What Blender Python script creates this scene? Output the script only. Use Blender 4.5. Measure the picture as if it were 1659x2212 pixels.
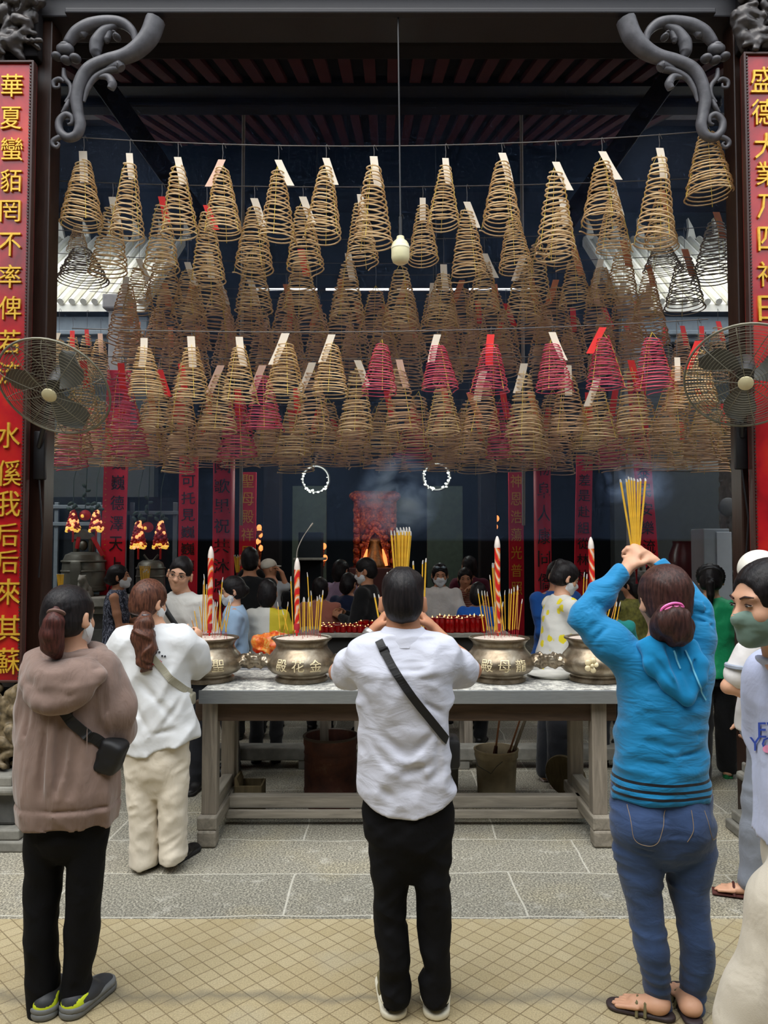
import bpy, bmesh, math, random
import numpy as np
from mathutils import Vector, Matrix
from mathutils.bvhtree import BVHTree

for _o in list(bpy.data.objects):
    bpy.data.objects.remove(_o, do_unlink=True)
SC = bpy.context.scene
COL = SC.collection
PI = math.pi
VOX = 1.0

# ---------------------------------------------------------------- camera
F, CX, CY = 1660.0, 829.5, 1106.0
CAMZ, PITCH = 1.75, math.radians(2.5)
CT, ST = math.cos(PITCH), math.sin(PITCH)
cam_data = bpy.data.cameras.new('camera')
cam_data.sensor_fit = 'VERTICAL'
cam_data.sensor_height = 36.0
cam_data.lens = F / 2212.0 * 36.0
cam_data.clip_end = 200
cam = bpy.data.objects.new('camera', cam_data)
cam.location = (0, 0, CAMZ)
cam.rotation_euler = (PI / 2 + PITCH, 0, 0)
COL.objects.link(cam)
SC.camera = cam

# ---------------------------------------------------------------- sky, sun, exposure
SC.view_settings.view_transform = 'Standard'
SC.view_settings.look = 'None'
SC.view_settings.gamma = 1.0
SC.view_settings.use_curve_mapping = False
SC.view_settings.exposure = 0.0
world = bpy.data.worlds.new('overcast_sky')
SC.world = world
world.use_nodes = True
_bg = world.node_tree.nodes['Background']
_bg.inputs['Color'].default_value = (0.86, 0.93, 1.0, 1)
_bg.inputs['Strength'].default_value = 2.3
sun = bpy.data.objects.new('overcast_sun', bpy.data.lights.new('overcast_sun', 'SUN'))
sun.data.energy = 3.0
sun.data.angle = math.radians(50)
sun.data.color = (1.0, 0.97, 0.92)
sun.rotation_euler = (math.radians(22), math.radians(-12), 0)
COL.objects.link(sun)
SC.cycles.use_denoising = True
SC.cycles.use_adaptive_sampling = True
SC.cycles.adaptive_threshold = 0.04
SC.cycles.adaptive_min_samples = 16
SC.cycles.volume_step_rate = 2.0
SC.cycles.volume_max_steps = 64
SC.cycles.max_bounces = 6
SC.cycles.diffuse_bounces = 4
SC.cycles.glossy_bounces = 2
SC.cycles.transmission_bounces = 4
SC.cycles.volume_bounces = 0
SC.cycles.transparent_max_bounces = 6
SC.cycles.caustics_reflective = False
SC.cycles.caustics_refractive = False


def at(px, py, Y):
    """the point at distance Y seen at a place of the photograph"""
    u, v = (px - CX) / F, (CY - py) / F
    dy, dz = CT - v * ST, ST + v * CT
    return Vector((u * Y / dy, Y, CAMZ + dz * Y / dy))


def ground(px, py, z=0.0):
    u, v = (px - CX) / F, (CY - py) / F
    dy, dz = CT - v * ST, ST + v * CT
    t = (z - CAMZ) / dz
    return Vector((u * t, dy * t, z))


def pxm(Y):
    return F / Y


# ---------------------------------------------------------------- things
def thing(name, label, cat, loc=(0, 0, 0), rz=0.0, group=None):
    o = bpy.data.objects.new(name, None)
    COL.objects.link(o)
    o.location = loc
    o.rotation_euler = (0, 0, rz)
    o.empty_display_size = 0.05
    o['label'] = label
    o['category'] = cat
    if group:
        o['group'] = group
    return o


def tag(o, label, cat, group=None):
    o['label'] = label
    o['category'] = cat
    if group:
        o['group'] = group
    return o


def struct(o, label=None):
    o['kind'] = 'structure'
    if label:
        o['label'] = label
    return o


def link_mesh(name, me, parent=None, loc=None, rot=None):
    o = bpy.data.objects.new(name, me)
    COL.objects.link(o)
    if parent is not None:
        o.parent = parent
    if loc is not None:
        o.location = loc
    if rot is not None:
        o.rotation_euler = rot
    return o


def kids(o):
    return [c for c in list(o.children)]


def dup(root, loc=None, rz=None, label=None, group=None, parent=None):
    r = root.copy()
    COL.objects.link(r)
    if parent is not None:
        r.parent = parent
    if loc is not None:
        r.location = loc
    if rz is not None:
        r.rotation_euler = (0, 0, rz)
    if label:
        r['label'] = label
    if group:
        r['group'] = group
    for c in kids(root):
        dup(c, parent=r)
    return r


class MB:
    """collects shapes into one mesh"""

    def __init__(s):
        s.v, s.f = [], []
        s.m = []
        s.mi = 0

    def add(s, vs, fs):
        n = len(s.v)
        s.v.extend([tuple(q) for q in vs])
        for f in fs:
            s.f.append(tuple(i + n for i in f))
            s.m.append(s.mi)
        return s

    def box(s, c, d, rz=0.0, bev=0.0, M=None):
        x, y, z = d[0] / 2, d[1] / 2, d[2] / 2
        if bev <= 0:
            vs = [Vector((a * x, b * y, e * z)) for a in (-1, 1) for b in (-1, 1) for e in (-1, 1)]
            fs = [(0, 1, 3, 2), (4, 6, 7, 5), (0, 4, 5, 1), (2, 3, 7, 6), (0, 2, 6, 4), (1, 5, 7, 3)]
        else:
            bm = bmesh.new()
            bmesh.ops.create_cube(bm, size=1.0)
            for q in bm.verts:
                q.co = Vector((q.co.x * d[0], q.co.y * d[1], q.co.z * d[2]))
            bmesh.ops.bevel(bm, geom=list(bm.edges), offset=min(bev, x * .9, y * .9, z * .9), segments=2, affect='EDGES', profile=.5)
            bm.verts.index_update()
            vs = [q.co.copy() for q in bm.verts]
            fs = [[q.index for q in f.verts] for f in bm.faces]
            bm.free()
        R = M if M is not None else Matrix.Rotation(rz, 3, 'Z')
        c = Vector(c)
        return s.add([R @ q + c for q in vs], fs)

    def bar(s, p, q, w, h=None, up=(0, 0, 1), bev=0.0):
        p, q = Vector(p), Vector(q)
        h = h or w
        d = (q - p)
        L = d.length
        d = d.normalized()
        u = Vector(up)
        if abs(d.dot(u)) > .98:
            u = Vector((0, 1, 0))
        x = d.cross(u).normalized()
        u = x.cross(d).normalized()
        M = Matrix((x, d, u)).transposed()
        return s.box((p + q) / 2, (w, L, h), M=M, bev=bev)

    def tube(s, pts, r, n=6, closed=False, caps=True, flat=1.0, upv=None):
        pts = [Vector(p) for p in pts]
        N = len(pts)
        rs = r if hasattr(r, '__len__') else [r] * N
        vs, fs = [], []
        prev = None
        for i, p in enumerate(pts):
            if closed:
                d = pts[(i + 1) % N] - pts[i - 1]
            else:
                d = pts[min(i + 1, N - 1)] - pts[max(i - 1, 0)]
            if d.length < 1e-9:
                d = Vector((0, 0, 1))
            d.normalize()
            if upv is not None:
                x = Vector(upv)
                x = (x - d * x.dot(d))
                if x.length < 1e-6:
                    x = d.orthogonal()
                x.normalize()
            elif prev is None:
                x = d.orthogonal().normalized()
            else:
                x = (prev - d * prev.dot(d))
                x = x.normalized() if x.length > 1e-6 else d.orthogonal().normalized()
            prev = x
            y = d.cross(x)
            for k in range(n):
                a = 2 * PI * k / n
                vs.append(p + x * (math.cos(a) * rs[i] * flat) + y * (math.sin(a) * rs[i]))
        M = N if closed else N - 1
        for i in range(M):
            a, b = i * n, ((i + 1) % N) * n
            for k in range(n):
                k2 = (k + 1) % n
                fs.append((a + k, a + k2, b + k2, b + k))
        if not closed and caps:
            fs.append(tuple(range(n))[::-1])
            fs.append(tuple(range((N - 1) * n, N * n)))
        return s.add(vs, fs)

    def lathe(s, prof, c=(0, 0, 0), n=32, sx=1.0, sy=1.0, M=None):
        c = Vector(c)
        vs, fs = [], []
        for r, z in prof:
            for k in range(n):
                a = 2 * PI * k / n
                q = Vector((r * math.cos(a) * sx, r * math.sin(a) * sy, z))
                vs.append((M @ q if M is not None else q) + c)
        for i in range(len(prof) - 1):
            for k in range(n):
                k2 = (k + 1) % n
                fs.append((i * n + k, i * n + k2, (i + 1) * n + k2, (i + 1) * n + k))
        if prof[0][0] > 1e-5:
            fs.append(tuple(range(n))[::-1])
        if prof[-1][0] > 1e-5:
            fs.append(tuple(range((len(prof) - 1) * n, len(prof) * n)))
        return s.add(vs, fs)

    def ell(s, c, r, M=None, n=14, m=9):
        prof = [(math.sin(PI * i / m), -math.cos(PI * i / m)) for i in range(m + 1)]
        prof[0] = (1e-4, -1)
        prof[-1] = (1e-4, 1)
        S = Matrix.Diagonal(Vector(r))
        MM = (M @ S) if M is not None else S
        return s.lathe(prof, c, n, M=MM)

    def prism(s, poly, y0, y1, M=None, c=(0, 0, 0)):
        """polygon in x,z pushed from y0 to y1"""
        n = len(poly)
        c = Vector(c)
        vs = [Vector((x, y0, z)) for x, z in poly] + [Vector((x, y1, z)) for x, z in poly]
        if M is not None:
            vs = [M @ q for q in vs]
        vs = [q + c for q in vs]
        fs = [tuple(range(n)), tuple(range(n, 2 * n))[::-1]]
        for i in range(n):
            j = (i + 1) % n
            fs.append((i, i + n, j + n, j))
        return s.add(vs, fs)

    def grid(s, rows):
        """rows of points -> a sheet"""
        n = len(rows[0])
        vs = [p for r in rows for p in r]
        fs = [(i * n + k, i * n + k + 1, (i + 1) * n + k + 1, (i + 1) * n + k) for i in range(len(rows) - 1) for k in range(n - 1)]
        return s.add(vs, fs)

    def mesh(s, name, mats, smooth=False):
        me = bpy.data.meshes.new(name)
        me.from_pydata(s.v, [], s.f)
        if not isinstance(mats, (list, tuple)):
            mats = [mats]
        for m in mats:
            me.materials.append(m)
        if len(mats) > 1:
            me.polygons.foreach_set('material_index', s.m)
        me.validate()
        bm = bmesh.new()
        bm.from_mesh(me)
        bmesh.ops.recalc_face_normals(bm, faces=bm.faces)
        bm.to_mesh(me)
        bm.free()
        if smooth:
            me.polygons.foreach_set('use_smooth', [True] * len(me.polygons))
            try:
                me.set_sharp_from_angle(angle=math.radians(40))
            except Exception:
                pass
        me.update()
        return me

    def build(s, name, mats, parent=None, smooth=False, loc=None, rot=None):
        return link_mesh(name, s.mesh(name, mats, smooth), parent, loc, rot)


# ---------------------------------------------------------------- materials
def srgb(r, g, b):
    def c(v):
        v = v / 255.0
        return v / 12.92 if v <= .04045 else ((v + .055) / 1.055) ** 2.4
    return (c(r), c(g), c(b), 1.0)


class NT:
    def __init__(s, name):
        s.m = bpy.data.materials.new(name)
        s.m.use_nodes = True
        s.t = s.m.node_tree
        s.b = s.t.nodes['Principled BSDF']

    def n(s, t, **kw):
        q = s.t.nodes.new(t)
        for k, v in kw.items():
            if k in q.inputs:
                q.inputs[k].default_value = v
            else:
                setattr(q, k, v)
        return q

    def l(s, a, b):
        s.t.links.new(a, b)

    def coord(s, kind='Object', scale=None, rot=None, loc=None):
        tc = s.n('ShaderNodeTexCoord')
        if scale is None and rot is None and loc is None:
            return tc.outputs[kind]
        mp = s.n('ShaderNodeMapping')
        if scale is not None:
            mp.inputs['Scale'].default_value = scale
        if rot is not None:
            mp.inputs['Rotation'].default_value = rot
        if loc is not None:
            mp.inputs['Location'].default_value = loc
        s.l(tc.outputs[kind], mp.inputs['Vector'])
        return mp.outputs['Vector']

    def noise(s, vec, scale=5.0, detail=4.0, rough=.55, dist=0.0):
        q = s.n('ShaderNodeTexNoise')
        q.inputs['Scale'].default_value = scale
        q.inputs['Detail'].default_value = detail
        q.inputs['Roughness'].default_value = rough
        q.inputs['Distortion'].default_value = dist
        s.l(vec, q.inputs['Vector'])
        return q.outputs['Fac']

    def ramp(s, fac, stops, interp='LINEAR'):
        q = s.n('ShaderNodeValToRGB')
        q.color_ramp.interpolation = interp
        e = q.color_ramp.elements
        while len(e) < len(stops):
            e.new(0.5)
        for i, (p, c) in enumerate(stops):
            e[i].position = p
            e[i].color = c if len(c) == 4 else (*c, 1)
        s.l(fac, q.inputs['Fac'])
        return q.outputs['Color']

    def math(s, op, a, b=None, c=None):
        q = s.n('ShaderNodeMath', operation=op)
        for i, v in enumerate((a, b, c)):
            if v is None:
                continue
            if isinstance(v, (int, float)):
                q.inputs[i].default_value = v
            else:
                s.l(v, q.inputs[i])
        return q.outputs[0]

    def mix(s, fac, a, b, blend='MIX'):
        q = s.n('ShaderNodeMix', data_type='RGBA', blend_type=blend)
        for sock, v in ((q.inputs[0], fac), (q.inputs[6], a), (q.inputs[7], b)):
            if isinstance(v, (int, float)):
                sock.default_value = v
            elif isinstance(v, tuple):
                sock.default_value = v
            else:
                s.l(v, sock)
        return q.outputs[2]

    def bump(s, h, strength=.3, dist=.01):
        q = s.n('ShaderNodeBump')
        q.inputs['Strength'].default_value = strength
        q.inputs['Distance'].default_value = dist
        s.l(h, q.inputs['Height'])
        s.l(q.outputs['Normal'], s.b.inputs['Normal'])

    def base(s, c):
        if isinstance(c, tuple):
            s.b.inputs['Base Color'].default_value = c
        else:
            s.l(c, s.b.inputs['Base Color'])
        return s

    def set(s, rough=None, metal=None, spec=None, emit=None, estr=None, sheen=None):
        if rough is not None:
            s.b.inputs['Roughness'].default_value = rough
        if metal is not None:
            s.b.inputs['Metallic'].default_value = metal
        if spec is not None:
            s.b.inputs['Specular IOR Level'].default_value = spec
        if emit is not None:
            s.b.inputs['Emission Color'].default_value = emit
            s.b.inputs['Emission Strength'].default_value = estr or 1.0
        if sheen is not None:
            s.b.inputs['Sheen Weight'].default_value = sheen
        return s


_mc = {}


def plain(name, c, rough=.6, metal=0.0, var=.12, scale=14.0, bump=0.0, spec=None, sheen=None, stretch=None):
    """one colour with a little of its own unevenness"""
    key = (name, c)
    if key in _mc:
        return _mc[key]
    t = NT(name)
    v = t.coord('Object', scale=stretch)
    f = t.noise(v, scale, 4)
    d = tuple(max(0, q * (1 - var)) for q in c[:3]) + (1,)
    e = tuple(min(1, q * (1 + var)) for q in c[:3]) + (1,)
    t.base(t.ramp(f, [(.3, d), (.7, e)])).set(rough, metal, spec, sheen=sheen)
    if bump:
        t.bump(f, bump, .01)
    _mc[key] = t.m
    return t.m


def cloth(name, c, weave=260.0, wr=.35, wscale=9.0, rough=.85, var=.06, stretch=(1, 1, 1), sheen=.15):
    key = ('cloth', name, c)
    if key in _mc:
        return _mc[key]
    t = NT(name)
    v = t.coord('Object')
    vs = t.coord('Object', scale=stretch)
    f = t.noise(v, 6, 3)
    d = tuple(q * (1 - var) for q in c[:3]) + (1,)
    e = tuple(min(1, q * (1 + var)) for q in c[:3]) + (1,)
    t.base(t.ramp(f, [(.3, d), (.7, e)])).set(rough, 0, .2, sheen=sheen)
    w = t.noise(vs, wscale, 3, .5, .6)
    g = t.noise(v, weave, 1)
    t.bump(t.math('ADD', t.math('MULTIPLY', w, 1.0), t.math('MULTIPLY', g, .03)), wr, .03)
    _mc[key] = t.m
    return t.m


def emis(name, c, s=3.0):
    key = (name, c, s)
    if key in _mc:
        return _mc[key]
    t = NT(name)
    t.base(c).set(.5, emit=c, estr=s)
    _mc[key] = t.m
    return t.m


# ---------------------------------------------------------------- writing
def text_mesh(name, lines, mat, size=1.0, extrude=.006, offset=0.0, vertical=True, step=1.15):
    """characters as flat letters standing in x,z, facing -y; vertical: one per row, starting at z=0 downwards"""
    cu = bpy.data.curves.new(name, 'FONT')
    cu.body = '\n'.join(lines) if vertical else lines
    cu.size = size
    cu.extrude = extrude
    cu.offset = offset
    cu.space_line = step
    cu.align_x = 'CENTER'
    cu.align_y = 'CENTER'
    cu.resolution_u = 2
    o = bpy.data.objects.new(name, cu)
    COL.objects.link(o)
    dg = bpy.context.evaluated_depsgraph_get()
    me = bpy.data.meshes.new_from_object(o.evaluated_get(dg))
    bpy.data.objects.remove(o, do_unlink=True)
    bpy.data.curves.remove(cu)
    me.name = name
    me.materials.clear()
    me.materials.append(mat)
    me.transform(Matrix.Rotation(PI / 2, 4, 'X'))
    me.update()
    return me


def fit_text(me, x0, x1, z0, z1):
    """stretch letters over a rectangle in x,z"""
    co = np.empty(len(me.vertices) * 3)
    me.vertices.foreach_get('co', co)
    co = co.reshape(-1, 3)
    if len(co) == 0:
        return me
    a, b = co.min(0), co.max(0)
    co[:, 0] = x0 + (co[:, 0] - a[0]) / max(1e-6, b[0] - a[0]) * (x1 - x0)
    co[:, 2] = z0 + (co[:, 2] - a[2]) / max(1e-6, b[2] - a[2]) * (z1 - z0)
    me.vertices.foreach_set('co', co.ravel())
    me.update()
    return me


def bvh_of(o):
    me = o.data
    M = o.matrix_basis.copy()
    p = o.parent
    while p is not None:
        M = p.matrix_basis @ M
        p = p.parent
    return BVHTree.FromPolygons([M @ v.co for v in me.vertices], [tuple(f.vertices) for f in me.polygons])


def world_of(o):
    M = o.matrix_basis.copy()
    p = o.parent
    while p is not None:
        M = p.matrix_basis @ M
        p = p.parent
    return M


# ---------------------------------------------------------------- soft bodies: distance fields and their skin
_rs = np.random.RandomState(7)
_RT = _rs.rand(32, 32, 32).astype(np.float32)


def vnoise(P, seed=0):
    P = P + seed * 7.31
    I = np.floor(P).astype(np.int32)
    f = (P - I).astype(np.float32)
    u = f * f * (3 - 2 * f)
    I &= 31
    J = (I + 1) & 31
    x0, y0, z0 = I[..., 0], I[..., 1], I[..., 2]
    x1, y1, z1 = J[..., 0], J[..., 1], J[..., 2]
    ux, uy, uz = u[..., 0], u[..., 1], u[..., 2]
    a = _RT[x0, y0, z0] * (1 - ux) + _RT[x1, y0, z0] * ux
    b = _RT[x0, y1, z0] * (1 - ux) + _RT[x1, y1, z0] * ux
    c = _RT[x0, y0, z1] * (1 - ux) + _RT[x1, y0, z1] * ux
    d = _RT[x0, y1, z1] * (1 - ux) + _RT[x1, y1, z1] * ux
    a = a * (1 - uy) + b * uy
    c = c * (1 - uy) + d * uy
    return a * (1 - uz) + c * uz


class Cone:
    def __init__(s, a, b, ra, rb=None, sq=None):
        s.a, s.b = np.array(a, float), np.array(b, float)
        s.ra, s.rb = ra, ra if rb is None else rb
        s.sq = None if sq is None else (np.array(sq[0], float) / np.linalg.norm(sq[0]), sq[1])
        s.c = (s.a + s.b) / 2
        s.R = np.linalg.norm(s.b - s.a) / 2 + max(s.ra, s.rb)

    def f(s, P):
        d = s.b - s.a
        L = d.dot(d) + 1e-12
        q = P - s.a
        t = np.clip(q @ d / L, 0, 1)
        v = q - t[..., None] * d
        if s.sq is not None:
            n, k = s.sq
            v = v + (v @ n)[..., None] * n * (1 / k - 1)
            m = k if k < 1 else 1.0
        else:
            m = 1.0
        return (np.sqrt((v * v).sum(-1)) - (s.ra + (s.rb - s.ra) * t)) * (m if m < 1 else 1)


class Ell:
    def __init__(s, c, r, M=None):
        s.c, s.r = np.array(c, float), np.array(r, float)
        s.M = None if M is None else np.array(M)
        s.R = max(r)

    def f(s, P):
        q = P - s.c
        if s.M is not None:
            q = q @ s.M
        k0 = np.sqrt(((q / s.r) ** 2).sum(-1)) + 1e-9
        k1 = np.sqrt(((q / (s.r * s.r)) ** 2).sum(-1)) + 1e-9
        return k0 * (k0 - 1) / k1


class Loft:
    """stack of ovals: rows of (z, cx, cy, a, b), from low to high or high to low"""

    def __init__(s, rows, n=2.0, cap=.02):
        R = np.array(sorted(rows, key=lambda r: r[0]), float)
        s.z = R[:, 0]
        s.q = R[:, 1:]
        s.n = n
        s.cap = cap
        lo = np.array([(R[:, 1] - R[:, 3]).min(), (R[:, 2] - R[:, 4]).min(), s.z[0]])
        hi = np.array([(R[:, 1] + R[:, 3]).max(), (R[:, 2] + R[:, 4]).max(), s.z[-1]])
        s.c = (lo + hi) / 2
        s.R = np.linalg.norm(hi - lo) / 2

    def f(s, P):
        z = P[..., 2]
        cx, cy, a, b = [np.interp(z, s.z, s.q[:, i]) for i in range(4)]
        x, y = np.abs(P[..., 0] - cx) / a, np.abs(P[..., 1] - cy) / b
        if s.n == 2.0:
            k = np.sqrt(x * x + y * y)
        else:
            k = (x ** s.n + y ** s.n) ** (1 / s.n)
        d = (k - 1) * np.minimum(a, b)
        e = np.maximum(s.z[0] - z, z - s.z[-1])
        return np.maximum(d, e)


class Box:
    def __init__(s, c, h, M=None, r=.01):
        s.c, s.h, s.r = np.array(c, float), np.array(h, float) - r, r
        s.M = None if M is None else np.array(M)
        s.R = np.linalg.norm(h)

    def f(s, P):
        q = P - s.c
        if s.M is not None:
            q = q @ s.M
        q = np.abs(q) - s.h
        return np.sqrt((np.maximum(q, 0) ** 2).sum(-1)) + np.minimum(q.max(-1), 0) - s.r


class Half:
    """keep the side n.p < d"""

    def __init__(s, n, d):
        s.nv = np.array(n, float)
        s.nv /= np.linalg.norm(s.nv)
        s.d = d
        s.c = None

    def f(s, P):
        return P @ s.nv - s.d


class Body:
    def __init__(s):
        s.ops = []
        s.disp = []

    def u(s, prim, k=.03):
        s.ops.append(('u', prim, k))
        return s

    def sub(s, prim, k=.01):
        s.ops.append(('s', prim, k))
        return s

    def cut(s, prim, k=.004):
        s.ops.append(('i', prim, k))
        return s

    def warp(s, fn):
        s.disp.append(fn)
        return s

    def ev(s, P, near=None):
        D = np.full(P.shape[:-1], 1.0)
        for op, pr, k in s.ops:
            if near is not None and op != 'i':
                bc, br = near
                dist = np.sqrt(((bc - pr.c) ** 2).sum(-1)) - pr.R - br
                m = dist < .09 + k
                if not m.any():
                    continue
                d = pr.f(P[m])
                a = D[m]
            else:
                m = None
                d = pr.f(P)
                a = D
            if op == 'u':
                h = np.maximum(k - np.abs(a - d), 0) / k
                r = np.minimum(a, d) - h * h * k * .25
            elif op == 's':
                d = -d
                h = np.maximum(k - np.abs(a - d), 0) / k
                r = np.maximum(a, d) + h * h * k * .25
            else:
                h = np.maximum(k - np.abs(a - d), 0) / k
                r = np.maximum(a, d) + h * h * k * .25
            if m is None:
                D = r
            else:
                D[m] = r
        for fn in s.disp:
            D = D + fn(P)
        return D

    def mesh(s, name, mats, h=.008, smooth_it=1, matfn=None):
        h *= VOX
        pts = [(pr.c, pr.R) for op, pr, k in s.ops if op == 'u']
        lo = np.min([c - R for c, R in pts], 0) - 3 * h
        hi = np.max([c + R for c, R in pts], 0) + 3 * h
        for op, pr, k in s.ops:
            if isinstance(pr, Half) and op == 'i':
                for ax in range(3):
                    if pr.nv[ax] > .999:
                        hi[ax] = min(hi[ax], pr.d + 3 * h)
                    if pr.nv[ax] < -.999:
                        lo[ax] = max(lo[ax], -pr.d - 3 * h)
        B = 8
        nb = np.ceil((hi - lo) / (h * B)).astype(int) + 1
        N = nb * B
        bi = np.stack(np.meshgrid(*[np.arange(q) for q in nb], indexing='ij'), -1).reshape(-1, 3)
        bc = lo + (bi * B + (B - 1) / 2) * h
        br = h * B * .87
        dc = s.ev(bc)
        act = np.abs(dc) < br * 1.5 + .05
        D = np.empty((nb[0], B, nb[1], B, nb[2], B), np.float32)
        D[...] = 1.0
        ina = bi[~act]
        sg = np.sign(dc[~act]).astype(np.float32)
        D[ina[:, 0], :, ina[:, 1], :, ina[:, 2], :] = sg[:, None, None, None]
        aa = bi[act]
        off = np.stack(np.meshgrid(*[np.arange(B)] * 3, indexing='ij'), -1).reshape(-1, 3)
        for i0 in range(0, len(aa), 400):
            ab = aa[i0:i0 + 400]
            P = lo + (ab[:, None, :] * B + off[None]) * h
            cc = lo + (ab * B + (B - 1) / 2) * h
            d = s.ev(P, (cc, br)).astype(np.float32)
            D[ab[:, 0], :, ab[:, 1], :, ab[:, 2], :] = d.reshape(-1, B, B, B)
        D = D.reshape(N[0], N[1], N[2])
        V, Q = nets(D, lo, h)
        for _ in range(smooth_it):
            V = relax(V, Q)
        me = bpy.data.meshes.new(name)
        me.vertices.add(len(V))
        me.vertices.foreach_set('co', V.astype(np.float32).ravel())
        me.loops.add(len(Q) * 4)
        me.loops.foreach_set('vertex_index', Q.astype(np.int32).ravel())
        me.polygons.add(len(Q))
        me.polygons.foreach_set('loop_start', np.arange(0, len(Q) * 4, 4, dtype=np.int32))
        me.polygons.foreach_set('use_smooth', np.ones(len(Q), bool))
        if not isinstance(mats, (list, tuple)):
            mats = [mats]
        for m in mats:
            me.materials.append(m)
        if matfn is not None:
            fc = V[Q].mean(1)
            me.polygons.foreach_set('material_index', matfn(fc).astype(np.int32))
        me.update(calc_edges=True)
        return me

    def build(s, name, mats, parent=None, h=.008, smooth_it=1, matfn=None):
        return link_mesh(name, s.mesh(name, mats, h, smooth_it, matfn), parent)


def relax(V, Q):
    S = np.zeros_like(V)
    W = np.zeros(len(V))
    for a, b in ((0, 1), (1, 2), (2, 3), (3, 0)):
        for i, j in ((a, b), (b, a)):
            for ax in range(3):
                S[:, ax] += np.bincount(Q[:, i], V[Q[:, j], ax], len(V))
            W += np.bincount(Q[:, i], minlength=len(V))
    return V * .5 + S / W[:, None] * .5


def nets(D, lo, h):
    s = D < 0
    nx, ny, nz = D.shape
    cs = [(i, j, k) for i in (0, 1) for j in (0, 1) for k in (0, 1)]
    cnt = np.zeros((nx - 1, ny - 1, nz - 1), np.int8)
    for i, j, k in cs:
        cnt += s[i:nx - 1 + i, j:ny - 1 + j, k:nz - 1 + k]
    mask = (cnt > 0) & (cnt < 8)
    idx = np.full(mask.shape, -1, np.int64)
    I = np.argwhere(mask)
    idx[mask] = np.arange(len(I))
    pos = np.zeros((len(I), 3))
    w = np.zeros(len(I))
    for a in cs:
        for ax in range(3):
            if a[ax]:
                continue
            b = list(a)
            b[ax] = 1
            da = D[I[:, 0] + a[0], I[:, 1] + a[1], I[:, 2] + a[2]]
            db = D[I[:, 0] + b[0], I[:, 1] + b[1], I[:, 2] + b[2]]
            m = (da < 0) != (db < 0)
            t = da[m] / (da[m] - db[m])
            p = np.tile(np.array(a, float), (m.sum(), 1))
            p[:, ax] += t
            pos[m] += p
            w[m] += 1
    V = lo + (I + pos / w[:, None]) * h
    quads = []
    for ax in range(3):
        u, v = (ax + 1) % 3, (ax + 2) % 3
        sl0 = [slice(None)] * 3
        sl1 = [slice(None)] * 3
        sl0[ax] = slice(0, -1)
        sl1[ax] = slice(1, None)
        a, b = s[tuple(sl0)], s[tuple(sl1)]
        E = np.argwhere(a != b)
        ok = (E[:, u] >= 1) & (E[:, v] >= 1)
        lim = np.array(mask.shape)
        ok &= (E[:, u] < lim[u]) & (E[:, v] < lim[v])
        E = E[ok]
        fl = a[E[:, 0], E[:, 1], E[:, 2]]
        q = []
        for du, dv in ((1, 1), (0, 1), (0, 0), (1, 0)):
            G = E.copy()
            G[:, u] -= du
            G[:, v] -= dv
            q.append(idx[G[:, 0], G[:, 1], G[:, 2]])
        q = np.stack(q, 1)
        q[~fl] = q[~fl][:, ::-1]
        quads.append(q)
    Q = np.concatenate(quads)
    Q = Q[(Q >= 0).all(1)]
    return V, Q


def folds(scale, amp, seed=0, M=None, ridge=True, mask=None):
    sc = np.array(scale, float)

    def fn(P):
        q = P if M is None else P @ np.array(M)
        n = vnoise(q * sc, seed) * 2 - 1
        r = (1 - np.abs(n) * 2) if ridge else n
        o = -amp * r * .5
        if mask is not None:
            o = o * mask(P)
        return o
    return fn


def creases(lines):
    """lines of (p, q, width, depth): a fold line pressed in (depth>0) or raised (<0)"""
    L = [(np.array(p, float), np.array(q, float), w, d) for p, q, w, d in lines]

    def fn(P):
        o = np.zeros(P.shape[:-1])
        for p, q, w, d in L:
            e = q - p
            t = np.clip((P - p) @ e / (e.dot(e) + 1e-9), 0, 1)
            v = P - p - t[..., None] * e
            o = o + d * np.exp(-(v * v).sum(-1) / (w * w)) * (np.sin(np.clip(t, .02, .98) * PI) ** .5)
        return o
    return fn
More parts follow.
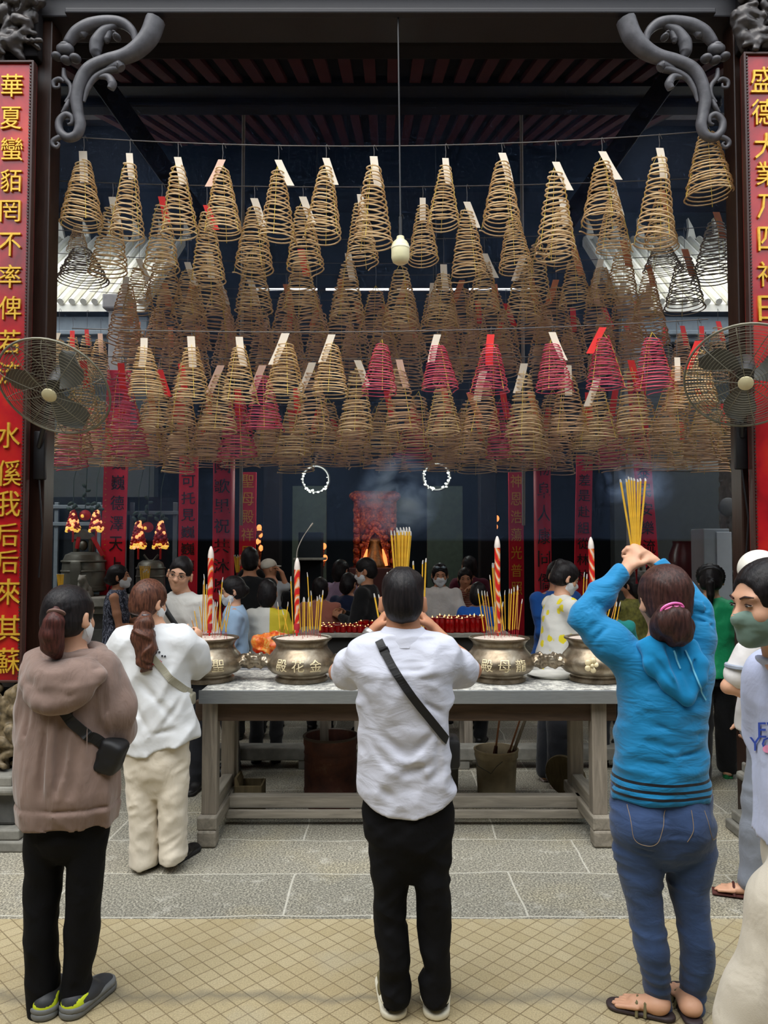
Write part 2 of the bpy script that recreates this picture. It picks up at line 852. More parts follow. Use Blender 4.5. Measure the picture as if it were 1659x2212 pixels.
# ================================================================ materials of the place
def granite():
    t = NT('granite_flags')
    v = t.coord('Object')
    w = t.n('ShaderNodeVectorMath', operation='ADD')
    nz = t.n('ShaderNodeTexNoise')
    nz.inputs['Scale'].default_value = 1.3
    t.l(v, nz.inputs['Vector'])
    sc = t.n('ShaderNodeVectorMath', operation='SCALE')
    sc.inputs['Scale'].default_value = .10
    t.l(nz.outputs['Color'], sc.inputs[0])
    t.l(v, w.inputs[0])
    t.l(sc.outputs[0], w.inputs[1])
    br = t.n('ShaderNodeTexBrick')
    br.offset = .37
    br.inputs['Scale'].default_value = 1.0
    br.inputs['Mortar Size'].default_value = .006
    br.inputs['Mortar Smooth'].default_value = .4
    br.inputs['Brick Width'].default_value = 1.15
    br.inputs['Row Height'].default_value = .47
    br.inputs['Color1'].default_value = (0, 0, 0, 1)
    br.inputs['Color2'].default_value = (1, 1, 1, 1)
    t.l(w.outputs[0], br.inputs['Vector'])
    sp = t.noise(v, 95, 3, .75)
    bl = t.noise(v, 2.3, 5, .6)
    st = t.ramp(br.outputs['Color'], [(0, srgb(128, 125, 114)), (1, srgb(160, 154, 139))])
    c = t.mix(t.math('MULTIPLY', bl, .5), st, srgb(124, 124, 118))
    warm = t.ramp(t.noise(v, 1.1, 3), [(.5, (0, 0, 0, 1)), (.7, (1, 1, 1, 1))])
    c = t.mix(t.math('MULTIPLY', warm, .45), c, srgb(170, 158, 124))
    gr = t.ramp(sp, [(.38, (.15, .15, .15, 1)), (.5, (.8, .8, .78, 1)), (.60, (2.1, 2.08, 1.98, 1))])
    c = t.mix(.75, c, gr, 'MULTIPLY')
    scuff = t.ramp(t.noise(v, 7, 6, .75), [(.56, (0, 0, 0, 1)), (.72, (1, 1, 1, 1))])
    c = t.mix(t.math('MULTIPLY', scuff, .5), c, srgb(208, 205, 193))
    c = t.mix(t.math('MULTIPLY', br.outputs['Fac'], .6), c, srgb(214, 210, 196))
    t.base(c).set(.62, 0, .35)
    t.bump(t.math('ADD', t.math('MULTIPLY', sp, .2), t.math('MULTIPLY', bl, .8)), .25, .01)
    return t.m


def diamond_tiles():
    t = NT('ochre_diamond_tiles')
    v = t.coord('Object', rot=(0, 0, PI / 4))
    o = t.coord('Object')
    br = t.n('ShaderNodeTexBrick')
    br.offset = 0
    br.inputs['Scale'].default_value = 1.0
    br.inputs['Mortar Size'].default_value = .0028
    br.inputs['Mortar Smooth'].default_value = .3
    br.inputs['Brick Width'].default_value = .072
    br.inputs['Row Height'].default_value = .072
    br.inputs['Color1'].default_value = srgb(182, 168, 132)
    br.inputs['Color2'].default_value = srgb(194, 181, 147)
    br.inputs['Mortar'].default_value = srgb(122, 109, 84)
    t.l(v, br.inputs['Vector'])
    c = t.mix(t.math('MULTIPLY', t.noise(o, 2.2, 5, .65), .6), br.outputs['Color'], srgb(150, 130, 92))
    worn = t.ramp(t.noise(o, 1.4, 4, .6), [(.52, (0, 0, 0, 1)), (.68, (1, 1, 1, 1))])
    c = t.mix(t.math('MULTIPLY', worn, .5), c, srgb(178, 172, 152))
    sp = t.ramp(t.noise(o, 170, 2, .7), [(.35, (.6, .6, .6, 1)), (.65, (1.2, 1.2, 1.2, 1))])
    c = t.mix(.6, c, sp, 'MULTIPLY')
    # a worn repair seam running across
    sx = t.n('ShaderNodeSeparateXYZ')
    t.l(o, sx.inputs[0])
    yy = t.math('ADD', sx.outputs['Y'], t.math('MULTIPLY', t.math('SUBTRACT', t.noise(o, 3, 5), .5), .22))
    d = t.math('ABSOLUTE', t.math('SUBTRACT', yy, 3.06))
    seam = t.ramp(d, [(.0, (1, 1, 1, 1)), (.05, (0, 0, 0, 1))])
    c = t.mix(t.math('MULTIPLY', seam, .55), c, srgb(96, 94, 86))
    t.base(c).set(.5, 0, .4)
    t.bump(t.math('SUBTRACT', t.noise(o, 60, 3), t.math('MULTIPLY', br.outputs['Fac'], .8)), .2, .004)
    return t.m


def wood(name, c, dark=.55, rough=.5, scale=1.0, axis='Z'):
    t = NT(name)
    st = {'Z': (14, 14, 1.2), 'X': (1.2, 14, 14), 'Y': (14, 1.2, 14)}[axis]
    v = t.coord('Object', scale=tuple(q * scale for q in st))
    f = t.noise(v, 2.2, 6, .6, .8)
    d = tuple(q * dark for q in c[:3]) + (1,)
    t.base(t.ramp(f, [(.3, d), (.68, c)])).set(rough, 0, .35)
    t.bump(f, .2, .004)
    return t.m


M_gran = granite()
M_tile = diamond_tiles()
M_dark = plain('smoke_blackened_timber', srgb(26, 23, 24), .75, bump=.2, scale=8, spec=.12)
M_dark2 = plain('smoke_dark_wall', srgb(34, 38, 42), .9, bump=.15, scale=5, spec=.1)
M_post = wood('dark_post_wood', srgb(52, 32, 24), .45, .38)
M_raft = plain('red_rafter_paint', srgb(66, 31, 33), .8, scale=3, spec=.1)
M_stone = plain('weathered_grey_stone', srgb(126, 124, 116), .85, bump=.4, scale=11, var=.25)
M_stoned = plain('dark_grey_stone', srgb(82, 82, 80), .85, bump=.4, scale=11, var=.25)
M_roofw = plain('pale_glazed_roof', srgb(250, 247, 236), .5, scale=5, var=.1)
M_fascia = plain('blue_grey_fascia', srgb(120, 132, 142), .6, var=.1)
M_greycol = plain('grey_plaster', srgb(150, 148, 150), .8, bump=.15)
M_gold = plain('gold_leaf', srgb(214, 160, 52), .38, .55, var=.22, scale=40)
M_iron = plain('dull_iron', srgb(70, 70, 70), .45, .8)
M_white = plain('white_paper', srgb(226, 216, 202), .8, var=.05)
M_black = plain('black_paint', srgb(18, 17, 20), .45)


def plane(name, x0, x1, y0, y1, z, mat):
    me = bpy.data.meshes.new(name)
    me.from_pydata([(x0, y0, z), (x1, y0, z), (x1, y1, z), (x0, y1, z)], [], [(0, 1, 2, 3)])
    me.materials.append(mat)
    return link_mesh(name, me)


# ================================================================ ground and walls
YT = 3.685
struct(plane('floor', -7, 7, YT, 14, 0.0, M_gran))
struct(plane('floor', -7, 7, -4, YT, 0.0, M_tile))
b = MB()
b.box((0, 10.96, .09), (11, 6.1, .18), bev=.012)
struct(b.build('floor', M_gran))
b = MB()
b.box((0, -3.6, 3.0), (14.4, .2, 6.0))  # unseen wall added behind the camera to cut horizontal sky light
struct(b.build('wall_front', plain('added_rear_wall', srgb(120, 108, 98), .85, scale=3)))
for sx, nm in ((-1, 'wall_left'), (1, 'wall_right')):
    b = MB()
    b.box((sx * 7.1, 5, 2.9), (.2, 18, 5.8))
    struct(b.build(nm, plain('side_wall_plaster', srgb(112, 108, 104), .85, scale=3)))
b = MB()
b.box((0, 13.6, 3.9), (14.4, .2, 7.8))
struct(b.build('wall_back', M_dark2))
b = MB()
b.box((0, -2.2, 4.3), (14.4, 4.6, .2))  # unseen roof added behind the camera so light falls mostly from overhead
struct(b.build('ceiling', M_dark))
# main gate: posts, lintel, wall stubs
for sx, nm in ((-1, 'trim_1'), (1, 'trim_2')):
    xi = -2.115 if sx < 0 else 2.225
    b = MB()
    b.box((xi + sx * .06, 4.84, 2.66), (.12, .15, 5.32), bev=.008)
    b.box((xi + sx * .115, 4.73, 2.66), (.03, .05, 5.32), bev=.006)
    struct(b.build(nm, M_post))
    b = MB()
    b.box((xi + sx * 1.6, 5.0, 2.9), (2.96, .25, 5.8))
    struct(b.build('wall_front', plain('gate_wall', srgb(92, 86, 80), .85, scale=4)))
b = MB()
b.box((0.04, 4.86, 5.32), (6.4, .26, .44), bev=.01)
b.box((0.04, 4.715, 5.115), (4.1, .05, .035), bev=.008)
b.box((0.04, 4.705, 5.28), (6.4, .05, .05), bev=.008)
struct(b.build('trim_3', plain('lintel_timber', srgb(26, 23, 28), .55, scale=6, bump=.2)))
b = MB()
b.box((0, 4.95, 5.8), (14.4, .2, .6))
struct(b.build('wall_front', M_dark))

# hall roof: boarded slope with red rafters and dark purlins
def zr(Y):
    return 5.28 + .366 * (Y - 4.9)


def slope(b, x0, x1, y0, y1, th, dz=0.0):
    vs = []
    for x in (x0, x1):
        for y in (y0, y1):
            for k in (0, th):
                vs.append((x, y, zr(y) + dz + k))
    b.add(vs, [(0, 1, 3, 2), (4, 6, 7, 5), (0, 4, 5, 1), (2, 3, 7, 6), (0, 2, 6, 4), (1, 5, 7, 3)])


b = MB()
slope(b, -3.35, 3.35, 4.9, 10.6, .08, .06)
struct(b.build('ceiling', M_dark))
b = MB()
x = -3.25
i = 0
while x < 3.25:
    slope(b, x, x + .10, 4.95, 10.5, .05)
    x += .205
struct(b.build('ceiling', M_raft))
b = MB()
for Y, w_ in ((5.45, .5), (7.5, 1.15)):
    slope(b, -3.35, 3.35, Y - w_ / 2, Y + w_ / 2, .06, -.03)
    b.box((0, Y, zr(Y) - .07), (6.7, .2, .14), bev=.03)
struct(b.build('trim_4', M_dark))
# carved diagonal struts under the roof
for sx in (-1, 1):
    b = MB()
    p, q = Vector((sx * 2.5, 6.5, 5.84)), Vector((sx * 1.62, 6.7, 4.62))
    b.bar(p, q, .17, .06, up=(0, 1, 0), bev=.01)
    for k in range(9):
        c = p.lerp(q, (k + .5) / 9) + Vector((0, -.03, 0))
        b.ell(c, (.05, .014, .04), n=10, m=6)
    tag(b.build('roof_strut', M_dark), 'dark carved diagonal timber strut under the roof at the %s' % ('left' if sx < 0 else 'right'), 'roof strut')
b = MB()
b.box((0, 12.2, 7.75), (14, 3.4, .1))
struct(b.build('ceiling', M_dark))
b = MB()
b.box((0, 10.72, 7.75), (14, .12, 1.9))  # panel added across the sky gap; its black colour stands in for shade
struct(b.build('wall_back', plain('shade_black_gable', srgb(16, 18, 22), .95, spec=0.0)))
# side yards: back wall, pale roof, fascia, grey pillars
for sx in (-1, 1):
    b = MB()
    b.box((sx * 5.1, 10.6, 2.3), (3.9, .2, 4.6))
    struct(b.build('wall_back', plain('dark_tiled_wall', srgb(54, 60, 60), .6, scale=12)))
    b = MB()
    b.box((sx * 5.1, 10.15, 4.62), (3.9, .12, .34), bev=.01)
    b.box((sx * 5.1, 10.05, 4.56), (3.9, .06, .06), bev=.01)
    struct(b.build('trim_5', M_fascia))
    b = MB()
    y0, z0, y1, z1 = 10.0, 4.83, 12.0, 6.5
    b.add([(sx * 3.15, y0, z0), (sx * 7.0, y0, z0), (sx * 7.0, y1, z1), (sx * 3.15, y1, z1),
           (sx * 3.15, y0, z0 + .1), (sx * 7.0, y0, z0 + .1), (sx * 7.0, y1, z1 + .1), (sx * 3.15, y1, z1 + .1)],
          [(0, 1, 2, 3), (4, 5, 6, 7), (0, 1, 5, 4), (1, 2, 6, 5), (2, 3, 7, 6), (3, 0, 4, 7)])
    for k in range(26):
        xx = sx * (3.2 + k * .15)
        b.tube([(xx, y0 - .04, z0 + .12), (xx, y1, z1 + .12)], .045, 8)
    for k in range(9):
        b.prism([(0, 0), (.14, 0), (.10, .18), (.02, .34), (.03, .16)], -.04, .04, c=(sx * 3.2 + (k * .4 if sx > 0 else -k * .4), y1, z1 + .1))
    tag(b.build('side_roof', M_roofw, smooth=True), 'pale sunlit tiled roof of the side yard beyond the coils at the %s' % ('left' if sx < 0 else 'right'), 'roof')
    b = MB()
    xx = -3.24 if sx < 0 else 3.06
    b.box((xx, 9.3, 2.4), (.2, .2, 4.8), bev=.012)
    b.box((xx, 9.3, 4.7), (.32, .32, .18), bev=.02)
    tag(b.build('grey_pillar', M_greycol), 'square grey plaster pillar holding the %s side roof' % ('left' if sx < 0 else 'right'), 'pillar')

# ================================================================ gate plaques with gold writing
def red_board(name):
    t = NT(name)
    v = t.coord('Object')
    f = t.noise(v, 2.6, 4, .6, .4)
    c = t.ramp(f, [(.3, srgb(108, 14, 22)), (.5, srgb(168, 22, 30)), (.72, srgb(200, 50, 28))])
    t.base(c).set(.28, 0, .5)
    t.b.inputs['Coat Weight'].default_value = .35
    t.b.inputs['Coat Roughness'].default_value = .12
    return t.m


M_board = red_board('red_lacquer')
M_gilt = plain('gilt_letters', srgb(222, 176, 60), .35, .35, var=.15, scale=50)
M_frame = plain('beaded_black_frame', srgb(60, 34, 28), .45)


def gate_plaque(sx, x_edge, x_out, z0, z1, chars, cx, rows, where):
    """x_edge is the inner edge"""
    w = abs(x_out - x_edge)
    xm = (x_edge + x_out) / 2
    root = thing('couplet_board', 'tall red lacquer couplet board with gold characters on the %s gate post' % where, 'sign board', (xm, 4.66, z0))
    H = z1 - z0
    b = MB()
    b.box((0, 0, H / 2), (w, .04, H), bev=.005)
    b.build('board', M_board, root)
    b = MB()
    xe = (w / 2 - .006) * (-sx)
    b.box((xe, -.012, H / 2), (.014, .05, H), bev=.003)
    b.box((0, -.012, H), (w, .05, .014), bev=.003)
    b.box((0, -.012, 0), (w, .05, .014), bev=.003)
    n = int(H / .02)
    for k in range(n):
        b.box((xe - sx * -.016, -.025, k * H / n), (.011, .012, .011))
    b.build('frame', M_frame, root)
    for ch, (px, py, hh) in zip(chars, rows):
        p = at(px, py, 4.63)
        s = hh * 4.63 / F
        me = text_mesh('character', [ch], M_gilt, extrude=.008, offset=.0)
        fit_text(me, -s * .46, s * .46, -s / 2, s / 2)
        link_mesh('character', me, root, Vector((p.x - xm, -.026, p.z - z0)))
    return root


Lc = '華夏蠻貊罔不率俾若流水傒我后后來其蘇'
Lr = [(26, 185, 52), (24, 255, 50), (26, 322, 52), (24, 390, 50), (22, 456, 48), (22, 528, 52), (22, 597, 52), (22, 665, 52), (20, 738, 52), (20, 806, 50),
      (18, 940, 56), (20, 1022, 56), (18, 1088, 56), (16, 1155, 50), (16, 1213, 50), (18, 1278, 56), (18, 1357, 56), (17, 1428, 56)]
pa, pb = at(76, 140, 4.66), at(57, 1470, 4.66)
gate_plaque(-1, -2.165, -2.56, pb.z, pa.z, Lc, 0, Lr, 'left')
Rc = '盛德大業乃四神日'
Rr = [(1648, 172, 58), (1650, 242, 58), (1656, 315, 58), (1658, 375, 54), (1660, 446, 54), (1662, 516, 54), (1662, 592, 56), (1664, 666, 56)]
pa, pb = at(1612, 122, 4.66), at(1640, 1470, 4.66)
gate_plaque(1, 2.225, 2.62, pb.z, pa.z, Rc, 0, Rr, 'right')

# carved dark panels above the boards, carved gilt panel and stone plinth below
def carved_heap(name, c, size, n, mats, seed, label, cat, parts=None):
    rnd = random.Random(seed)
    root = thing(name, label, cat, c)
    b = MB()
    b.box((0, .06, 0), (size[0], .08, size[2]), bev=.01)
    b.build('backing', mats[0], root)
    B = Body()
    for i in range(n):
        x, z = rnd.uniform(-.5, .5) * size[0], rnd.uniform(-.5, .5) * size[2]
        r = rnd.uniform(.022, .05)
        a = rnd.uniform(0, PI)
        d = Vector((math.cos(a), rnd.uniform(-.3, .3), math.sin(a))) * rnd.uniform(.02, .09)
        p = Vector((x, rnd.uniform(-.05, .02), z))
        B.u(Cone(p - d, p + d, r * .5, r * .8), .012)
    B.warp(folds((28, 28, 28), .012, seed))
    B.build('carving', mats[1], root, h=.008, smooth_it=0)
    return root


M_carv = plain('sooty_carved_wood', srgb(58, 52, 50), .4, .15, var=.4, scale=22)
carved_heap('carved_panel', (-2.42, 4.66, 5.05), (.5, .1, .48), 70, (M_dark, M_carv), 3, 'black sooty carving of leaves above the left red board', 'carving')
carved_heap('carved_panel', (2.46, 4.66, 5.10), (.46, .1, .48), 70, (M_dark, M_carv), 5, 'black sooty carving of leaves above the right red board', 'carving')
M_giltc = plain('faded_gilt_carving', srgb(108, 94, 70), .6, .0, var=.6, scale=30)
for sx, w_ in ((-1, 'left'), (1, 'right')):
    carved_heap('carved_panel', (-2.42 if sx < 0 else 2.48, 4.66, .665), (.52, .1, .44), 60, (M_dark, M_giltc), 9 + sx, 'gilded carved panel of flowers and fruit under the %s red board' % w_, 'carving')
    xm = -2.52 if sx < 0 else 2.58
    root = thing('stone_plinth', 'layered grey stone plinth under the gilded carving at the %s' % w_, 'plinth', (xm, 4.66, 0))
    b = MB()
    b.box((0, 0, .03), (.92, .40, .06), bev=.01)
    b.box((0, 0, .09), (.86, .36, .06), bev=.01)
    b.build('foot', M_stone, root)
    b = MB()
    b.box((0, .03, .22), (.74, .28, .20), bev=.02)
    b.build('body', M_stoned, root)
    b = MB()
    b.box((0, 0, .335), (.80, .36, .05), bev=.02)
    b.box((0, 0, .385), (.74, .32, .06), bev=.01)
    b.build('top_slab', M_stone, root)

# ================================================================ corner brackets
def spiral(c, r0, r1, a0, turns, n, sgn=1):
    out = []
    for i in range(n + 1):
        t = i / n
        a = a0 + sgn * turns * 2 * PI * t
        r = r0 + (r1 - r0) * t ** .8
        out.append((c[0] + r * math.cos(a), c[1] + r * math.sin(a)))
    return out


def smooth_line(pts, n=8):
    P = [Vector(p) for p in pts]
    out = []
    for i in range(len(P) - 1):
        p0, p1, p2, p3 = P[max(i - 1, 0)], P[i], P[i + 1], P[min(i + 2, len(P) - 1)]
        for k in range(n):
            t = k / n
            out.append(.5 * ((2 * p1) + (p2 - p0) * t + (2 * p0 - 5 * p1 + 4 * p2 - p3) * t * t + (3 * p1 - p0 - 3 * p2 + p3) * t ** 3))
    out.append(P[-1])
    return out


M_brk = plain('aged_bracket_wood', srgb(74, 72, 76), .5, var=.3, scale=18, bump=.2)


def bracket(mirror, where):
    ref = at(112, 40, 4.68)
    root = thing('scroll_bracket', 'carved dark wood scroll bracket in the %s corner under the lintel' % where, 'bracket', (-2.08 if not mirror else 2.165, 4.70, 5.1))
    sg = -1 if mirror else 1

    def q(px, py, y=0.0):
        p = at(px, py, 4.68)
        return Vector(((p.x + 2.08) * sg, y, p.z - 5.1))

    def stroke(b, pts, ws, dep=.05, nn=8):
        L = smooth_line([q(*p) for p in pts], nn)
        N = len(L)
        xs = np.linspace(0, 1, len(ws))
        rs = np.interp(np.linspace(0, 1, N), xs, ws)
        # flattened tube: thick in depth
        b.tube([p + Vector((0, .02, 0)) for p in L], [r for r in rs], 10, upv=(0, 1, 0), flat=1.0)
    k = 4.68 / F
    b = MB()
    stroke(b, [(332, 34), (318, 70), (292, 98), (262, 114), (222, 124), (188, 140), (170, 166), (160, 205), (164, 240), (168, 262), (160, 284), (140, 290), (124, 276), (122, 254), (136, 240), (150, 246), (150, 258), (141, 262)],
           [v * k for v in (22, 22, 20, 17, 15, 15, 15, 14, 12, 12, 11, 10, 9, 8, 7, 6, 5, 3)])
    stroke(b, [(250, 140), (226, 146), (200, 160), (184, 184), (176, 212)], [v * k for v in (9, 8, 7, 6, 3)])
    b.build('main_scroll', M_brk, root, smooth=True)
    b = MB()
    stroke(b, [(160, 286), (130, 287), (110, 296), (108, 306), (116, 311), (122, 304), (117, 300)], [v * k for v in (4, 6, 6, 5, 4, 3, 2)])
    b.build('end_scroll', M_brk, root, smooth=True)
    b = MB()
    stroke(b, [(136, 214), (148, 196), (146, 176), (134, 160), (132, 140)], [v * k for v in (4, 6, 5, 6, 4)])
    stroke(b, [(134, 168), (122, 162), (110, 168), (111, 180), (121, 180), (122, 172)], [v * k for v in (4, 5, 5, 4, 3, 2)])
    stroke(b, [(128, 236), (138, 222), (146, 200)], [v * k for v in (3, 6, 3)])
    b.build('side_scroll', M_brk, root, smooth=True)
    b = MB()
    for pts, ws in (([(290, 92), (284, 62), (262, 42), (230, 38), (190, 46), (160, 62), (142, 84), (140, 92)], (6, 9, 12, 14, 16, 15, 12, 5)),
                    ([(250, 44), (222, 58), (204, 82), (202, 104), (208, 116)], (6, 12, 15, 13, 4)),
                    ([(232, 56), (226, 76), (228, 84)], (6, 8, 3)),
                    ([(186, 54), (172, 66), (166, 72)], (6, 10, 4)),
                    ([(258, 140), (252, 134), (240, 136), (226, 140)], (10, 13, 9, 4)),
                    ([(234, 184), (238, 172), (228, 158), (206, 158)], (8, 10, 8, 4))):
        stroke(b, pts, [v * k for v in ws])
    b.build('leaf', M_brk, root, smooth=True)
    b = MB()
    for px, py, r in ((138, 102, 20), (120, 118, 12), (160, 122, 13), (140, 126, 12), (138, 96, 12)):
        p = q(px, py)
        b.ell(p, (r * k, .04, r * k * .7), n=12, m=8)
    b.build('flower', M_brk, root, smooth=True)
    b = MB()
    for px, py, r in ((250, 76, 9), (246, 70, 6)):
        b.ell(q(px, py), (r * k, .04, r * k * .7), n=12, m=8)
    b.build('bud', M_brk, root, smooth=True)
    return root


bracket(False, 'left')
bracket(True, 'right')

# ================================================================ wall fans
M_cage = plain('dusty_fan_wire', srgb(128, 124, 108), .5, .4, var=.2)
M_hub = plain('cream_plastic', srgb(226, 214, 172), .5, var=.05)
M_blade = plain('dusty_grey_blade', srgb(96, 96, 92), .6)


def wall_fan(px, py, Y, R, dip, yaw, roll, label, wallx):
    c = at(px, py, Y)
    root = thing('wall_fan', label, 'fan', c)
    M = Matrix.Rotation(yaw, 3, 'Z') @ Matrix.Rotation(roll, 3, 'Y') @ Matrix.Rotation(dip, 3, 'X')

    def loc(x, y, z):
        return M @ Vector((x, y, z))
    b = MB()
    for side, dep in ((-1, .075), (1, .07)):
        n = 17
        for i in range(n):
            r = R * (.12 + .88 * (i + 1) / n)
            y = side * dep * math.sqrt(max(0, 1 - (r / R) ** 2)) * 1.0
            b.tube([loc(r * math.cos(a), y, r * math.sin(a)) for a in np.linspace(0, 2 * PI, 40, endpoint=False)], .0016, 4, closed=True)
        for kk in range(10):
            a = 2 * PI * kk / 10 + .3
            pts = []
            for t in np.linspace(.1, 1, 9):
                pts.append(loc(R * t * math.cos(a), side * dep * math.sqrt(max(0, 1 - t * t)), R * t * math.sin(a)))
            b.tube(pts, .0026, 4)
    b.tube([loc(R * 1.01 * math.cos(a), 0, R * 1.01 * math.sin(a)) for a in np.linspace(0, 2 * PI, 48, endpoint=False)], .007, 6, closed=True)
    b.build('cage', M_cage, root, smooth=True)
    b = MB()
    b.lathe([(1e-4, -.010), (.030, -.008), (.042, .0), (.042, .012), (1e-4, .014)], loc(0, -.082, 0), 20, M=M @ Matrix.Rotation(PI / 2, 3, 'X').inverted())
    b.build('badge', M_hub, root, smooth=True)
    b = MB()
    for kk in range(3):
        a0 = 2 * PI * kk / 3 + .5
        rows = []
        for t in np.linspace(.14, .9, 8):
            row = []
            for s in np.linspace(-1, 1, 6):
                wd = .62 * math.sin(PI * min(1, t + .12)) ** .5 * (.5 + .6 * t)
                a = a0 + s * wd + t * .5
                row.append(loc(R * t * math.cos(a), s * .028, R * t * math.sin(a)))
            rows.append(row)
        for sgn in (0, 1):
            b.grid([[p + loc(0, .003 * sgn, 0) for p in r] for r in rows])
    b.build('blades', M_blade, root, smooth=True)
    b = MB()
    b.lathe([(.05, -.05), (.06, 0), (.055, .12), (.03, .16), (1e-4, .165)], loc(0, .06, 0), 18, M=M @ Matrix.Rotation(-PI / 2, 3, 'X'))
    b.build('motor', M_iron, root, smooth=True)
    b = MB()
    e = loc(0, .17, 0)
    w = Vector((wallx - c.x, 4.73 - c.y, -.30))
    b.tube([e, Vector((e.x * .5 + w.x * .5, e.y * .6 + w.y * .4, e.z - .12)), Vector((w.x, w.y - .03, w.z)), w], .016, 8)
    b.box(w + Vector((0, -.01, -.05)), (.07, .05, .3), bev=.01)
    b.tube([w + Vector((.0, -.02, -.2)), w + Vector((.03, -.03, -.5)), w + Vector((.01, -.02, -.8))], .006, 6)
    b.build('wall_arm', M_black, root, smooth=True)
    return root


wall_fan(117, 838, 4.38, .315, math.radians(44), 0, math.radians(4), 'round dusty caged fan tilted down on the left gate post', -2.12)
wall_fan(1610, 814, 4.38, .325, math.radians(43), math.radians(-6), math.radians(20), 'round dusty caged fan tilted down on the right gate post', 2.2)

# ================================================================ lamp on a cord
root = thing('pendant_bulb', 'cream jar-shaped bulb hanging on a thin cord before the coils', 'lamp', at(865, 540, 4.68))
k = 4.68 / F
b = MB()
b.lathe([(1e-4, -32 * k), (10 * k, -31.5 * k), (17 * k, -27 * k), (20 * k, -18 * k), (20 * k, 4 * k), (18.5 * k, 12 * k), (15 * k, 18 * k), (9 * k, 23 * k), (8 * k, 30 * k), (1e-4, 31 * k)], n=24)
b.build('bulb', plain('aged_cream_glass', srgb(232, 224, 180), .3, var=.06), root, smooth=True)
b = MB()
b.lathe([(20.6 * k, 2 * k), (20.8 * k, 5 * k), (20.2 * k, 7 * k)], n=24)
b.build('rim', plain('pale_rim', srgb(240, 234, 205), .3), root, smooth=True)
b = MB()
b.tube([(0, 0, 30 * k), (0, .01, 90 * k), (-.006, .02, 300 * k), (-.012, .05, 500 * k), (-.012, .06, 545 * k)], .0055, 6)
b.tube([(0, 0, 30 * k), (0, 0, 74 * k)], .010, 8)
b.tube([(0, 0, 74 * k), (.012, -.01, 78 * k), (.02, 0, 70 * k)], .004, 6)
b.build('cord', M_black, root, smooth=True)
# ================================================================ incense coils
def coil_mat(name, a, b_):
    t = NT(name)
    f = t.noise(t.coord('Object', scale=(1, 1, 2)), 9, 4, .6)
    t.base(t.ramp(f, [(.32, a), (.66, b_)])).set(.85, 0, .2)
    return t.m


M_ctan = coil_mat('tan_incense', srgb(186, 150, 106), srgb(234, 206, 164))
M_cbrn = coil_mat('brown_incense', srgb(176, 138, 108), srgb(222, 186, 148))
M_cpnk = coil_mat('pink_incense', srgb(184, 62, 94), srgb(226, 116, 134))
M_cash = coil_mat('ash_grey_incense', srgb(120, 112, 106), srgb(168, 160, 150))
M_string = plain('yellow_thread', srgb(216, 188, 70), .8)
M_wire = plain('rusty_wire', srgb(96, 92, 90), .55, .5)
M_tagw = plain('white_tag_paper', srgb(226, 212, 192), .85, var=.04)
M_tagp = plain('pale_pink_tag_paper', srgb(226, 186, 164), .85, var=.05)
M_tago = plain('faded_orange_tag_paper', srgb(206, 124, 80), .85, var=.08)
M_tagr = plain('red_tag_paper', srgb(222, 40, 36), .75, var=.05)
TAGS = {'w': (M_tagw, 'white'), 'p': (M_tagp, 'pale pink'), 'o': (M_tago, 'faded orange'), 'r': (M_tagr, 'red')}
CMAT = {'t': (M_ctan, 'tan'), 'b': (M_cbrn, 'brown'), 'k': (M_cpnk, 'pink'), 'a': (M_cash, 'ash grey')}

# every coil mesh has its tip at z=0, is 1 high and has a bottom radius of 0.5 * (width / height)
_cm = {}


def coil_mesh(shape, mat):
    if (shape, mat) in _cm:
        return _cm[(shape, mat)]
    rnd = random.Random(shape * 13 + 1)
    turns = (16, 15, 16, 14, 17, 15)[shape]
    n = 22
    H, Rb, Rt = .50, .13, .042
    pts = []
    ph = [rnd.uniform(0, 6.28) for _ in range(6)]
    lean = rnd.uniform(-.02, .02), rnd.uniform(-.02, .02)
    for i in range(turns * n + 1):
        t = i / (turns * n)
        a = 2 * PI * turns * t + ph[0]
        r = Rt + (Rb - Rt) * (t ** (1.0 + .12 * math.sin(ph[1])))
        z = -H * (t ** 1.02)
        # turns hang unevenly on their threads
        sag = .004 * (1 + t) * math.sin(a * 1.0 + ph[2] + t * 3) + .003 * math.sin(2 * a + ph[3] + 5 * t) + .005 * math.sin(turns * t * 2.1 + ph[4])
        w = 1 + .03 * math.sin(turns * t * 1.7 + ph[5])
        pts.append((r * w * math.cos(a) + lean[0] * t, r * w * math.sin(a) + lean[1] * t, z + sag))
    # loose end
    p = Vector(pts[-1])
    d = (p - Vector(pts[-2])).normalized()
    pts += [tuple(p + d * .02 + Vector((0, 0, -.004))), tuple(p + d * .04 + Vector((0, 0, -.012)))]
    b = MB()
    b.tube(pts, .0052, 5)
    me = b.mesh('coil', mat, smooth=True)
    s = MB()
    for k in range(3):
        a = ph[0] + k * 2 * PI / 3 + .4
        L = []
        for t in np.linspace(0, 1, 9):
            r = (Rt + (Rb - Rt) * t ** 1.0) * (1 if t > .02 else .2)
            L.append((r * math.cos(a) + lean[0] * t, r * math.sin(a) + lean[1] * t, -H * t))
        L[0] = (0, 0, .055)
        s.tube(L, .0016, 4)
    ms = s.mesh('thread', M_string)
    _cm[(shape, mat)] = (me, ms)
    return me, ms


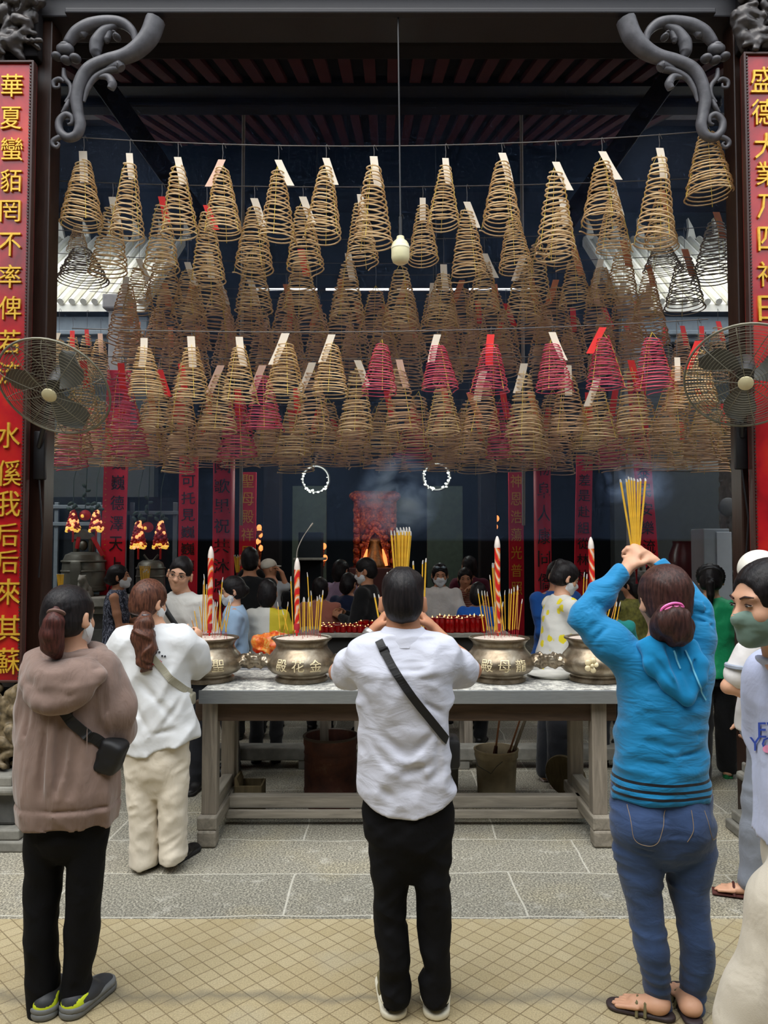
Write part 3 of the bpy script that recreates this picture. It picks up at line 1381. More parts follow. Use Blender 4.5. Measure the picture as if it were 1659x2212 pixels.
def tag_mesh(kind, tilt, bend):
    key = ('tag', kind, round(tilt, 1), round(bend, 1))
    if key in _cm:
        return _cm[key]
    b = MB()
    rows = []
    for t in np.linspace(0, 1, 6):
        x = math.sin(tilt) * t * .21 + bend * .03 * t * t
        z = .07 - .21 * t * math.cos(tilt)
        rows.append([Vector((x - .025, -.012 - .02 * t, z)), Vector((x + .025, -.010 - .02 * t, z))])
    b.grid(rows)
    b.grid([[p + Vector((0, .0012, 0)) for p in r] for r in rows])
    _cm[key] = b.mesh('paper_tag', TAGS[kind][0])
    return _cm[key]


def hook_mesh(L):
    L = max(.01, math.ceil(L * 100) / 100)
    key = ('hook', L)
    if key not in _cm:
        b = MB()
        b.tube([(0, 0, .05), (.004, 0, .052 + L * .5), (0, 0, .05 + L), (.006, .006, .062 + L), (.014, .008, .05 + L), (.022, .008, .03 + L)], .0022, 5)
        _cm[key] = b.mesh('hook', M_wire)
    return _cm[key]


ORD = 'first second third fourth fifth sixth seventh eighth ninth tenth eleventh twelfth thirteenth fourteenth fifteenth sixteenth seventeenth eighteenth nineteenth twentieth'.split()
ORD += ['twenty-' + q for q in ORD[:9]]
coil_n = 0


def hang_row(rname, Y, zw, sag, coils, lift=0.0):
    """coils: (x px, tip y px, bottom y px, width px, colour, tag colour, tag tilt)"""
    global coil_n
    xl, xr = (-2.02, 2.10) if Y < 5.2 else (-3.05, 3.15)
    pts = []
    for x in np.linspace(xl, xr, 25):
        t = (x - xl) / (xr - xl) * 2 - 1
        pts.append((x, Y, zw + sag * t * t + lift * t))
    b = MB()
    b.tube(pts, .0035, 5)
    o = b.build('hanging_wire', M_wire)
    tag(o, 'thin wire stretched across, carrying the %s of incense coils' % rname, 'wire')
    coils = sorted(coils, key=lambda c: c[0])
    rnd = random.Random(int(Y * 100))
    for i, (px, yt, yb, w, cc, tg, tilt) in enumerate(coils):
        p = at(px, yt, Y)
        s = F / Y
        W = w / s
        H = max(.18, (yb - yt - .16 * w) / s)
        t = (p.x - xl) / (xr - xl) * 2 - 1
        zwire = zw + sag * t * t + lift * t
        sh = rnd.randrange(6)
        col, cname = CMAT[cc]
        me, ms = coil_mesh(sh, col)
        tw = TAGS[tg][1] + ' paper tag' if tg else 'no tag'
        lab = '%s incense coil with %s, %s from left in %s' % (cname, tw, ORD[min(i, len(ORD) - 1)], rname)
        r = thing('incense_coil', lab, 'incense coil', (p.x, Y, p.z), 0, 'incense coils hanging in the ' + rname)
        sx, sz = W / .26, H / .50
        a = rnd.uniform(0, 6.28)
        c = link_mesh('coil', me, r, None, (rnd.uniform(-.03, .03), rnd.uniform(-.05, .05), a))
        c.scale = (sx, sx, sz)
        c2 = link_mesh('thread', ms, r, None, tuple(c.rotation_euler))
        c2.scale = (sx, sx, sz)
        link_mesh('hook', hook_mesh(max(.01, zwire - p.z - .055)), r)
        if tg:
            tm = link_mesh('paper_tag', tag_mesh(tg, tilt, rnd.uniform(-.6, .6)), r)
            k = min(1.15, max(.75, sx))
            tm.scale = (k, k, k)
        coil_n += 1


rA = [(180, 352, 508, 92, 't', 'w', .1), (280, 352, 532, 76, 't', 'w', .1), (384, 362, 532, 82, 't', 'w', .25), (480, 368, 528, 84, 't', 'p', -.35),
      (601, 368, 535, 82, 't', 'w', .4), (704, 364, 536, 82, 't', 'w', .3), (807, 362, 548, 88, 't', 'w', .1), (962, 362, 508, 74, 't', 'w', 0.05),
      (1084, 354, 512, 86, 't', 'w', .3), (1200, 374, 572, 88, 't', 'w', .35), (1300, 352, 508, 90, 't', 'w', .4), (1424, 344, 545, 88, 't', 'w', .15), (1528, 292, 452, 104, 't', None, 0)]
hang_row('top front row', 4.85, 4.325, .08, rA, .02)
rB = [(243, 448, 612, 82, 't', 'w', .2), (349, 446, 605, 78, 't', 'r', .3), (446, 464, 628, 76, 't', 'r', .35), (549, 452, 602, 86, 't', 'w', .35), (654, 448, 600, 84, 't', 'w', .35),
      (778, 440, 584, 74, 't', 'w', .1), (913, 446, 582, 68, 't', 'w', .0), (1008, 458, 616, 80, 't', 'w', .3), (1108, 474, 602, 76, 't', None, 0), (1214, 452, 584, 78, 't', 'w', .1),
      (1325, 430, 562, 78, 't', 'w', .2), (1428, 430, 552, 74, 't', 'o', .2)]
hang_row('top second row', 5.3, 4.27, .10, rB, .02)
rC = [(168, 490, 552, 46, 't', None, 0), (178, 540, 630, 108, 'a', None, 0), (300, 578, 690, 70, 't', 'w', .4), (352, 540, 668, 80, 't', 'w', .3), (405, 586, 700, 72, 't', 'w', .3), (452, 566, 690, 82, 't', 'w', .2),
      (548, 548, 690, 84, 't', None, 0), (650, 560, 690, 84, 't', 'r', .2), (752, 568, 706, 76, 't', 'w', .1), (866, 580, 726, 80, 't', None, 0), (958, 592, 716, 76, 't', 'w', 0), (1046, 568, 690, 74, 't', 'w', .3),
      (1130, 572, 702, 78, 't', 'w', -.3), (1160, 528, 664, 70, 't', None, 0), (1240, 560, 680, 76, 't', 'o', .2), (1298, 580, 668, 72, 't', 'w', -.3), (1345, 540, 672, 78, 't', 'o', .2),
      (1400, 590, 700, 64, 't', 'o', .2), (1430, 530, 600, 84, 'a', None, 0), (1478, 560, 688, 86, 'a', 'o', .25), (1546, 480, 628, 92, 'a', 'o', .25)]
hang_row('top third row', 6.25, 4.28, .12, rC, .02)
_r = random.Random(4)


def fill(x0, x1, step, yt, yb, w, cols, tags, jit=12):
    out = []
    x = x0
    while x < x1:
        out.append((x + _r.uniform(-jit, jit), yt + _r.uniform(-9, 9), yb + _r.uniform(-14, 14), w * _r.uniform(.88, 1.12), _r.choice(cols), _r.choice(tags), _r.uniform(-.35, .4)))
        x += step
    return out


def two_rows(n1, n2, Y, dY, zw, sag, coils):
    hang_row(n1, Y, zw, sag, coils[::2])
    hang_row(n2, Y + dY, zw, sag, coils[1::2])


two_rows('top fourth row', 'top fifth row', 6.85, .3, 4.30, .10, fill(280, 1420, 66, 625, 760, 80, 'bbbb', ['w', 'p', 'o', None, 'o']))
two_rows('top sixth row', 'top seventh row', 7.55, .3, 4.28, .10, fill(285, 1420, 68, 676, 805, 76, 'bbb', ['p', 'o', 'r', None, 'p']))
two_rows('top eighth row', 'top rear row', 8.35, .3, 4.26, .06, fill(128, 236, 30, 728, 836, 50, 'tt', ['r', 'w', 'r', 'p'], 3) + fill(300, 1380, 66, 718, 838, 68, 'bb', ['p', 'o', 'r', None])
         + fill(1440, 1575, 36, 712, 825, 52, 'ab', ['r', 'p', 'r'], 3))
l1 = [(312, 752, 872, 80, 't', 'w', .05), (413, 750, 884, 86, 't', 'w', .05), (517, 750, 886, 82, 't', 'w', .15), (617, 745, 880, 92, 't', 'w', -.3), (717, 745, 870, 82, 't', 'w', -.3),
      (825, 745, 865, 78, 'k', None, 0), (945, 745, 856, 82, 'k', 'w', -.3), (1060, 746, 864, 86, 'k', 'r', -.15), (1192, 740, 860, 82, 'k', 'w', .3), (1302, 730, 858, 84, 'k', 'r', -.5), (1409, 730, 858, 88, 'k', None, 0),
      (1508, 760, 890, 86, 't', 'r', -.4), (1462, 790, 900, 60, 'b', 'w', 0)]
hang_row('lower front row', 4.92, 3.135, .05, l1, .03)
l2 = [(180, 800, 935, 78, 't', 'r', .2), (262, 805, 940, 76, 'k', 'r', .1), (345, 820, 945, 78, 't', 'r', .3), (392, 806, 935, 74, 'b', 'r', .2), (478, 812, 948, 84, 't', 'p', -.4), (568, 812, 944, 84, 'k', 'p', -.35), (675, 806, 950, 84, 'b', 'w', -.3),
      (772, 800, 952, 80, 't', 'w', .4), (862, 798, 948, 78, 'b', 'p', .2), (955, 830, 955, 80, 't', None, 0), (1044, 826, 955, 86, 'b', 'w', -.3), (1132, 808, 962, 84, 't', 'w', -.2), (1226, 812, 955, 84, 'b', 'w', 0),
      (1290, 838, 965, 84, 't', 'w', -.3), (1362, 800, 950, 80, 't', 'r', .2), (1450, 830, 955, 82, 'b', 'o', .2), (1530, 840, 955, 78, 't', 'o', .1)]
hang_row('lower second row', 5.75, 3.16, .06, l2, .02)
two_rows('lower third row', 'lower fourth row', 6.6, .32, 3.16, .05, fill(150, 1560, 62, 862, 996, 84, 'btktb', ['r', 'o', None, 'r']))
two_rows('lower fifth row', 'lower sixth row', 7.4, .32, 3.16, .05, fill(140, 1570, 62, 897, 1014, 80, 'btbkb', ['r', 'o', None]))
two_rows('lower seventh row', 'lower rear row', 8.2, .32, 3.14, .05, fill(135, 1575, 64, 918, 1024, 78, 'btb', [None, None, 'r']))
# fluorescent tube behind the coils
root = thing('tube_lamp', 'long thin white fluorescent tube glimpsed behind the hanging coils', 'lamp', at(840, 625, 9.0))
b = MB()
for k in range(4):
    b.tube([(-1.6 + k * .85, 0, 0), (-.85 + k * .85, 0, 0)], .014, 8)
b.build('tube', emis('dim_white_tube', (.9, .95, 1, 1), 1.2), root, smooth=True)
b = MB()
b.box((.05, .035, .02), (3.6, .04, .03))
for x in (-1.2, 1.3):
    b.tube([(x, .035, .03), (x, .035, 7.15 - root.location.z)], .003, 5)
b.build('batten', M_dark, root)
# ================================================================ stone offering table and its burners
TZ = .905
root = thing('offering_table', 'long grey stone-topped offering table with timber trestle legs under the burners', 'table', (.13, 4.9, 0))
M_ttop = NT('ash_dusted_table_top')
_v = M_ttop.coord('Object')
_f = M_ttop.ramp(M_ttop.noise(_v, 26, 6, .75), [(.42, srgb(126, 126, 124)), (.5, srgb(178, 176, 168)), (.62, srgb(222, 220, 210))])
M_ttop.base(_f).set(.7)
M_ttop.bump(M_ttop.noise(_v, 120, 3), .3, .004)
M_ttop = M_ttop.m
M_steel = plain('brushed_grey_edge', srgb(146, 150, 152), .35, .55, stretch=(1, 20, 20))
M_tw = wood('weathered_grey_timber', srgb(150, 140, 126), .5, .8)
M_twx = wood('weathered_grey_timber_long', srgb(160, 152, 138), .55, .8, axis='X')
M_twy = wood('weathered_grey_timber_deep', srgb(150, 142, 128), .55, .8, axis='Y')
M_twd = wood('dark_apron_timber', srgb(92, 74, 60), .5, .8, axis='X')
X0, X1 = -1.07, 1.53
b = MB()
b.box(((X0 + X1) / 2 - .13, 0, TZ - .012), (X1 - X0, .74, .024), bev=.004)
b.build('table_top', M_ttop, root)
b = MB()
for y in (-.375, .375):
    b.box(((X0 + X1) / 2 - .13, y, TZ - .038), (X1 - X0 + .02, .012, .078), bev=.003)
b.build('edge_trim', M_steel, root)
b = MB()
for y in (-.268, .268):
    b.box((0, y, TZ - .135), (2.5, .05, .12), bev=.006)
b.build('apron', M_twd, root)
for sx, px in ((-1, 455), (1, 1292)):
    xx = at(px, 1650, 4.62).x - .13
    for yy in (-.275, .27):
        b = MB()
        b.box((xx, yy, .5), (.088, .09, .66), bev=.006)
        b.build('leg', M_tw, root)
    b = MB()
    b.box((xx + sx * .0, 0, .135), (.115, .74, .075), bev=.008)
    b.box((xx, -.33, .05), (.11, .10, .095), bev=.012)
    b.box((xx, .31, .05), (.11, .10, .095), bev=.012)
    b.build('foot_beam', M_twy, root)
    b = MB()
    b.box((xx, 0, .21), (.07, .48, .08), bev=.006)
    b.build('side_rail', M_twy, root)
b = MB()
b.box((0, .05, .135), (2.24, .075, .075), bev=.006)
b.box((0, -.02, .075), (2.24, .03, .05), bev=.004)
b.build('stretcher', M_twx, root)

M_brz = NT('tarnished_bronze')
_v = M_brz.coord('Object')
M_brz.base(M_brz.ramp(M_brz.noise(_v, 7, 6, .7, .5), [(.3, srgb(92, 80, 64)), (.5, srgb(138, 124, 104)), (.7, srgb(170, 160, 142))])).set(.34, .75)
M_brz.bump(M_brz.noise(_v, 60, 4), .15, .003)
M_brz = M_brz.m
M_ash = NT('pinkish_ash')
M_ash.base(M_ash.ramp(M_ash.noise(M_ash.coord('Object'), 60, 5, .7), [(.35, srgb(178, 160, 146)), (.62, srgb(214, 202, 190))])).set(.95)
M_ash = M_ash.m
M_blet = plain('worn_brass_letters', srgb(226, 210, 170), .5, .2, var=.2, scale=40)
BP = [(1e-4, 0), (.158, 0), (.166, .008), (.163, .026), (.150, .036), (.150, .045), (.186, .058), (.212, .082), (.220, .108), (.214, .138), (.196, .168), (.176, .190), (.164, .206), (.160, .222), (.166, .240), (.180, .256), (.190, .262), (.190, .270), (.180, .272), (.164, .266), (.158, .252), (1e-4, .250)]


def lion_head(c, d):
    B = Body()
    c, d = Vector(c), Vector(d)
    s = Vector((-d.y, d.x, 0))
    B.u(Ell(c, (.045, .045, .04)), .02)
    B.u(Ell(c + d * .05 + Vector((0, 0, .008)), (.036, .036, .03)), .02)
    B.u(Ell(c + d * .085 + Vector((0, 0, -.004)), (.02, .022, .02)), .015)
    for k in (-1, 1):
        B.u(Ell(c + d * .03 + s * k * .03 + Vector((0, 0, .032)), (.012, .012, .018)), .008)
        B.u(Ell(c + d * .065 + s * k * .022 + Vector((0, 0, .022)), (.011, .011, .010)), .006)
        B.u(Cone(c + s * k * .035, c - d * .03 + s * k * .05 + Vector((0, 0, -.02)), .018, .012), .012)
    B.u(Cone(c + d * .08 + Vector((0, 0, -.02)), c + d * .03 + Vector((0, 0, -.035)), .012, .018), .01)
    B.warp(folds((55, 55, 55), .008, 3))
    return B


def burner(px, py, Y, label, chars, scale=1.0, handles=(1, 1), flower=False):
    p = at(px, py, Y)
    r = thing('incense_burner', label, 'incense burner', (p.x, Y, TZ))
    b = MB()
    b.lathe([(q * scale, z) for q, z in BP], n=48)
    bowl = b.build('bowl', M_brz, r, smooth=True)
    b = MB()
    b.lathe([(.176 * scale, .259), (.13 * scale, .266), (.06 * scale, .272), (1e-4, .276)], n=36)
    b.build('ash_bed', M_ash, r, smooth=True)
    for k, on in zip((-1, 1), handles):
        if on:
            lion_head((k * .228 * scale, -.01, .128), (k, -.05, 0)).build('handle', M_brz, r, h=.006, smooth_it=0)
    if flower:
        b = MB()
        for k in range(5):
            a = 2 * PI * k / 5
            b.ell((-.075 + .028 * math.cos(a), -.207 + .004, .125 + .028 * math.sin(a)), (.02, .012, .02), n=10, m=6)
        b.ell((-.075, -.214, .125), (.012, .01, .012), n=10, m=6)
        b.build('flower_emblem', M_blet, r, smooth=True)
    if chars:
        b = MB()
        n = len(chars)
        for i, ch in enumerate(chars):
            a = (i - (n - 1) / 2) * .50 if n == 3 else (i + .3) * .30
            me = text_mesh('lettering', [ch], M_blet, extrude=.002)
            fit_text(me, -.038, .038, .084, .156)
            vs, fs = [], [tuple(f.vertices) for f in me.polygons]
            for v in me.vertices:
                z = v.co.z
                R = np.interp(z, [q[1] for q in BP[6:12]], [q[0] for q in BP[6:12]]) * scale + .0015 - v.co.y * 1.0
                A = -PI / 2 + a + v.co.x / .22
                vs.append((R * math.cos(A), R * math.sin(A), z))
            b.add(vs, fs)
        b.build('lettering', M_blet, r)
    return r, p.x


YB = 4.86
burners = []
for a in ((450, 1400, YB, 'bronze incense burner at the left end of the table, behind the white tee', '殿母聖', 1.0, (0, 1), False),
          (652, 1390, YB, 'bronze incense burner left of the praying man in the white polo', '殿花金', 1.0, (1, 1), False),
          (1078, 1388, YB, 'bronze incense burner right of the praying man, beside the lemon-print woman', '殿母龍', 1.0, (0, 1), False),
          (1285, 1390, YB, 'bronze incense burner with a flower emblem, behind the blue shirt arm', '', 1.0, (1, 1), True)):
    burners.append(burner(*a))

M_jos = plain('yellow_joss_paste', srgb(214, 166, 40), .75, var=.12, scale=30)
M_josd = plain('ochre_joss_paste', srgb(188, 130, 60), .75, var=.12, scale=30)
M_josr = plain('red_dyed_bamboo', srgb(170, 30, 44), .6)
M_josa = plain('burnt_grey_ash_tip', srgb(196, 192, 186), .9)


def stick(p0, p1, mat, label, group, rt=.0034, ash=.035, red=.06):
    p0, p1 = Vector(p0), Vector(p1)
    L = (p1 - p0).length
    r = thing('incense_stick', label, 'incense stick', p0, 0, group)
    d = (p1 - p0).normalized()
    q = d.to_track_quat('Z', 'Y').to_euler()
    key = ('stick', mat.name, round(L, 2), round(rt, 4), ash > 0, red)
    if key not in _cm:
        a = MB()
        a.tube([(0, 0, 0), (0, 0, red)], .0016, 5)
        c = MB()
        c.tube([(0, 0, red), (0, 0, L - ash)], rt, 6)
        e = MB()
        e.tube([(0, 0, L - ash), (.001, 0, L - ash * .4), (.003, .001, L)], [rt, rt * .9, rt * .6], 6)
        _cm[key] = (a.mesh('bamboo_stem', M_josr), c.mesh('joss_paste', mat, True), e.mesh('ash_tip', M_josa, True))
    for nm, me in zip(('bamboo_stem', 'joss_paste', 'ash_tip'), _cm[key]):
        link_mesh(nm, me, r, None, q)
    return r


def sticks_px(Y, lst, mat, label, group, zb=None, rt=.0034, ash=.03, red=.05, seed=1):
    """lst: (x base px, y base px, x tip px, y tip px)"""
    rnd = random.Random(seed)
    for xb, yb, xt, yt in lst:
        y0 = Y + rnd.uniform(-.09, .09)
        a = at(xb, yb, y0)
        if zb is not None:
            a.z = zb
        c = at(xt, yt, y0 + rnd.uniform(-.04, .04))
        stick(a, c, mat if rnd.random() < .8 else M_josd, label, group, rt * rnd.uniform(.85, 1.15), ash, red)


zb = TZ + .262
S1 = [(443, 1390, 441, 1240), (447, 1392, 446, 1262), (436, 1390, 440, 1252), (470, 1390, 481, 1247), (458, 1392, 466, 1300), (462, 1394, 470, 1300), (466, 1392, 468, 1310), (474, 1390, 498, 1290), (484, 1388, 499, 1296),
      (440, 1390, 430, 1300), (430, 1390, 418, 1310), (424, 1392, 412, 1330), (452, 1392, 452, 1285), (478, 1390, 474, 1275), (490, 1390, 486, 1330)]
sticks_px(YB, S1, M_jos, 'yellow incense stick standing in the burner at the left end of the table', 'sticks in the left end burner', zb, seed=1)
S2 = [(606, 1380, 600, 1300), (612, 1385, 623, 1300), (626, 1380, 610, 1318), (634, 1385, 628, 1245), (640, 1388, 642, 1290), (654, 1390, 655, 1290), (658, 1388, 658, 1290), (664, 1388, 666, 1290), (672, 1386, 664, 1236), (676, 1386, 672, 1276), (680, 1388, 686, 1288), (684, 1386, 690, 1285), (688, 1386, 698, 1275), (692, 1386, 694, 1290), (668, 1390, 670, 1300), (650, 1390, 646, 1296)]
sticks_px(YB, S2, M_jos, 'yellow incense stick standing in the burner with three raised characters left of the polo man', 'sticks in the burner left of the polo man', zb, seed=2)
S3 = [(1048, 1370, 1032, 1272), (1056, 1378, 1040, 1276), (1060, 1380, 1046, 1276), (1066, 1384, 1052, 1278), (1072, 1378, 1058, 1242), (1074, 1382, 1063, 1216), (1076, 1382, 1066, 1216), (1086, 1384, 1074, 1290), (1090, 1384, 1080, 1280), (1092, 1384, 1090, 1275), (1098, 1376, 1100, 1272), (1100, 1372, 1105, 1272), (1106, 1376, 1111, 1268), (1110, 1376, 1118, 1266), (1116, 1376, 1119, 1264), (1118, 1374, 1128, 1294), (1082, 1384, 1086, 1300), (1068, 1384, 1070, 1300)]
sticks_px(YB, S3, M_jos, 'yellow incense stick standing in the burner right of the polo man', 'sticks in the burner right of the polo man', zb, seed=3)
S4 = [(1256, 1390, 1262, 1236), (1262, 1390, 1268, 1240), (1296, 1390, 1304, 1290), (1300, 1390, 1326, 1282), (1310, 1390, 1336, 1280), (1318, 1390, 1333, 1300), (1326, 1390, 1340, 1300), (1304, 1390, 1312, 1300)]
sticks_px(YB, S4, M_jos, 'yellow incense stick standing in the burner behind the blue shirt arm', 'sticks in the right end burner', zb, seed=4)

# tall dragon candles
def candle_mat():
    t = NT('red_gold_dragon_wrap')
    v = t.coord('Object', scale=(1, 1, .55), rot=(0, 0, 0))
    w = t.n('ShaderNodeTexWave', wave_type='BANDS', bands_direction='DIAGONAL')
    w.inputs['Scale'].default_value = 13
    w.inputs['Distortion'].default_value = 5.5
    w.inputs['Detail'].default_value = 2
    t.l(v, w.inputs['Vector'])
    c = t.ramp(w.outputs['Color'], [(.0, srgb(206, 30, 34)), (.5, srgb(216, 44, 36)), (.6, srgb(240, 190, 60)), (.74, srgb(226, 84, 36)), (.95, srgb(228, 200, 180))])
    t.base(c).set(.4)
    return t.m


M_dwrap = candle_mat()
M_wax = plain('pale_melted_wax', srgb(226, 214, 204), .5)


def dragon_candle(xb, yb, xt, yt, Y, label):
    a, c = at(xb, yb, Y), at(xt, yt, Y)
    a.z = TZ + .262
    L = (c - a).length
    r = thing('dragon_candle', label, 'candle', a)
    q = (c - a).normalized().to_track_quat('Z', 'Y').to_euler()
    b = MB()
    b.lathe([(.006, 0), (.006, .03), (.0145, .031), (.015, .10), (.0165, L * .5), (.0185, L - .09), (.019, L - .075), (1e-4, L - .07)], n=16)
    b.build('wrapped_body', M_dwrap, r, smooth=True, rot=q)
    b = MB()
    b.lathe([(.0185, L - .08), (.019, L - .06), (.015, L - .03), (.008, L - .008), (.003, L), (1e-4, L)], n=14)
    b.build('wax_tip', M_wax, r, smooth=True, rot=q)
    b = MB()
    b.lathe([(.017, .05), (.0185, .06), (.0185, .085), (.017, .09)], n=14)
    b.build('paper_foot', M_josr, r, smooth=True, rot=q)
    return r


dragon_candle(452, 1390, 456, 1180, YB + .04, 'tall red and gold dragon candle in the burner at the left end')
dragon_candle(641, 1390, 642, 1205, YB + .04, 'tall red and white dragon candle in the burner left of the polo man')
dragon_candle(1076, 1384, 1074, 1158, YB + .05, 'tall red dragon candle in the burner right of the polo man')
dragon_candle(1284, 1392, 1276, 1160, YB + .05, 'tall red and gold dragon candle rising behind the blue sleeve')
b = MB()
rows = smooth_line([at(641, 1215, YB + .04), at(642, 1190, YB + .04), at(652, 1165, YB + .04), at(664, 1146, YB + .04), at(676, 1130, YB + .04)], 6)
b.tube(rows, [.003] * (len(rows) - 4) + [.005] * 4, 6)
tag(b.build('curved_incense_stick', M_cash, smooth=True), 'thin curled stick of grey ash rising from the dragon candle tip', 'incense stick')
# ash crumbs on the table top
rnd = random.Random(11)
for k in range(3):
    b = MB()
    for i in range(60):
        x, y = rnd.uniform(X0 + .05, X1 - .05), 4.9 + rnd.uniform(-.35, .35)
        b.box((x, y, TZ + .002), (rnd.uniform(.004, .014), rnd.uniform(.003, .008), .004), rz=rnd.uniform(0, 3))
o = b.build('ash_crumbs', M_josa)
tag(o, 'pale ash crumbs scattered over the table top', 'ash')
o['kind'] = 'stuff'
# brass tray by the lemon-print woman
b = MB()
p = at(1195, 1462, 5.02)
b.lathe([(1e-4, .0), (.15, .0), (.165, .012), (.168, .016), (.15, .006), (1e-4, .006)], (p.x, 5.02, TZ + .001), 28)
tag(b.build('tray', plain('pale_tray', srgb(206, 204, 196), .4), smooth=True), 'shallow pale round tray on the table beside the lemon-print woman', 'tray')

# ================================================================ things under the table
M_rust = NT('rust_brown_drum')
_v = M_rust.coord('Object')
M_rust.base(M_rust.ramp(M_rust.noise(_v, 7, 6, .7), [(.3, srgb(58, 34, 28)), (.6, srgb(96, 56, 42)), (.75, srgb(120, 92, 74))])).set(.75, .2)
M_rust = M_rust.m
p = ground(711, 1748)
root = thing('metal_drum', 'rust-brown open metal drum standing under the table', 'drum', (p.x, p.y + .12, 0))
b = MB()
R = .178
prof = [(1e-4, .01), (R, 0)]
for z in np.linspace(.02, .40, 39):
    prof.append((R + (.004 if int(z * 100) % 5 == 0 and (z < .12 or z > .28) else 0), z))
prof += [(R + .006, .41), (R + .006, .455), (R - .006, .455), (R - .008, .40), (R - .01, .05), (1e-4, .04)]
b.lathe(prof, n=40)
b.build('drum_body', M_rust, root, smooth=True)
b = MB()
b.tube([((R + .003) * math.cos(a), (R + .003) * math.sin(a), .455) for a in np.linspace(0, 2 * PI, 40, endpoint=False)], .009, 6, closed=True)
b.build('rim', plain('worn_drum_rim', srgb(70, 58, 48), .6), root, smooth=True)

p = ground(538, 1762)
root = thing('wooden_scrap_box', 'small worn wooden box with a broken rim under the table', 'box', (p.x, p.y + .05, 0))
M_box = wood('worn_box_board', srgb(112, 98, 70), .5, .8)
b = MB()
b.box((0, -.08, .10), (.17, .012, .20), bev=.002)
b.box((0, .08, .10), (.17, .012, .20), bev=.002)
b.box((.082, 0, .10), (.012, .16, .20), bev=.002)
b.box((0, 0, .006), (.17, .16, .012))
b.build('box_body', M_box, root)
b = MB()
b.prism([(-.09, 0), (-.06, 0), (-.06, .21), (-.075, .25), (-.09, .25)], -.085, .08)
b.build('tall_side', M_box, root)

p = ground(1078, 1738)
root = thing('plastic_bucket', 'dirty grey-brown bucket holding long brushes under the table', 'bucket', (p.x, p.y + .12, 0))
M_bkt = plain('grimy_bucket', srgb(156, 142, 114), .7, var=.35, scale=6)
b = MB()
b.lathe([(1e-4, 0), (.125, 0), (.128, .01), (.142, .29), (.150, .292), (.150, .33), (.155, .335), (.155, .345), (.143, .345), (.132, .28), (.118, .02), (1e-4, .02)], n=40)
b.build('bucket_body', M_bkt, root, smooth=True)
b = MB()
b.tube([(-.152, 0, .31), (-.14, -.09, .25), (-.06, -.165, .22), (-.02, -.17, .27), (.02, -.165, .30)], .0022, 5)
b.build('handle', M_iron, root)
M_brush = wood('brush_handle_wood', srgb(150, 98, 66), .6)
for i, (xb, yb, xt, yt) in enumerate(((1068, 1640, 1080, 1545), (1092, 1650, 1124, 1552), (1100, 1650, 1137, 1548))):
    r = thing('hand_brush', ('reddish brush standing leftmost in the grimy bucket', 'brown brush standing between two others in the grimy bucket', 'thick pale-handled brush leaning rightmost in the grimy bucket')[i], 'brush', (0, 0, 0))
    a, c = at(xb, yb, 5.38), at(xt, yt, 5.38)
    a2 = Vector((a.x * .7 + .3 * p.x, 5.38, .06))
    b = MB()
    b.tube([a, a.lerp(c, .5), c], [.007, .007, .006] if i < 2 else [.012, .012, .010], 8)
    b.build('handle', M_brush if i < 2 else M_tw, r, smooth=True)
    b = MB()
    b.tube([a2, a, a.lerp(c, .3)], [.026, .020, .012], 10)
    b.build('bristles', plain('dark_brown_bristle', srgb(92, 56, 40), .9), r, smooth=True)
p = ground(958, 1735)
root = thing('paint_pail', 'small dark green-topped pail half hidden beside the white polo', 'bucket', (p.x, p.y + .12, 0))
b = MB()
b.lathe([(1e-4, 0), (.11, 0), (.115, .26), (.105, .26), (.10, .02), (1e-4, .02)], n=32)
b.build('bucket_body', plain('grey_pail', srgb(108, 106, 98), .7, var=.2), root, smooth=True)
b = MB()
b.lathe([(.117, .24), (.12, .245), (.12, .36), (.112, .36), (.112, .25)], n=32)
b.build('collar', plain('dark_green_collar', srgb(52, 56, 44), .6), root, smooth=True)
p = ground(1230, 1735)
b = MB()
M = Matrix.Rotation(math.radians(50), 3, 'Z') @ Matrix.Rotation(math.radians(78), 3, 'Y')
b.lathe([(1e-4, -.012), (.148, -.012), (.152, -.006), (.152, .006), (.148, .012), (.13, .010), (1e-4, .010)], (p.x, p.y + .1, .153), 36, M=M)
tag(b.build('round_lid', M_box, smooth=True), 'round wooden lid leaning upright by the right table legs', 'lid')
# broom with a yellow grip lying behind
a, c = at(985, 1632, 6.3), at(1048, 1616, 6.3)
r = thing('stick_tool', 'thin stick with a yellow grip lying on the kerb behind the bucket', 'stick', (0, 0, 0))
b = MB()
b.tube([a, c], .008, 6)
b.build('shaft', plain('grey_shaft', srgb(110, 96, 80), .6), r)
b = MB()
b.tube([a.lerp(c, .45), a.lerp(c, .75)], .013, 8)
b.build('grip', plain('yellow_grip', srgb(206, 168, 40), .5), r)

# ================================================================ candle table behind
YC = 6.55
root = thing('candle_table', 'dark candle stand with a pale stone shelf of red glass candles, behind the burners', 'table', (.1, YC, 0))
zc = at(800, 1367, 6.3).z
b = MB()
b.box((.05, 0, zc - .02), (1.75, .56, .035), bev=.006)
b.build('shelf', M_stone, root)
b = MB()
b.box((.05, .02, zc - .21), (1.68, .48, .34), bev=.01)
b.build('chest', plain('soot_black_chest', srgb(36, 34, 32), .7), root)
for px in (775, 1010):
    for yy in (-.2, .2):
        b = MB()
        b.box((at(px, 1600, 6.4).x - .1, yy, (zc - .38) / 2), (.07, .07, zc - .38), bev=.006)
        b.build('leg', M_tw, root)
struct_k = MB()
struct_k.box((.1, 6.16, .12), (4.4, .16, .10), bev=.01)
for x in (-1.9, -.6, .6, 1.9):
    struct_k.box((x, 6.16, .035), (.14, .14, .07), bev=.006)
tag(struct_k.build('stone_rail', M_stone), 'long low stone rail on blocks running behind the table', 'rail')
struct_k = MB()
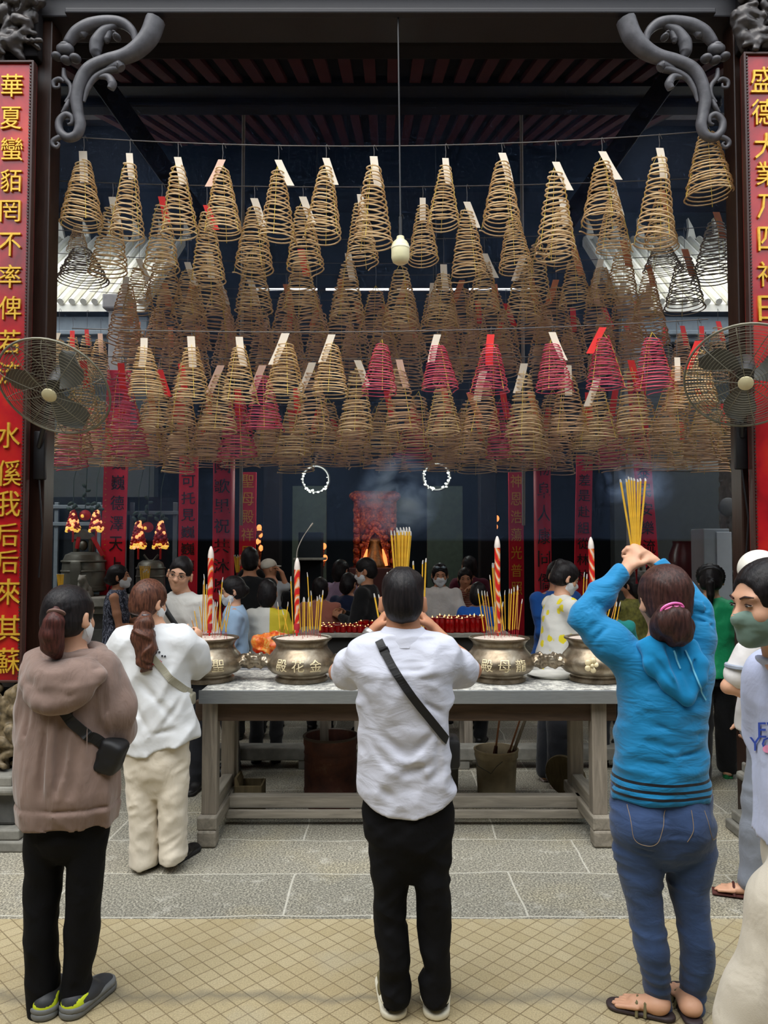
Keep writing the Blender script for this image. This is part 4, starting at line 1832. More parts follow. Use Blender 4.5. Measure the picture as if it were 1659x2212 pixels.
# low side table with offerings
root = thing('side_table', 'low dark side table with a pale steel top behind the left burners', 'table', (-.76, 5.60, 0))
zs = at(530, 1440, 5.5).z
b = MB()
b.box((0, 0, zs - .02), (.80, .36, .04), bev=.005)
b.build('table_top', M_steel, root)
b = MB()
b.box((0, 0, zs - .12), (.74, .30, .16), bev=.01)
b.build('apron', M_dark, root)
for xx in (-.34, .34):
    for yy in (-.12, .12):
        b = MB()
        b.box((xx, yy, (zs - .2) / 2), (.06, .06, zs - .2), bev=.005)
        b.build('leg', M_tw, root)
M_pack = NT('orange_gold_wrapping')
M_pack.base(M_pack.ramp(M_pack.noise(M_pack.coord('Object'), 24, 4, .6, 1.0), [(.3, srgb(196, 40, 30)), (.5, srgb(232, 120, 40)), (.62, srgb(226, 170, 80)), (.75, srgb(240, 220, 190))])).set(.35)
M_pack = M_pack.m
B = Body()
c = at(588, 1392, 5.62)
B.u(Box((c.x, c.y, c.z), (.13, .06, .05), r=.03)).u(Ell((c.x + .08, c.y - .02, c.z + .03), (.06, .05, .04))).u(Ell((c.x - .09, c.y, c.z + .02), (.05, .05, .05)))
B.u(Cone((c.x, c.y, zs + .03), (c.x, c.y, c.z), .07, .09))
B.warp(folds((22, 22, 22), .03, 5))
tag(B.build('flower_pack', M_pack, h=.01), 'crinkled orange and gold offering pack behind the left burners', 'offering')
for i, (px, py, rz, cc) in enumerate(((540, 1428, .2, srgb(206, 96, 60)), (566, 1424, -.3, srgb(196, 30, 40)), (590, 1410, .5, srgb(214, 44, 50)), (548, 1432, -.1, srgb(170, 70, 40)))):
    b = MB()
    c = at(px, py, 5.5 + .05 * i)
    b.box((c.x, c.y, zs + .015 + .014 * i), (.19, .1, .013), rz=rz, bev=.003)
    tag(b.build('red_envelope_pack', plain('packet_%d' % i, cc, .5)), ('orange packet lying flat', 'crimson packet under the gold pack', 'red and pink packet tilted', 'brown packet lowest')[i] + ' on the low side table', 'packet')

# candles in red glass cups
M_rglass = NT('red_candle_glass')
M_rglass.base(srgb(150, 10, 14)).set(.08, 0, .6, emit=srgb(190, 10, 8), estr=.03)
M_rglass.b.inputs['Transmission Weight'].default_value = .35
M_rglass = M_rglass.m
M_flame = emis('candle_flame', (1.0, .55, .16, 1), 4.0)
b = MB()
b.lathe([(1e-4, 0), (.021, 0), (.023, .01), (.025, .118), (.022, .118), (.020, .10), (1e-4, .098)], n=14)
me_cup = b.mesh('glass_cup', M_rglass, True)
b = MB()
b.lathe([(1e-4, .095), (.007, .103), (.0075, .112), (.004, .126), (1e-4, .138)], n=8)
me_fl = b.mesh('flame', M_flame, True)
b = MB()
b.lathe([(.0245, .112), (.0265, .115), (.0265, .121), (.0245, .122)], n=14)
me_rim = b.mesh('rim', plain('dark_red_rim', srgb(120, 16, 18), .3), True)
rnd = random.Random(2)


def candle(x, y, z, sz, label, group, lit):
    r = thing('candle_cup', label, 'candle', (x, y, z), 0, group)
    for nm, me in (('glass_cup', me_cup), ('rim', me_rim)) + ((('flame', me_fl),) if lit else ()):
        o = link_mesh(nm, me, r)
        o.scale = (1, 1, sz)


for j in range(3):
    yy = 6.34 + j * .09
    for i in range(12):
        x = at(922, 1350, 6.35).x + i * .0415 + (j % 2) * .02
        candle(x + rnd.uniform(-.006, .006), yy + rnd.uniform(-.015, .015), zc, rnd.uniform(.88, 1.04), 'red glass candle cup in the tall group right of the polo man', 'red candle cups right of the polo man', rnd.random() < .6)
for j in range(3):
    yy = 6.34 + j * .10
    for i in range(11):
        x = at(694, 1360, 6.35).x + i * .046 + (j % 2) * .02
        candle(x + rnd.uniform(-.006, .006), yy + rnd.uniform(-.015, .015), zc, rnd.uniform(.38, .48) + .2 * (j == 2 and i > 6), 'low red candle cup with a flame left of the polo man', 'red candle cups left of the polo man', rnd.random() < .75)
# ================================================================ people: shared builders
def skin_mat(name, c):
    t = NT(name)
    v = t.coord('Object')
    d = tuple(q * .9 for q in c[:3]) + (1,)
    t.base(t.ramp(t.noise(v, 16, 4), [(.3, d), (.7, c)])).set(.5, 0, .35)
    t.b.inputs['Subsurface Weight'].default_value = .08
    t.b.inputs['Subsurface Radius'].default_value = (.02, .008, .004)
    return t.m


SK1 = skin_mat('light_tan_skin', srgb(214, 164, 134))
SK2 = skin_mat('tan_skin', srgb(190, 134, 102))
SK3 = skin_mat('brown_skin', srgb(158, 106, 78))
_hm = {}


def hair_mat(name, a, b_):
    if name in _hm:
        return _hm[name]
    t = NT(name)
    f = t.noise(t.coord('Object', scale=(1, 1, .12)), 120, 3, .6)
    g = t.noise(t.coord('Object'), 7, 3)
    t.base(t.mix(t.math('MULTIPLY', g, .7), t.ramp(f, [(.35, a), (.7, b_)]), a)).set(.45, 0, .22)
    t.bump(f, .5, .004)
    _hm[name] = t.m
    return t.m


H_blk = hair_mat('black_hair', srgb(16, 14, 16), srgb(44, 38, 38))
H_brn = hair_mat('dark_brown_hair', srgb(44, 28, 26), srgb(96, 62, 54))
H_chs = hair_mat('chestnut_hair', srgb(58, 35, 28), srgb(128, 82, 62))
H_red = hair_mat('reddish_ponytail_hair', srgb(50, 28, 26), srgb(112, 64, 56))
M_mask = cloth('white_face_mask', srgb(226, 228, 230), wr=.15)
M_eyew = plain('eye_white', srgb(176, 166, 158), .3, var=.02)
M_iris = plain('dark_iris', srgb(28, 18, 14), .15, var=.02)


class Fn:
    """any field as a cutter"""

    def __init__(s, fn):
        s.fn = fn
        s.c = None

    def f(s, P):
        return s.fn(P)


def RM(yaw=0, pitch=0, roll=0):
    return np.array(Matrix.Rotation(yaw, 3, 'Z') @ Matrix.Rotation(pitch, 3, 'X') @ Matrix.Rotation(roll, 3, 'Y'))


class Head:
    """+y is the face, centre half way between chin and crown"""

    def __init__(s, c, yaw=0, pitch=0, roll=0, k=1.0):
        s.C = np.array(c, float)
        s.R = RM(yaw, pitch, roll)
        s.k = k

    def p(s, x, y, z):
        return s.C + s.R @ (np.array((x, y, z), float) * s.k)

    def v(s, x, y, z):
        return s.R @ np.array((x, y, z), float)

    def ell(s, c, r, M=None):
        return Ell(s.p(*c), np.array(r) * s.k, s.R if M is None else s.R @ M)

    def cone(s, a, b, ra, rb, sq=None):
        return Cone(s.p(*a), s.p(*b), ra * s.k, rb * s.k, None if sq is None else (s.v(*sq[0]), sq[1]))

    def half(s, n, d):
        """keep n.q < d in head space"""
        n = np.array(n, float)
        n /= np.linalg.norm(n)
        w = s.R @ n
        return Half(w, float(w @ s.C) + d * s.k)

    def loc(s, P):
        return ((P - s.C) @ s.R) / s.k


def head_ops(B, h, neck, rn=.053):
    B.u(h.ell((0, -.014, .026), (.075, .094, .087)), .02)
    B.u(h.ell((0, .024, -.040), (.059, .066, .068)), .04)
    B.u(h.ell((0, .060, -.090), (.024, .024, .022)), .03)
    for k in (-1, 1):
        B.u(h.ell((k * .037, .058, -.028), (.024, .022, .022)), .02)
        B.sub(h.ell((k * .031, .096, .006), (.019, .012, .010)), .012)
        B.u(h.ell((k * .084, -.008, -.010), (.010, .022, .034), RM(k * -.6)), .008)
        B.sub(h.ell((k * .094, .004, -.004), (.006, .010, .018)), .004)
        B.u(h.ell((k * .010, .098, -.027), (.009, .010, .008)), .008)
    B.u(h.cone((0, .080, .012), (0, .104, -.024), .008, .012), .014)
    B.u(h.ell((0, .070, .026), (.05, .018, .012)), .02)
    B.u(h.ell((0, .085, -.053), (.021, .010, .006)), .008)
    B.u(h.ell((0, .083, -.063), (.018, .010, .007)), .006)
    B.sub(h.cone((-.021, .096, -.0575), (.021, .096, -.0575), .0016, .0016), .004)
    B.u(Cone(h.p(0, -.018, -.045), neck, rn * .95 * h.k, rn * 1.08 * h.k), .03)


def eyes(root, h, brow=None, closed=False):
    for k in (-1, 1):
        b = MB()
        M = Matrix(h.R.tolist())
        b.mi = 0
        b.ell(Vector(h.p(k * .031, .081, .006)), (.0130 * h.k, .008 * h.k, (.0030 if closed else .0046) * h.k), M=M, n=12, m=8)
        b.mi = 1
        b.ell(Vector(h.p(k * .031, .0875, .0055)), (.0058 * h.k, .003 * h.k, (.0028 if closed else .0044) * h.k), M=M, n=10, m=6)
        for t0 in (-1, 0):
            a, c = h.p(k * .031 + (t0) * .015, .083 + .006 * (t0 == -0) , .012 - .004 * (t0 == -1)), h.p(k * .031 + (t0 + 1) * .015, .083 + .006 * (t0 == -1), .012 - .004 * (t0 == 0))
            b.tube([a, c], .0014 * h.k, 5)
        b.build('eye', [M_eyew, M_iris], root, smooth=True)
        b = MB()
        b.tube([h.p(k * .014, .092, .026), h.p(k * .030, .089, .032), h.p(k * .048, .074, .028)], [.0028 * h.k, .0034 * h.k, .0016 * h.k], 6)
        b.build('eyebrow', brow or H_blk, root, smooth=True)


def mask(root, h, mat=None, name='face_mask'):
    B = Body()
    B.u(h.ell((0, .026, -.042), (.068, .074, .074)), .02)
    B.u(h.ell((0, .070, -.086), (.034, .030, .030)), .02)
    B.u(h.cone((0, .090, -.010), (0, .100, -.032), .014, .019), .02)
    B.cut(h.half((0, -1, .12), -.014), .006)
    B.cut(h.half((0, .1, 1), .001), .006)
    B.cut(h.half((0, -.25, -1), .108), .006)
    B.warp(folds((30, 30, 70), .003, 4))
    o = B.build(name, mat or M_mask, root, h=.0055)
    b = MB()
    for k in (-1, 1):
        b.tube([h.p(k * .062, .045, -.020), h.p(k * .078, .015, .006), h.p(k * .082, -.014, .018), h.p(k * .084, -.02, -.01), h.p(k * .078, -.005, -.035), h.p(k * .064, .035, -.075)], .0016, 5)
    b.build('mask_strap', mat or M_mask, root)
    return o


def hair_cap(h, thick=.012, low=-.055, face=.070, style='pony', fr=0.0):
    """hair lying on the skull"""
    B = Body()
    t = thick
    B.u(h.ell((0, -.016, .028), (.076 + t, .095 + t, .089 + t)), .02)
    B.u(h.ell((0, -.045, -.03), (.066 + t, .062 + t, .075)), .03)
    B.sub(h.ell((0, .105, -.030 + fr), (.074, face, .106)), .012)
    if style == 'short':
        B.ops.pop(1)
        B.ops[0] = ('u', h.ell((0, -.014, .034), (.079, .093 + t, .088 + t)), .02)
        B.u(h.ell((0, -.040, -.03), (.064, .068, .058)), .04)
        B.cut(h.half((0, .25, -1), .078), .014)
        for k in (-1, 1):
            B.sub(h.ell((k * .090, .014, -.042), (.022, .060, .056)), .014)
        B.cut(h.half((0, 1, .25), .098), .01)
    else:
        B.cut(h.half((0, .0, -1), -low), .02)
        for k in (-1, 1):
            B.sub(h.ell((k * .088, .010, -.045), (.020, .030, .040)), .01)
    return B


def strand_warp(h, amp=.003, f=150, toward=(0, -.09, -.02)):
    tw = np.array(toward)

    def fn(P):
        q = h.loc(P) - tw
        a = np.arctan2(q[..., 0], q[..., 2])
        b_ = np.arctan2(q[..., 1], np.sqrt(q[..., 0] ** 2 + q[..., 2] ** 2))
        n = vnoise(np.stack([a * 9 * f / 150, b_ * 1.6, np.zeros_like(a)], -1), 5)
        m = vnoise(np.stack([a * 22 * f / 150, b_ * 2.5, np.zeros_like(a)], -1), 6)
        return -amp * (n - .5) - amp * .6 * (m - .5)
    return fn


def tail(B, pts, rs, k=.012):
    for i in range(len(pts) - 1):
        B.u(Cone(pts[i], pts[i + 1], rs[i], rs[i + 1]), k)


def nz(v):
    v = np.array(v, float)
    return v / (np.linalg.norm(v) + 1e-9)


def hand_ops(B, w, d, n, side, curl=.5, s=1.0, spread=.0, thumb=(.55, .7, .25)):
    """w wrist, d where the fingers point, n where the palm faces, side: thumb towards side * (d x n)"""
    w, d, n = np.array(w, float), nz(d), np.array(n, float)
    n = nz(n - d * (n @ d))
    x = np.cross(d, n) * side
    B.u(Cone(w - d * .01 * s, w + d * .03 * s, .024 * s, .029 * s, (n, .72)), .015)
    B.u(Cone(w + d * .03 * s + x * .004, w + d * .078 * s, .031 * s, .036 * s, (n, .42)), .012)
    L = (.070, .079, .074, .058)
    for i in range(4):
        off = (1.5 - i) * .0185 * s
        p = w + d * (.086 - .004 * abs(i - 1.2)) * s + x * off
        q = d + x * spread * (1.5 - i)
        rad = (.0092, .0094, .009, .0078)[i] * s
        ang = 0.0
        for seg, fl in enumerate((.45, .31, .26)):
            ang += curl * (.75, 1.1, .8)[seg] * (1 + .06 * i)
            dd = nz(q) * math.cos(ang) + n * math.sin(ang)
            e = p + dd * L[i] * fl * s
            B.u(Cone(p, e, rad * (1 - .07 * seg), rad * (1 - .07 * (seg + 1))), .004)
            p = e
    p = w + d * .022 * s + x * .022 * s
    td = nz(d * thumb[0] + x * thumb[1] + n * thumb[2])
    e = p + td * .040 * s
    B.u(Cone(p, e, .014 * s, .0115 * s), .012)
    td2 = nz(td * .8 + d * .5 + n * curl * .35)
    e2 = e + td2 * .030 * s
    B.u(Cone(e, e2, .0112 * s, .0098 * s), .005)
    B.u(Cone(e2, e2 + nz(td2 + n * .2 * curl) * .024 * s, .0098 * s, .008 * s), .005)


def limb(B, pts, rs, k=.03, sq=None):
    for i in range(len(pts) - 1):
        B.u(Cone(pts[i], pts[i + 1], rs[i], rs[i + 1], sq), k)


def body_ops(B, D):
    """D: joints in local metres; a slim continuous body under the clothes"""
    s = D['s']
    nb, hp = np.array(D['neck'], float), np.array(D['hip'], float)
    ch = nb * .72 + hp * .28
    B.u(Cone(hp, ch, .10 * s, .105 * s, ((0, 1, 0), .72)), .05)
    B.u(Cone(ch, nb - np.array((0, 0, .06 * s)), .11 * s, .085 * s, ((0, 1, 0), .66)), .05)
    for k in (0, 1):
        sh, el, wr = [np.array(q, float) for q in D['arms'][k][:3]]
        B.u(Cone(nb - np.array((0, 0, .03)), sh, .045 * s, .045 * s), .04)
        mid = sh * .45 + el * .55
        limb(B, [sh, mid, el], [.047 * s, .043 * s, .034 * s], .02)
        m2 = el * .7 + wr * .3
        limb(B, [el, m2, wr], [.035 * s, .036 * s, .0235 * s], .02)
        if len(D['arms'][k]) > 3:
            hd = D['arms'][k][3]
            hand_ops(B, wr, hd[0], hd[1], hd[2], *hd[3:])
        lg = [np.array(q, float) for q in D['legs'][k]]
        limb(B, lg, [.062 * s, .044 * s, .034 * s], .03)
        if len(D.get('feet', [])) > k:
            a, t = D['feet'][k]
            a, t = np.array(a, float), np.array(t, float)
            f = nz(t - a)
            B.u(Cone(lg[-1], a, .034 * s, .034 * s), .02)
            B.u(Cone(a - f * .01, a + (t - a) * .62, .033 * s, .036 * s, ((0, 0, 1), .7)), .03)
            side = np.cross(f, (0, 0, 1))
            for i in range(5):
                o = (i - 2) * .0185 * s
                b0 = a + (t - a) * .6 + side * o
                B.u(Cone(b0, b0 + f * (.090 - .013 * abs(i - (1.2 if D.get('big', 1) > 0 else 2.8))) * s, .0108 * s, .0088 * s), .003)


def shoe(root, heel, toe, mat, sole, w=.045, h=.075, name='shoe', extra=None):
    heel, toe = np.array(heel, float), np.array(toe, float)
    f = nz(toe - heel)
    z = np.array((0, 0, 1.))
    L = np.linalg.norm(toe - heel)
    B = Body()
    B.u(Cone(heel + f * w * .8 + z * h * .62, heel + f * L * .45 + z * h * .62, w * .82, w * .85, ((0, 0, 1), .8)), .03)
    B.u(Cone(heel + f * L * .4 + z * h * .45, toe - f * w * .8 + z * h * .36, w * .9, w * .9, ((0, 0, 1), .55)), .03)
    B.cut(Half((0, 0, -1), -.012 - heel[2]))
    o = B.build(name, mat, root, h=.007)
    S = Body()
    S.u(Cone(heel + f * w * .85 + z * .014, toe - f * w * .85 + z * .014, w * .98, w * 1.06), .02)
    S.cut(Half((0, 0, 1), .026 + heel[2]), .004)
    S.cut(Half((0, 0, -1), -heel[2]), .004)
    S.build('sole', sole, o, h=.006)
    return o


def strap(root, garments, pts, width, mat, name='bag_strap', off=.006, th=.004, org=None, nn=14):
    """a band laid on the back of a garment: pts are points near the cloth, cast along +y"""
    L = smooth_line(pts, nn)
    trees = [bvh_of(g) for g in garments]
    R0 = world_of(root)
    inv = R0.inverted()
    out = []
    for p in L:
        best = None
        for tr in trees:
            hit = tr.ray_cast(Vector((p.x, p.y - 1.0, p.z)), Vector((0, 1, 0)))
            if hit[0] is not None and (best is None or hit[0].y < best[0].y):
                best = hit
        if best is not None:
            out.append((best[0] - Vector((0, off, 0)), best[1]))
        elif out:
            out.append((Vector((p.x, out[-1][0].y + .012, p.z)), out[-1][1]))
    ps = [q[0] for q in out]
    for _ in range(3):
        ps = [ps[0]] + [(ps[i - 1] + ps[i] * 2 + ps[i + 1]) / 4 for i in range(1, len(ps) - 1)] + [ps[-1]]
    b = MB()
    r0, r1 = [], []
    sec = []
    for i, p in enumerate(ps):
        d = (ps[min(i + 1, len(ps) - 1)] - ps[max(i - 1, 0)]).normalized()
        n = out[i][1]
        n = Vector((n.x * .5, min(n.y, -.4), n.z * .5)).normalized()
        x = d.cross(n).normalized()
        sec.append([inv @ (p + x * width / 2), inv @ (p + x * width / 2 - Vector((0, th, 0))), inv @ (p - x * width / 2 - Vector((0, th, 0))), inv @ (p - x * width / 2), inv @ (p + x * width / 2)])
    b.grid(sec)
    return b.build(name, mat, root)


def decal(root, garment, me, name, off=.005):
    """letters laid on cloth"""
    tr = bvh_of(garment)
    inv = world_of(root).inverted()
    for v in me.vertices:
        d_ = (v.co - cam.location).normalized()
        hit = tr.ray_cast(v.co - d_ * .6, d_)
        if hit[0] is not None and hit[1].dot(d_) > 0:
            hit = (hit[0], -hit[1])
        if hit[0] is None:
            hit = tr.find_nearest(v.co)
            v.co = hit[0] + hit[1] * off
        else:
            v.co = hit[0] + hit[1] * off
        v.co = inv @ v.co
    me.update()
    return link_mesh(name, me, root)


def densify(me, cuts=2, maxlen=.012):
    bm = bmesh.new()
    bm.from_mesh(me)
    bmesh.ops.triangulate(bm, faces=bm.faces)
    for _ in range(cuts):
        es = [e for e in bm.edges if e.calc_length() > maxlen]
        if not es:
            break
        bmesh.ops.subdivide_edges(bm, edges=es, cuts=1)
        bmesh.ops.triangulate(bm, faces=bm.faces)
    bm.to_mesh(me)
    bm.free()
    return me


class Trace:
    """reads outlines of one person standing at distance Y with the root on the ground"""

    def __init__(s, px, Y, rz=0.0):
        g = at(px, 1178, Y)
        s.o = Vector((g.x, Y, 0))
        s.Y = Y
        s.rz = rz
        s.Ri = np.array(Matrix.Rotation(-rz, 3, 'Z'))

    def P(s, px, py, dy=0.0):
        p = at(px, py, s.Y + dy)
        return s.Ri @ np.array((p.x - s.o.x, p.y - s.o.y, p.z))

    def rows(s, lst, dy=0.0):
        """(py, left px, right px, half depth m, centre depth offset m) -> loft rows"""
        R = []
        for q in lst:
            py, l, r = q[:3]
            b_ = q[3] if len(q) > 3 else .11
            c = q[4] if len(q) > 4 else 0.0
            a, e = at(l, py, s.Y + dy), at(r, py, s.Y + dy)
            R.append((a.z, (a.x + e.x) / 2 - s.o.x, c + dy, (e.x - a.x) / 2, b_))
        return R

    def z(s, py, dy=0.0):
        return at(CX, py, s.Y + dy).z

    def k(s):
        return s.Y / F
# ================================================================ the man in the white polo
M_polo = cloth('white_polo_knit', srgb(204, 206, 219), wr=.28, wscale=7, stretch=(1, 1, 2.2))
M_blkt = cloth('black_trouser_cloth', srgb(9, 9, 12), wr=.4, wscale=8, var=.1, sheen=0)
M_blk_strap = plain('black_webbing', srgb(16, 16, 18), .6)


def legs_body(rowsL, rowsR, top, k=.02, cap=None):
    B = Body()
    for rows, sd in ((rowsL, -1), (rowsR, 1)):
        rows = sorted(rows, key=lambda q: -q[0])
        out = []
        for i, (z, x, y, a, b_) in enumerate(rows):
            out.append((z, x + sd * .004, y, a - .004, b_))
        z, x, y, a, b_ = out[0]
        out.insert(0, (z + .10, x, y, a * .9, b_ * .9))
        B.u(Loft(out), .006)
    B.u(Loft(top), .010)
    return B


def polo_man():
    T = Trace(878, 2.97)
    P = T.P
    r = thing('person', 'man in white polo and black trousers seen from behind, holding an incense bunch', 'person', T.o)
    h = Head(P(870, 1301, .01), 0, math.radians(-8), 0, 1.0)
    nk = P(872, 1372, .0)
    wl, wr = P(806, 1364, .24), P(938, 1360, .24)
    el, er = P(730, 1452, .19), P(1020, 1448, .19)
    D = dict(s=1.0, neck=nk, hip=P(882, 1740, .0),
             arms=[(P(782, 1418, .0), el, wl, (P(846, 1308, .27) - wl, np.array((.8, .2, 0)), -1, .55)),
                   (P(968, 1418, .0), er, wr, (P(894, 1308, .27) - wr, np.array((-.8, .2, 0)), 1, .55))],
             legs=[(P(840, 1790), P(846, 1985, .02), P(857, 2150, -.01)), (P(930, 1790), P(935, 1985, .02), P(938, 2150, -.01))])
    B = Body()
    head_ops(B, h, nk, .056)
    body_ops(B, D)
    B.build('body', SK2, r, h=.0062)
    hb = hair_cap(h, .011, style='short')
    hb.u(h.ell((0, .0, .075), (.078, .085, .052)), .03)
    hb.warp(strand_warp(h, .005, 190, (0, -.02, .2)))
    hb.build('hair', H_blk, r, h=.006, smooth_it=0)
    # polo
    S = Body()
    S.u(Loft(T.rows([(1376, 806, 938, .075, -.0), (1388, 785, 962, .085, -.01), (1405, 768, 985, .10, -.01), (1440, 766, 984, .125, -.015), (1475, 770, 976, .132, -.01), (1550, 780, 970, .128), (1620, 781, 969, .125), (1680, 779, 977, .128), (1712, 776, 980, .130), (1752, 778, 976, .130)]), n=2.3), .03)
    limb(S, [P(792, 1424, -.01), P(764, 1444, .09), P(748, 1452, .15)], [.070, .070, .064], .03)
    limb(S, [P(958, 1424, -.01), P(986, 1444, .09), P(1000, 1450, .15)], [.070, .070, .064], .03)
    S.u(Cone(P(870, 1388, .0), P(800, 1412, .0), .05, .06), .05)
    S.u(Cone(P(870, 1388, .0), P(948, 1412, .0), .05, .06), .05)
    zh, zs = T.z(1746), T.z(1704)
    xc, wv = P(878, 1700)[0], .19
    S.cut(Fn(lambda P_: zh + (zs - zh) * ((P_[..., 0] - xc) / wv) ** 2 - P_[..., 2]), .006)
    c = []
    for py, l, rr, dd in ((1452, 828, 930, .010), (1470, 815, 950, .011), (1488, 830, 925, .008), (1432, 840, 930, .007)):
        c.append((P(l, py, -.13), P(rr, py - 4, -.13), .012, dd))
    c += [(P(800, 1570, -.12), P(885, 1640, -.13), .016, .018), (P(885, 1640, -.13), P(935, 1585, -.12), .014, .016), (P(790, 1600, -.11), P(850, 1665, -.13), .014, .014),
          (P(860, 1680, -.13), P(930, 1650, -.12), .018, .02), (P(905, 1510, -.13), P(960, 1545, -.1), .012, .012), (P(785, 1500, -.1), P(805, 1560, -.12), .012, .012),
          (P(945, 1600, -.11), P(950, 1690, -.11), .012, .014), (P(925, 1690, -.12), P(965, 1655, -.1), .012, .012), (P(745, 1430, .04), P(775, 1450, .0), .01, .008), (P(985, 1420, .0), P(1010, 1440, .06), .01, .008),
          (P(840, 1665, -.13), P(890, 1690, -.13), .02, -.012), (P(815, 1700, -.12), P(850, 1725, -.12), .016, .010), (P(905, 1625, -.13), P(925, 1680, -.12), .014, -.012)]
    S.warp(creases(c))
    S.warp(folds((6, 5, 9), .017, 3))
    S.warp(folds((14, 10, 18), .008, 8, RM(0, 0, .4)))
    shirt = S.build('polo_shirt', M_polo, r, h=.0072)
    C = Body()
    C.u(Loft([(nk[2] - .040, nk[0], nk[1] - .012, .122, .088), (nk[2] - .030, nk[0], nk[1] - .010, .118, .086), (nk[2] + .002, nk[0], nk[1] - .006, .098, .080), (nk[2] + .034, nk[0], nk[1] + .004, .074, .066)]), .01)
    C.sub(Loft([(nk[2] - .06, nk[0], nk[1], .06, .055), (nk[2] + .05, nk[0], nk[1], .063, .058)]), .004)
    C.warp(folds((10, 10, 24), .006, 2))
    C.build('collar', M_polo, r, h=.006)
    # trousers
    tr = legs_body(T.rows([(1860, 803, 888, .085), (1900, 805, 886, .082), (1940, 809, 881, .078), (1985, 811, 880, .074, .005), (2030, 814, 886, .074), (2070, 820, 889, .074, -.01), (2095, 824, 884, .072, -.01), (2125, 823, 890, .074, -.01), (2158, 828, 888, .066, -.01)]),
                   T.rows([(1860, 886, 970, .085), (1900, 892, 966, .082), (1925, 896, 973, .08), (1960, 897, 974, .076), (2010, 900, 972, .074, .005), (2050, 904, 969, .072), (2088, 917, 971, .068, -.01), (2112, 902, 971, .072, -.01), (2140, 906, 968, .070, -.01), (2158, 912, 964, .064, -.01)]),
                   T.rows([(1680, 790, 970, .11), (1740, 787, 976, .115), (1790, 786, 976, .12), (1815, 798, 972, .115), (1860, 803, 970, .09), (1898, 806, 966, .05)]))
    tr.warp(folds((7, 7, 16), .010, 5, RM(0, 0, .5)))
    tr.warp(folds((9, 9, 22), .007, 9, RM(0, 0, -.6)))
    tr.build('trousers', M_blkt, r, h=.0075)
    # trainers
    M_shoe = plain('olive_suede', srgb(112, 104, 70), .8, var=.2)
    M_shw = plain('cream_rubber', srgb(224, 218, 196), .6)
    M_shn = plain('brown_overlay', srgb(88, 70, 46), .7)
    for k, (hx, tx) in enumerate(((853, 838), (942, 955))):
        a = ground(hx, 2206)
        a = a - T.o
        t = a + Vector(((tx - hx) / 560, .275, 0))
        o = shoe(r, a, t, M_shoe, M_shw, w=.052, h=.105)
        b = MB()
        b.tube([a + Vector((.050 * math.cos(aa), .050 + .046 * math.sin(aa), .046 + .012 * abs(aa + PI / 2))) for aa in np.linspace(-PI / 2 - 1.5, -PI / 2 + 1.5, 15)], .008, 6)
        b.build('heel_overlay', M_shw, o, smooth=True)
        b = MB()
        b.lathe([(.042, .07), (.046, .085), (.045, .10), (.036, .118), (.034, .10)], a + Vector((0, .05, 0)), 20)
        b.build('white_sock', plain('white_sock_knit', srgb(226, 226, 226), .9), o, smooth=True)
    strap(r, [shirt], [at(q[0], q[1], T.Y - .1) for q in ((818, 1384), (848, 1438), (890, 1500), (930, 1552), (968, 1602))], .030, M_blk_strap)
    b = MB()
    c = P(977, 1622, .02)
    b.box(c, (.05, .13, .11), bev=.015)
    b.build('sling_bag', M_blk_strap, r, smooth=True)
    b = MB()
    p = P(836, 1404, -.075)
    b.box(p + np.array((-.01, -.03, 0)), (.036, .012, .026), bev=.004, M=Matrix.Rotation(-.45, 3, 'Y'))
    b.build('strap_buckle', plain('black_plastic_buckle', srgb(26, 26, 28), .3), r)
    b = MB()
    wd = nz(wl - el)
    wp = Vector(wl - wd * .015)
    q = Vector(wd).to_track_quat('Z', 'Y').to_matrix()
    b.lathe([(.031, -.012), (.034, -.008), (.034, .008), (.031, .012)], wp, 20, M=q)
    b.box(wp + Vector((-.02, -.028, 0)), (.03, .016, .03), bev=.006)
    b.build('wrist_watch', plain('steel_watch', srgb(180, 178, 172), .3, .8), r, smooth=True)
    return T


T = polo_man()
bp = [(845, 1146), (852, 1142), (858, 1140), (862, 1145), (866, 1138), (870, 1143), (873, 1139), (876, 1146), (879, 1141), (882, 1144), (885, 1140), (888, 1145), (868, 1148), (876, 1150)]
for i, (px, py) in enumerate(bp):
    yy = 3.235 + ((i * 7) % 5 - 2) * .008
    a = at(866 + (px - 866) * .22, 1345, yy)
    stick(a, at(px, py, yy + .02), M_jos, 'yellow incense stick in the bunch held over the polo man\'s head', 'incense bunch of the polo man', .0042, .02, .04)

# hidden burner behind the man: only its sticks show
burner(868, 1390, YB, 'bronze incense burner in the middle of the table, hidden behind the white polo', '', 1.0, (0, 0), False)
sticks_px(YB, [(826, 1388, 808, 1282), (832, 1388, 818, 1284), (838, 1388, 830, 1262), (842, 1388, 836, 1236), (905, 1388, 892, 1212), (910, 1388, 913, 1210), (914, 1388, 920, 1206)], M_jos, 'yellow incense stick in the middle burner seen beside the polo man\'s head', 'sticks in the middle burner', zb, .0048, .025, .05, seed=5)
dragon_candle(880, 1390, 883, 1236, YB + .05, 'red candle tip just above the polo man\'s hair')

# ================================================================ the girl in the taupe hoodie
M_hood = cloth('taupe_fleece', srgb(134, 112, 102), wr=.45, wscale=8, var=.2, sheen=.3, stretch=(2, 2, .6))


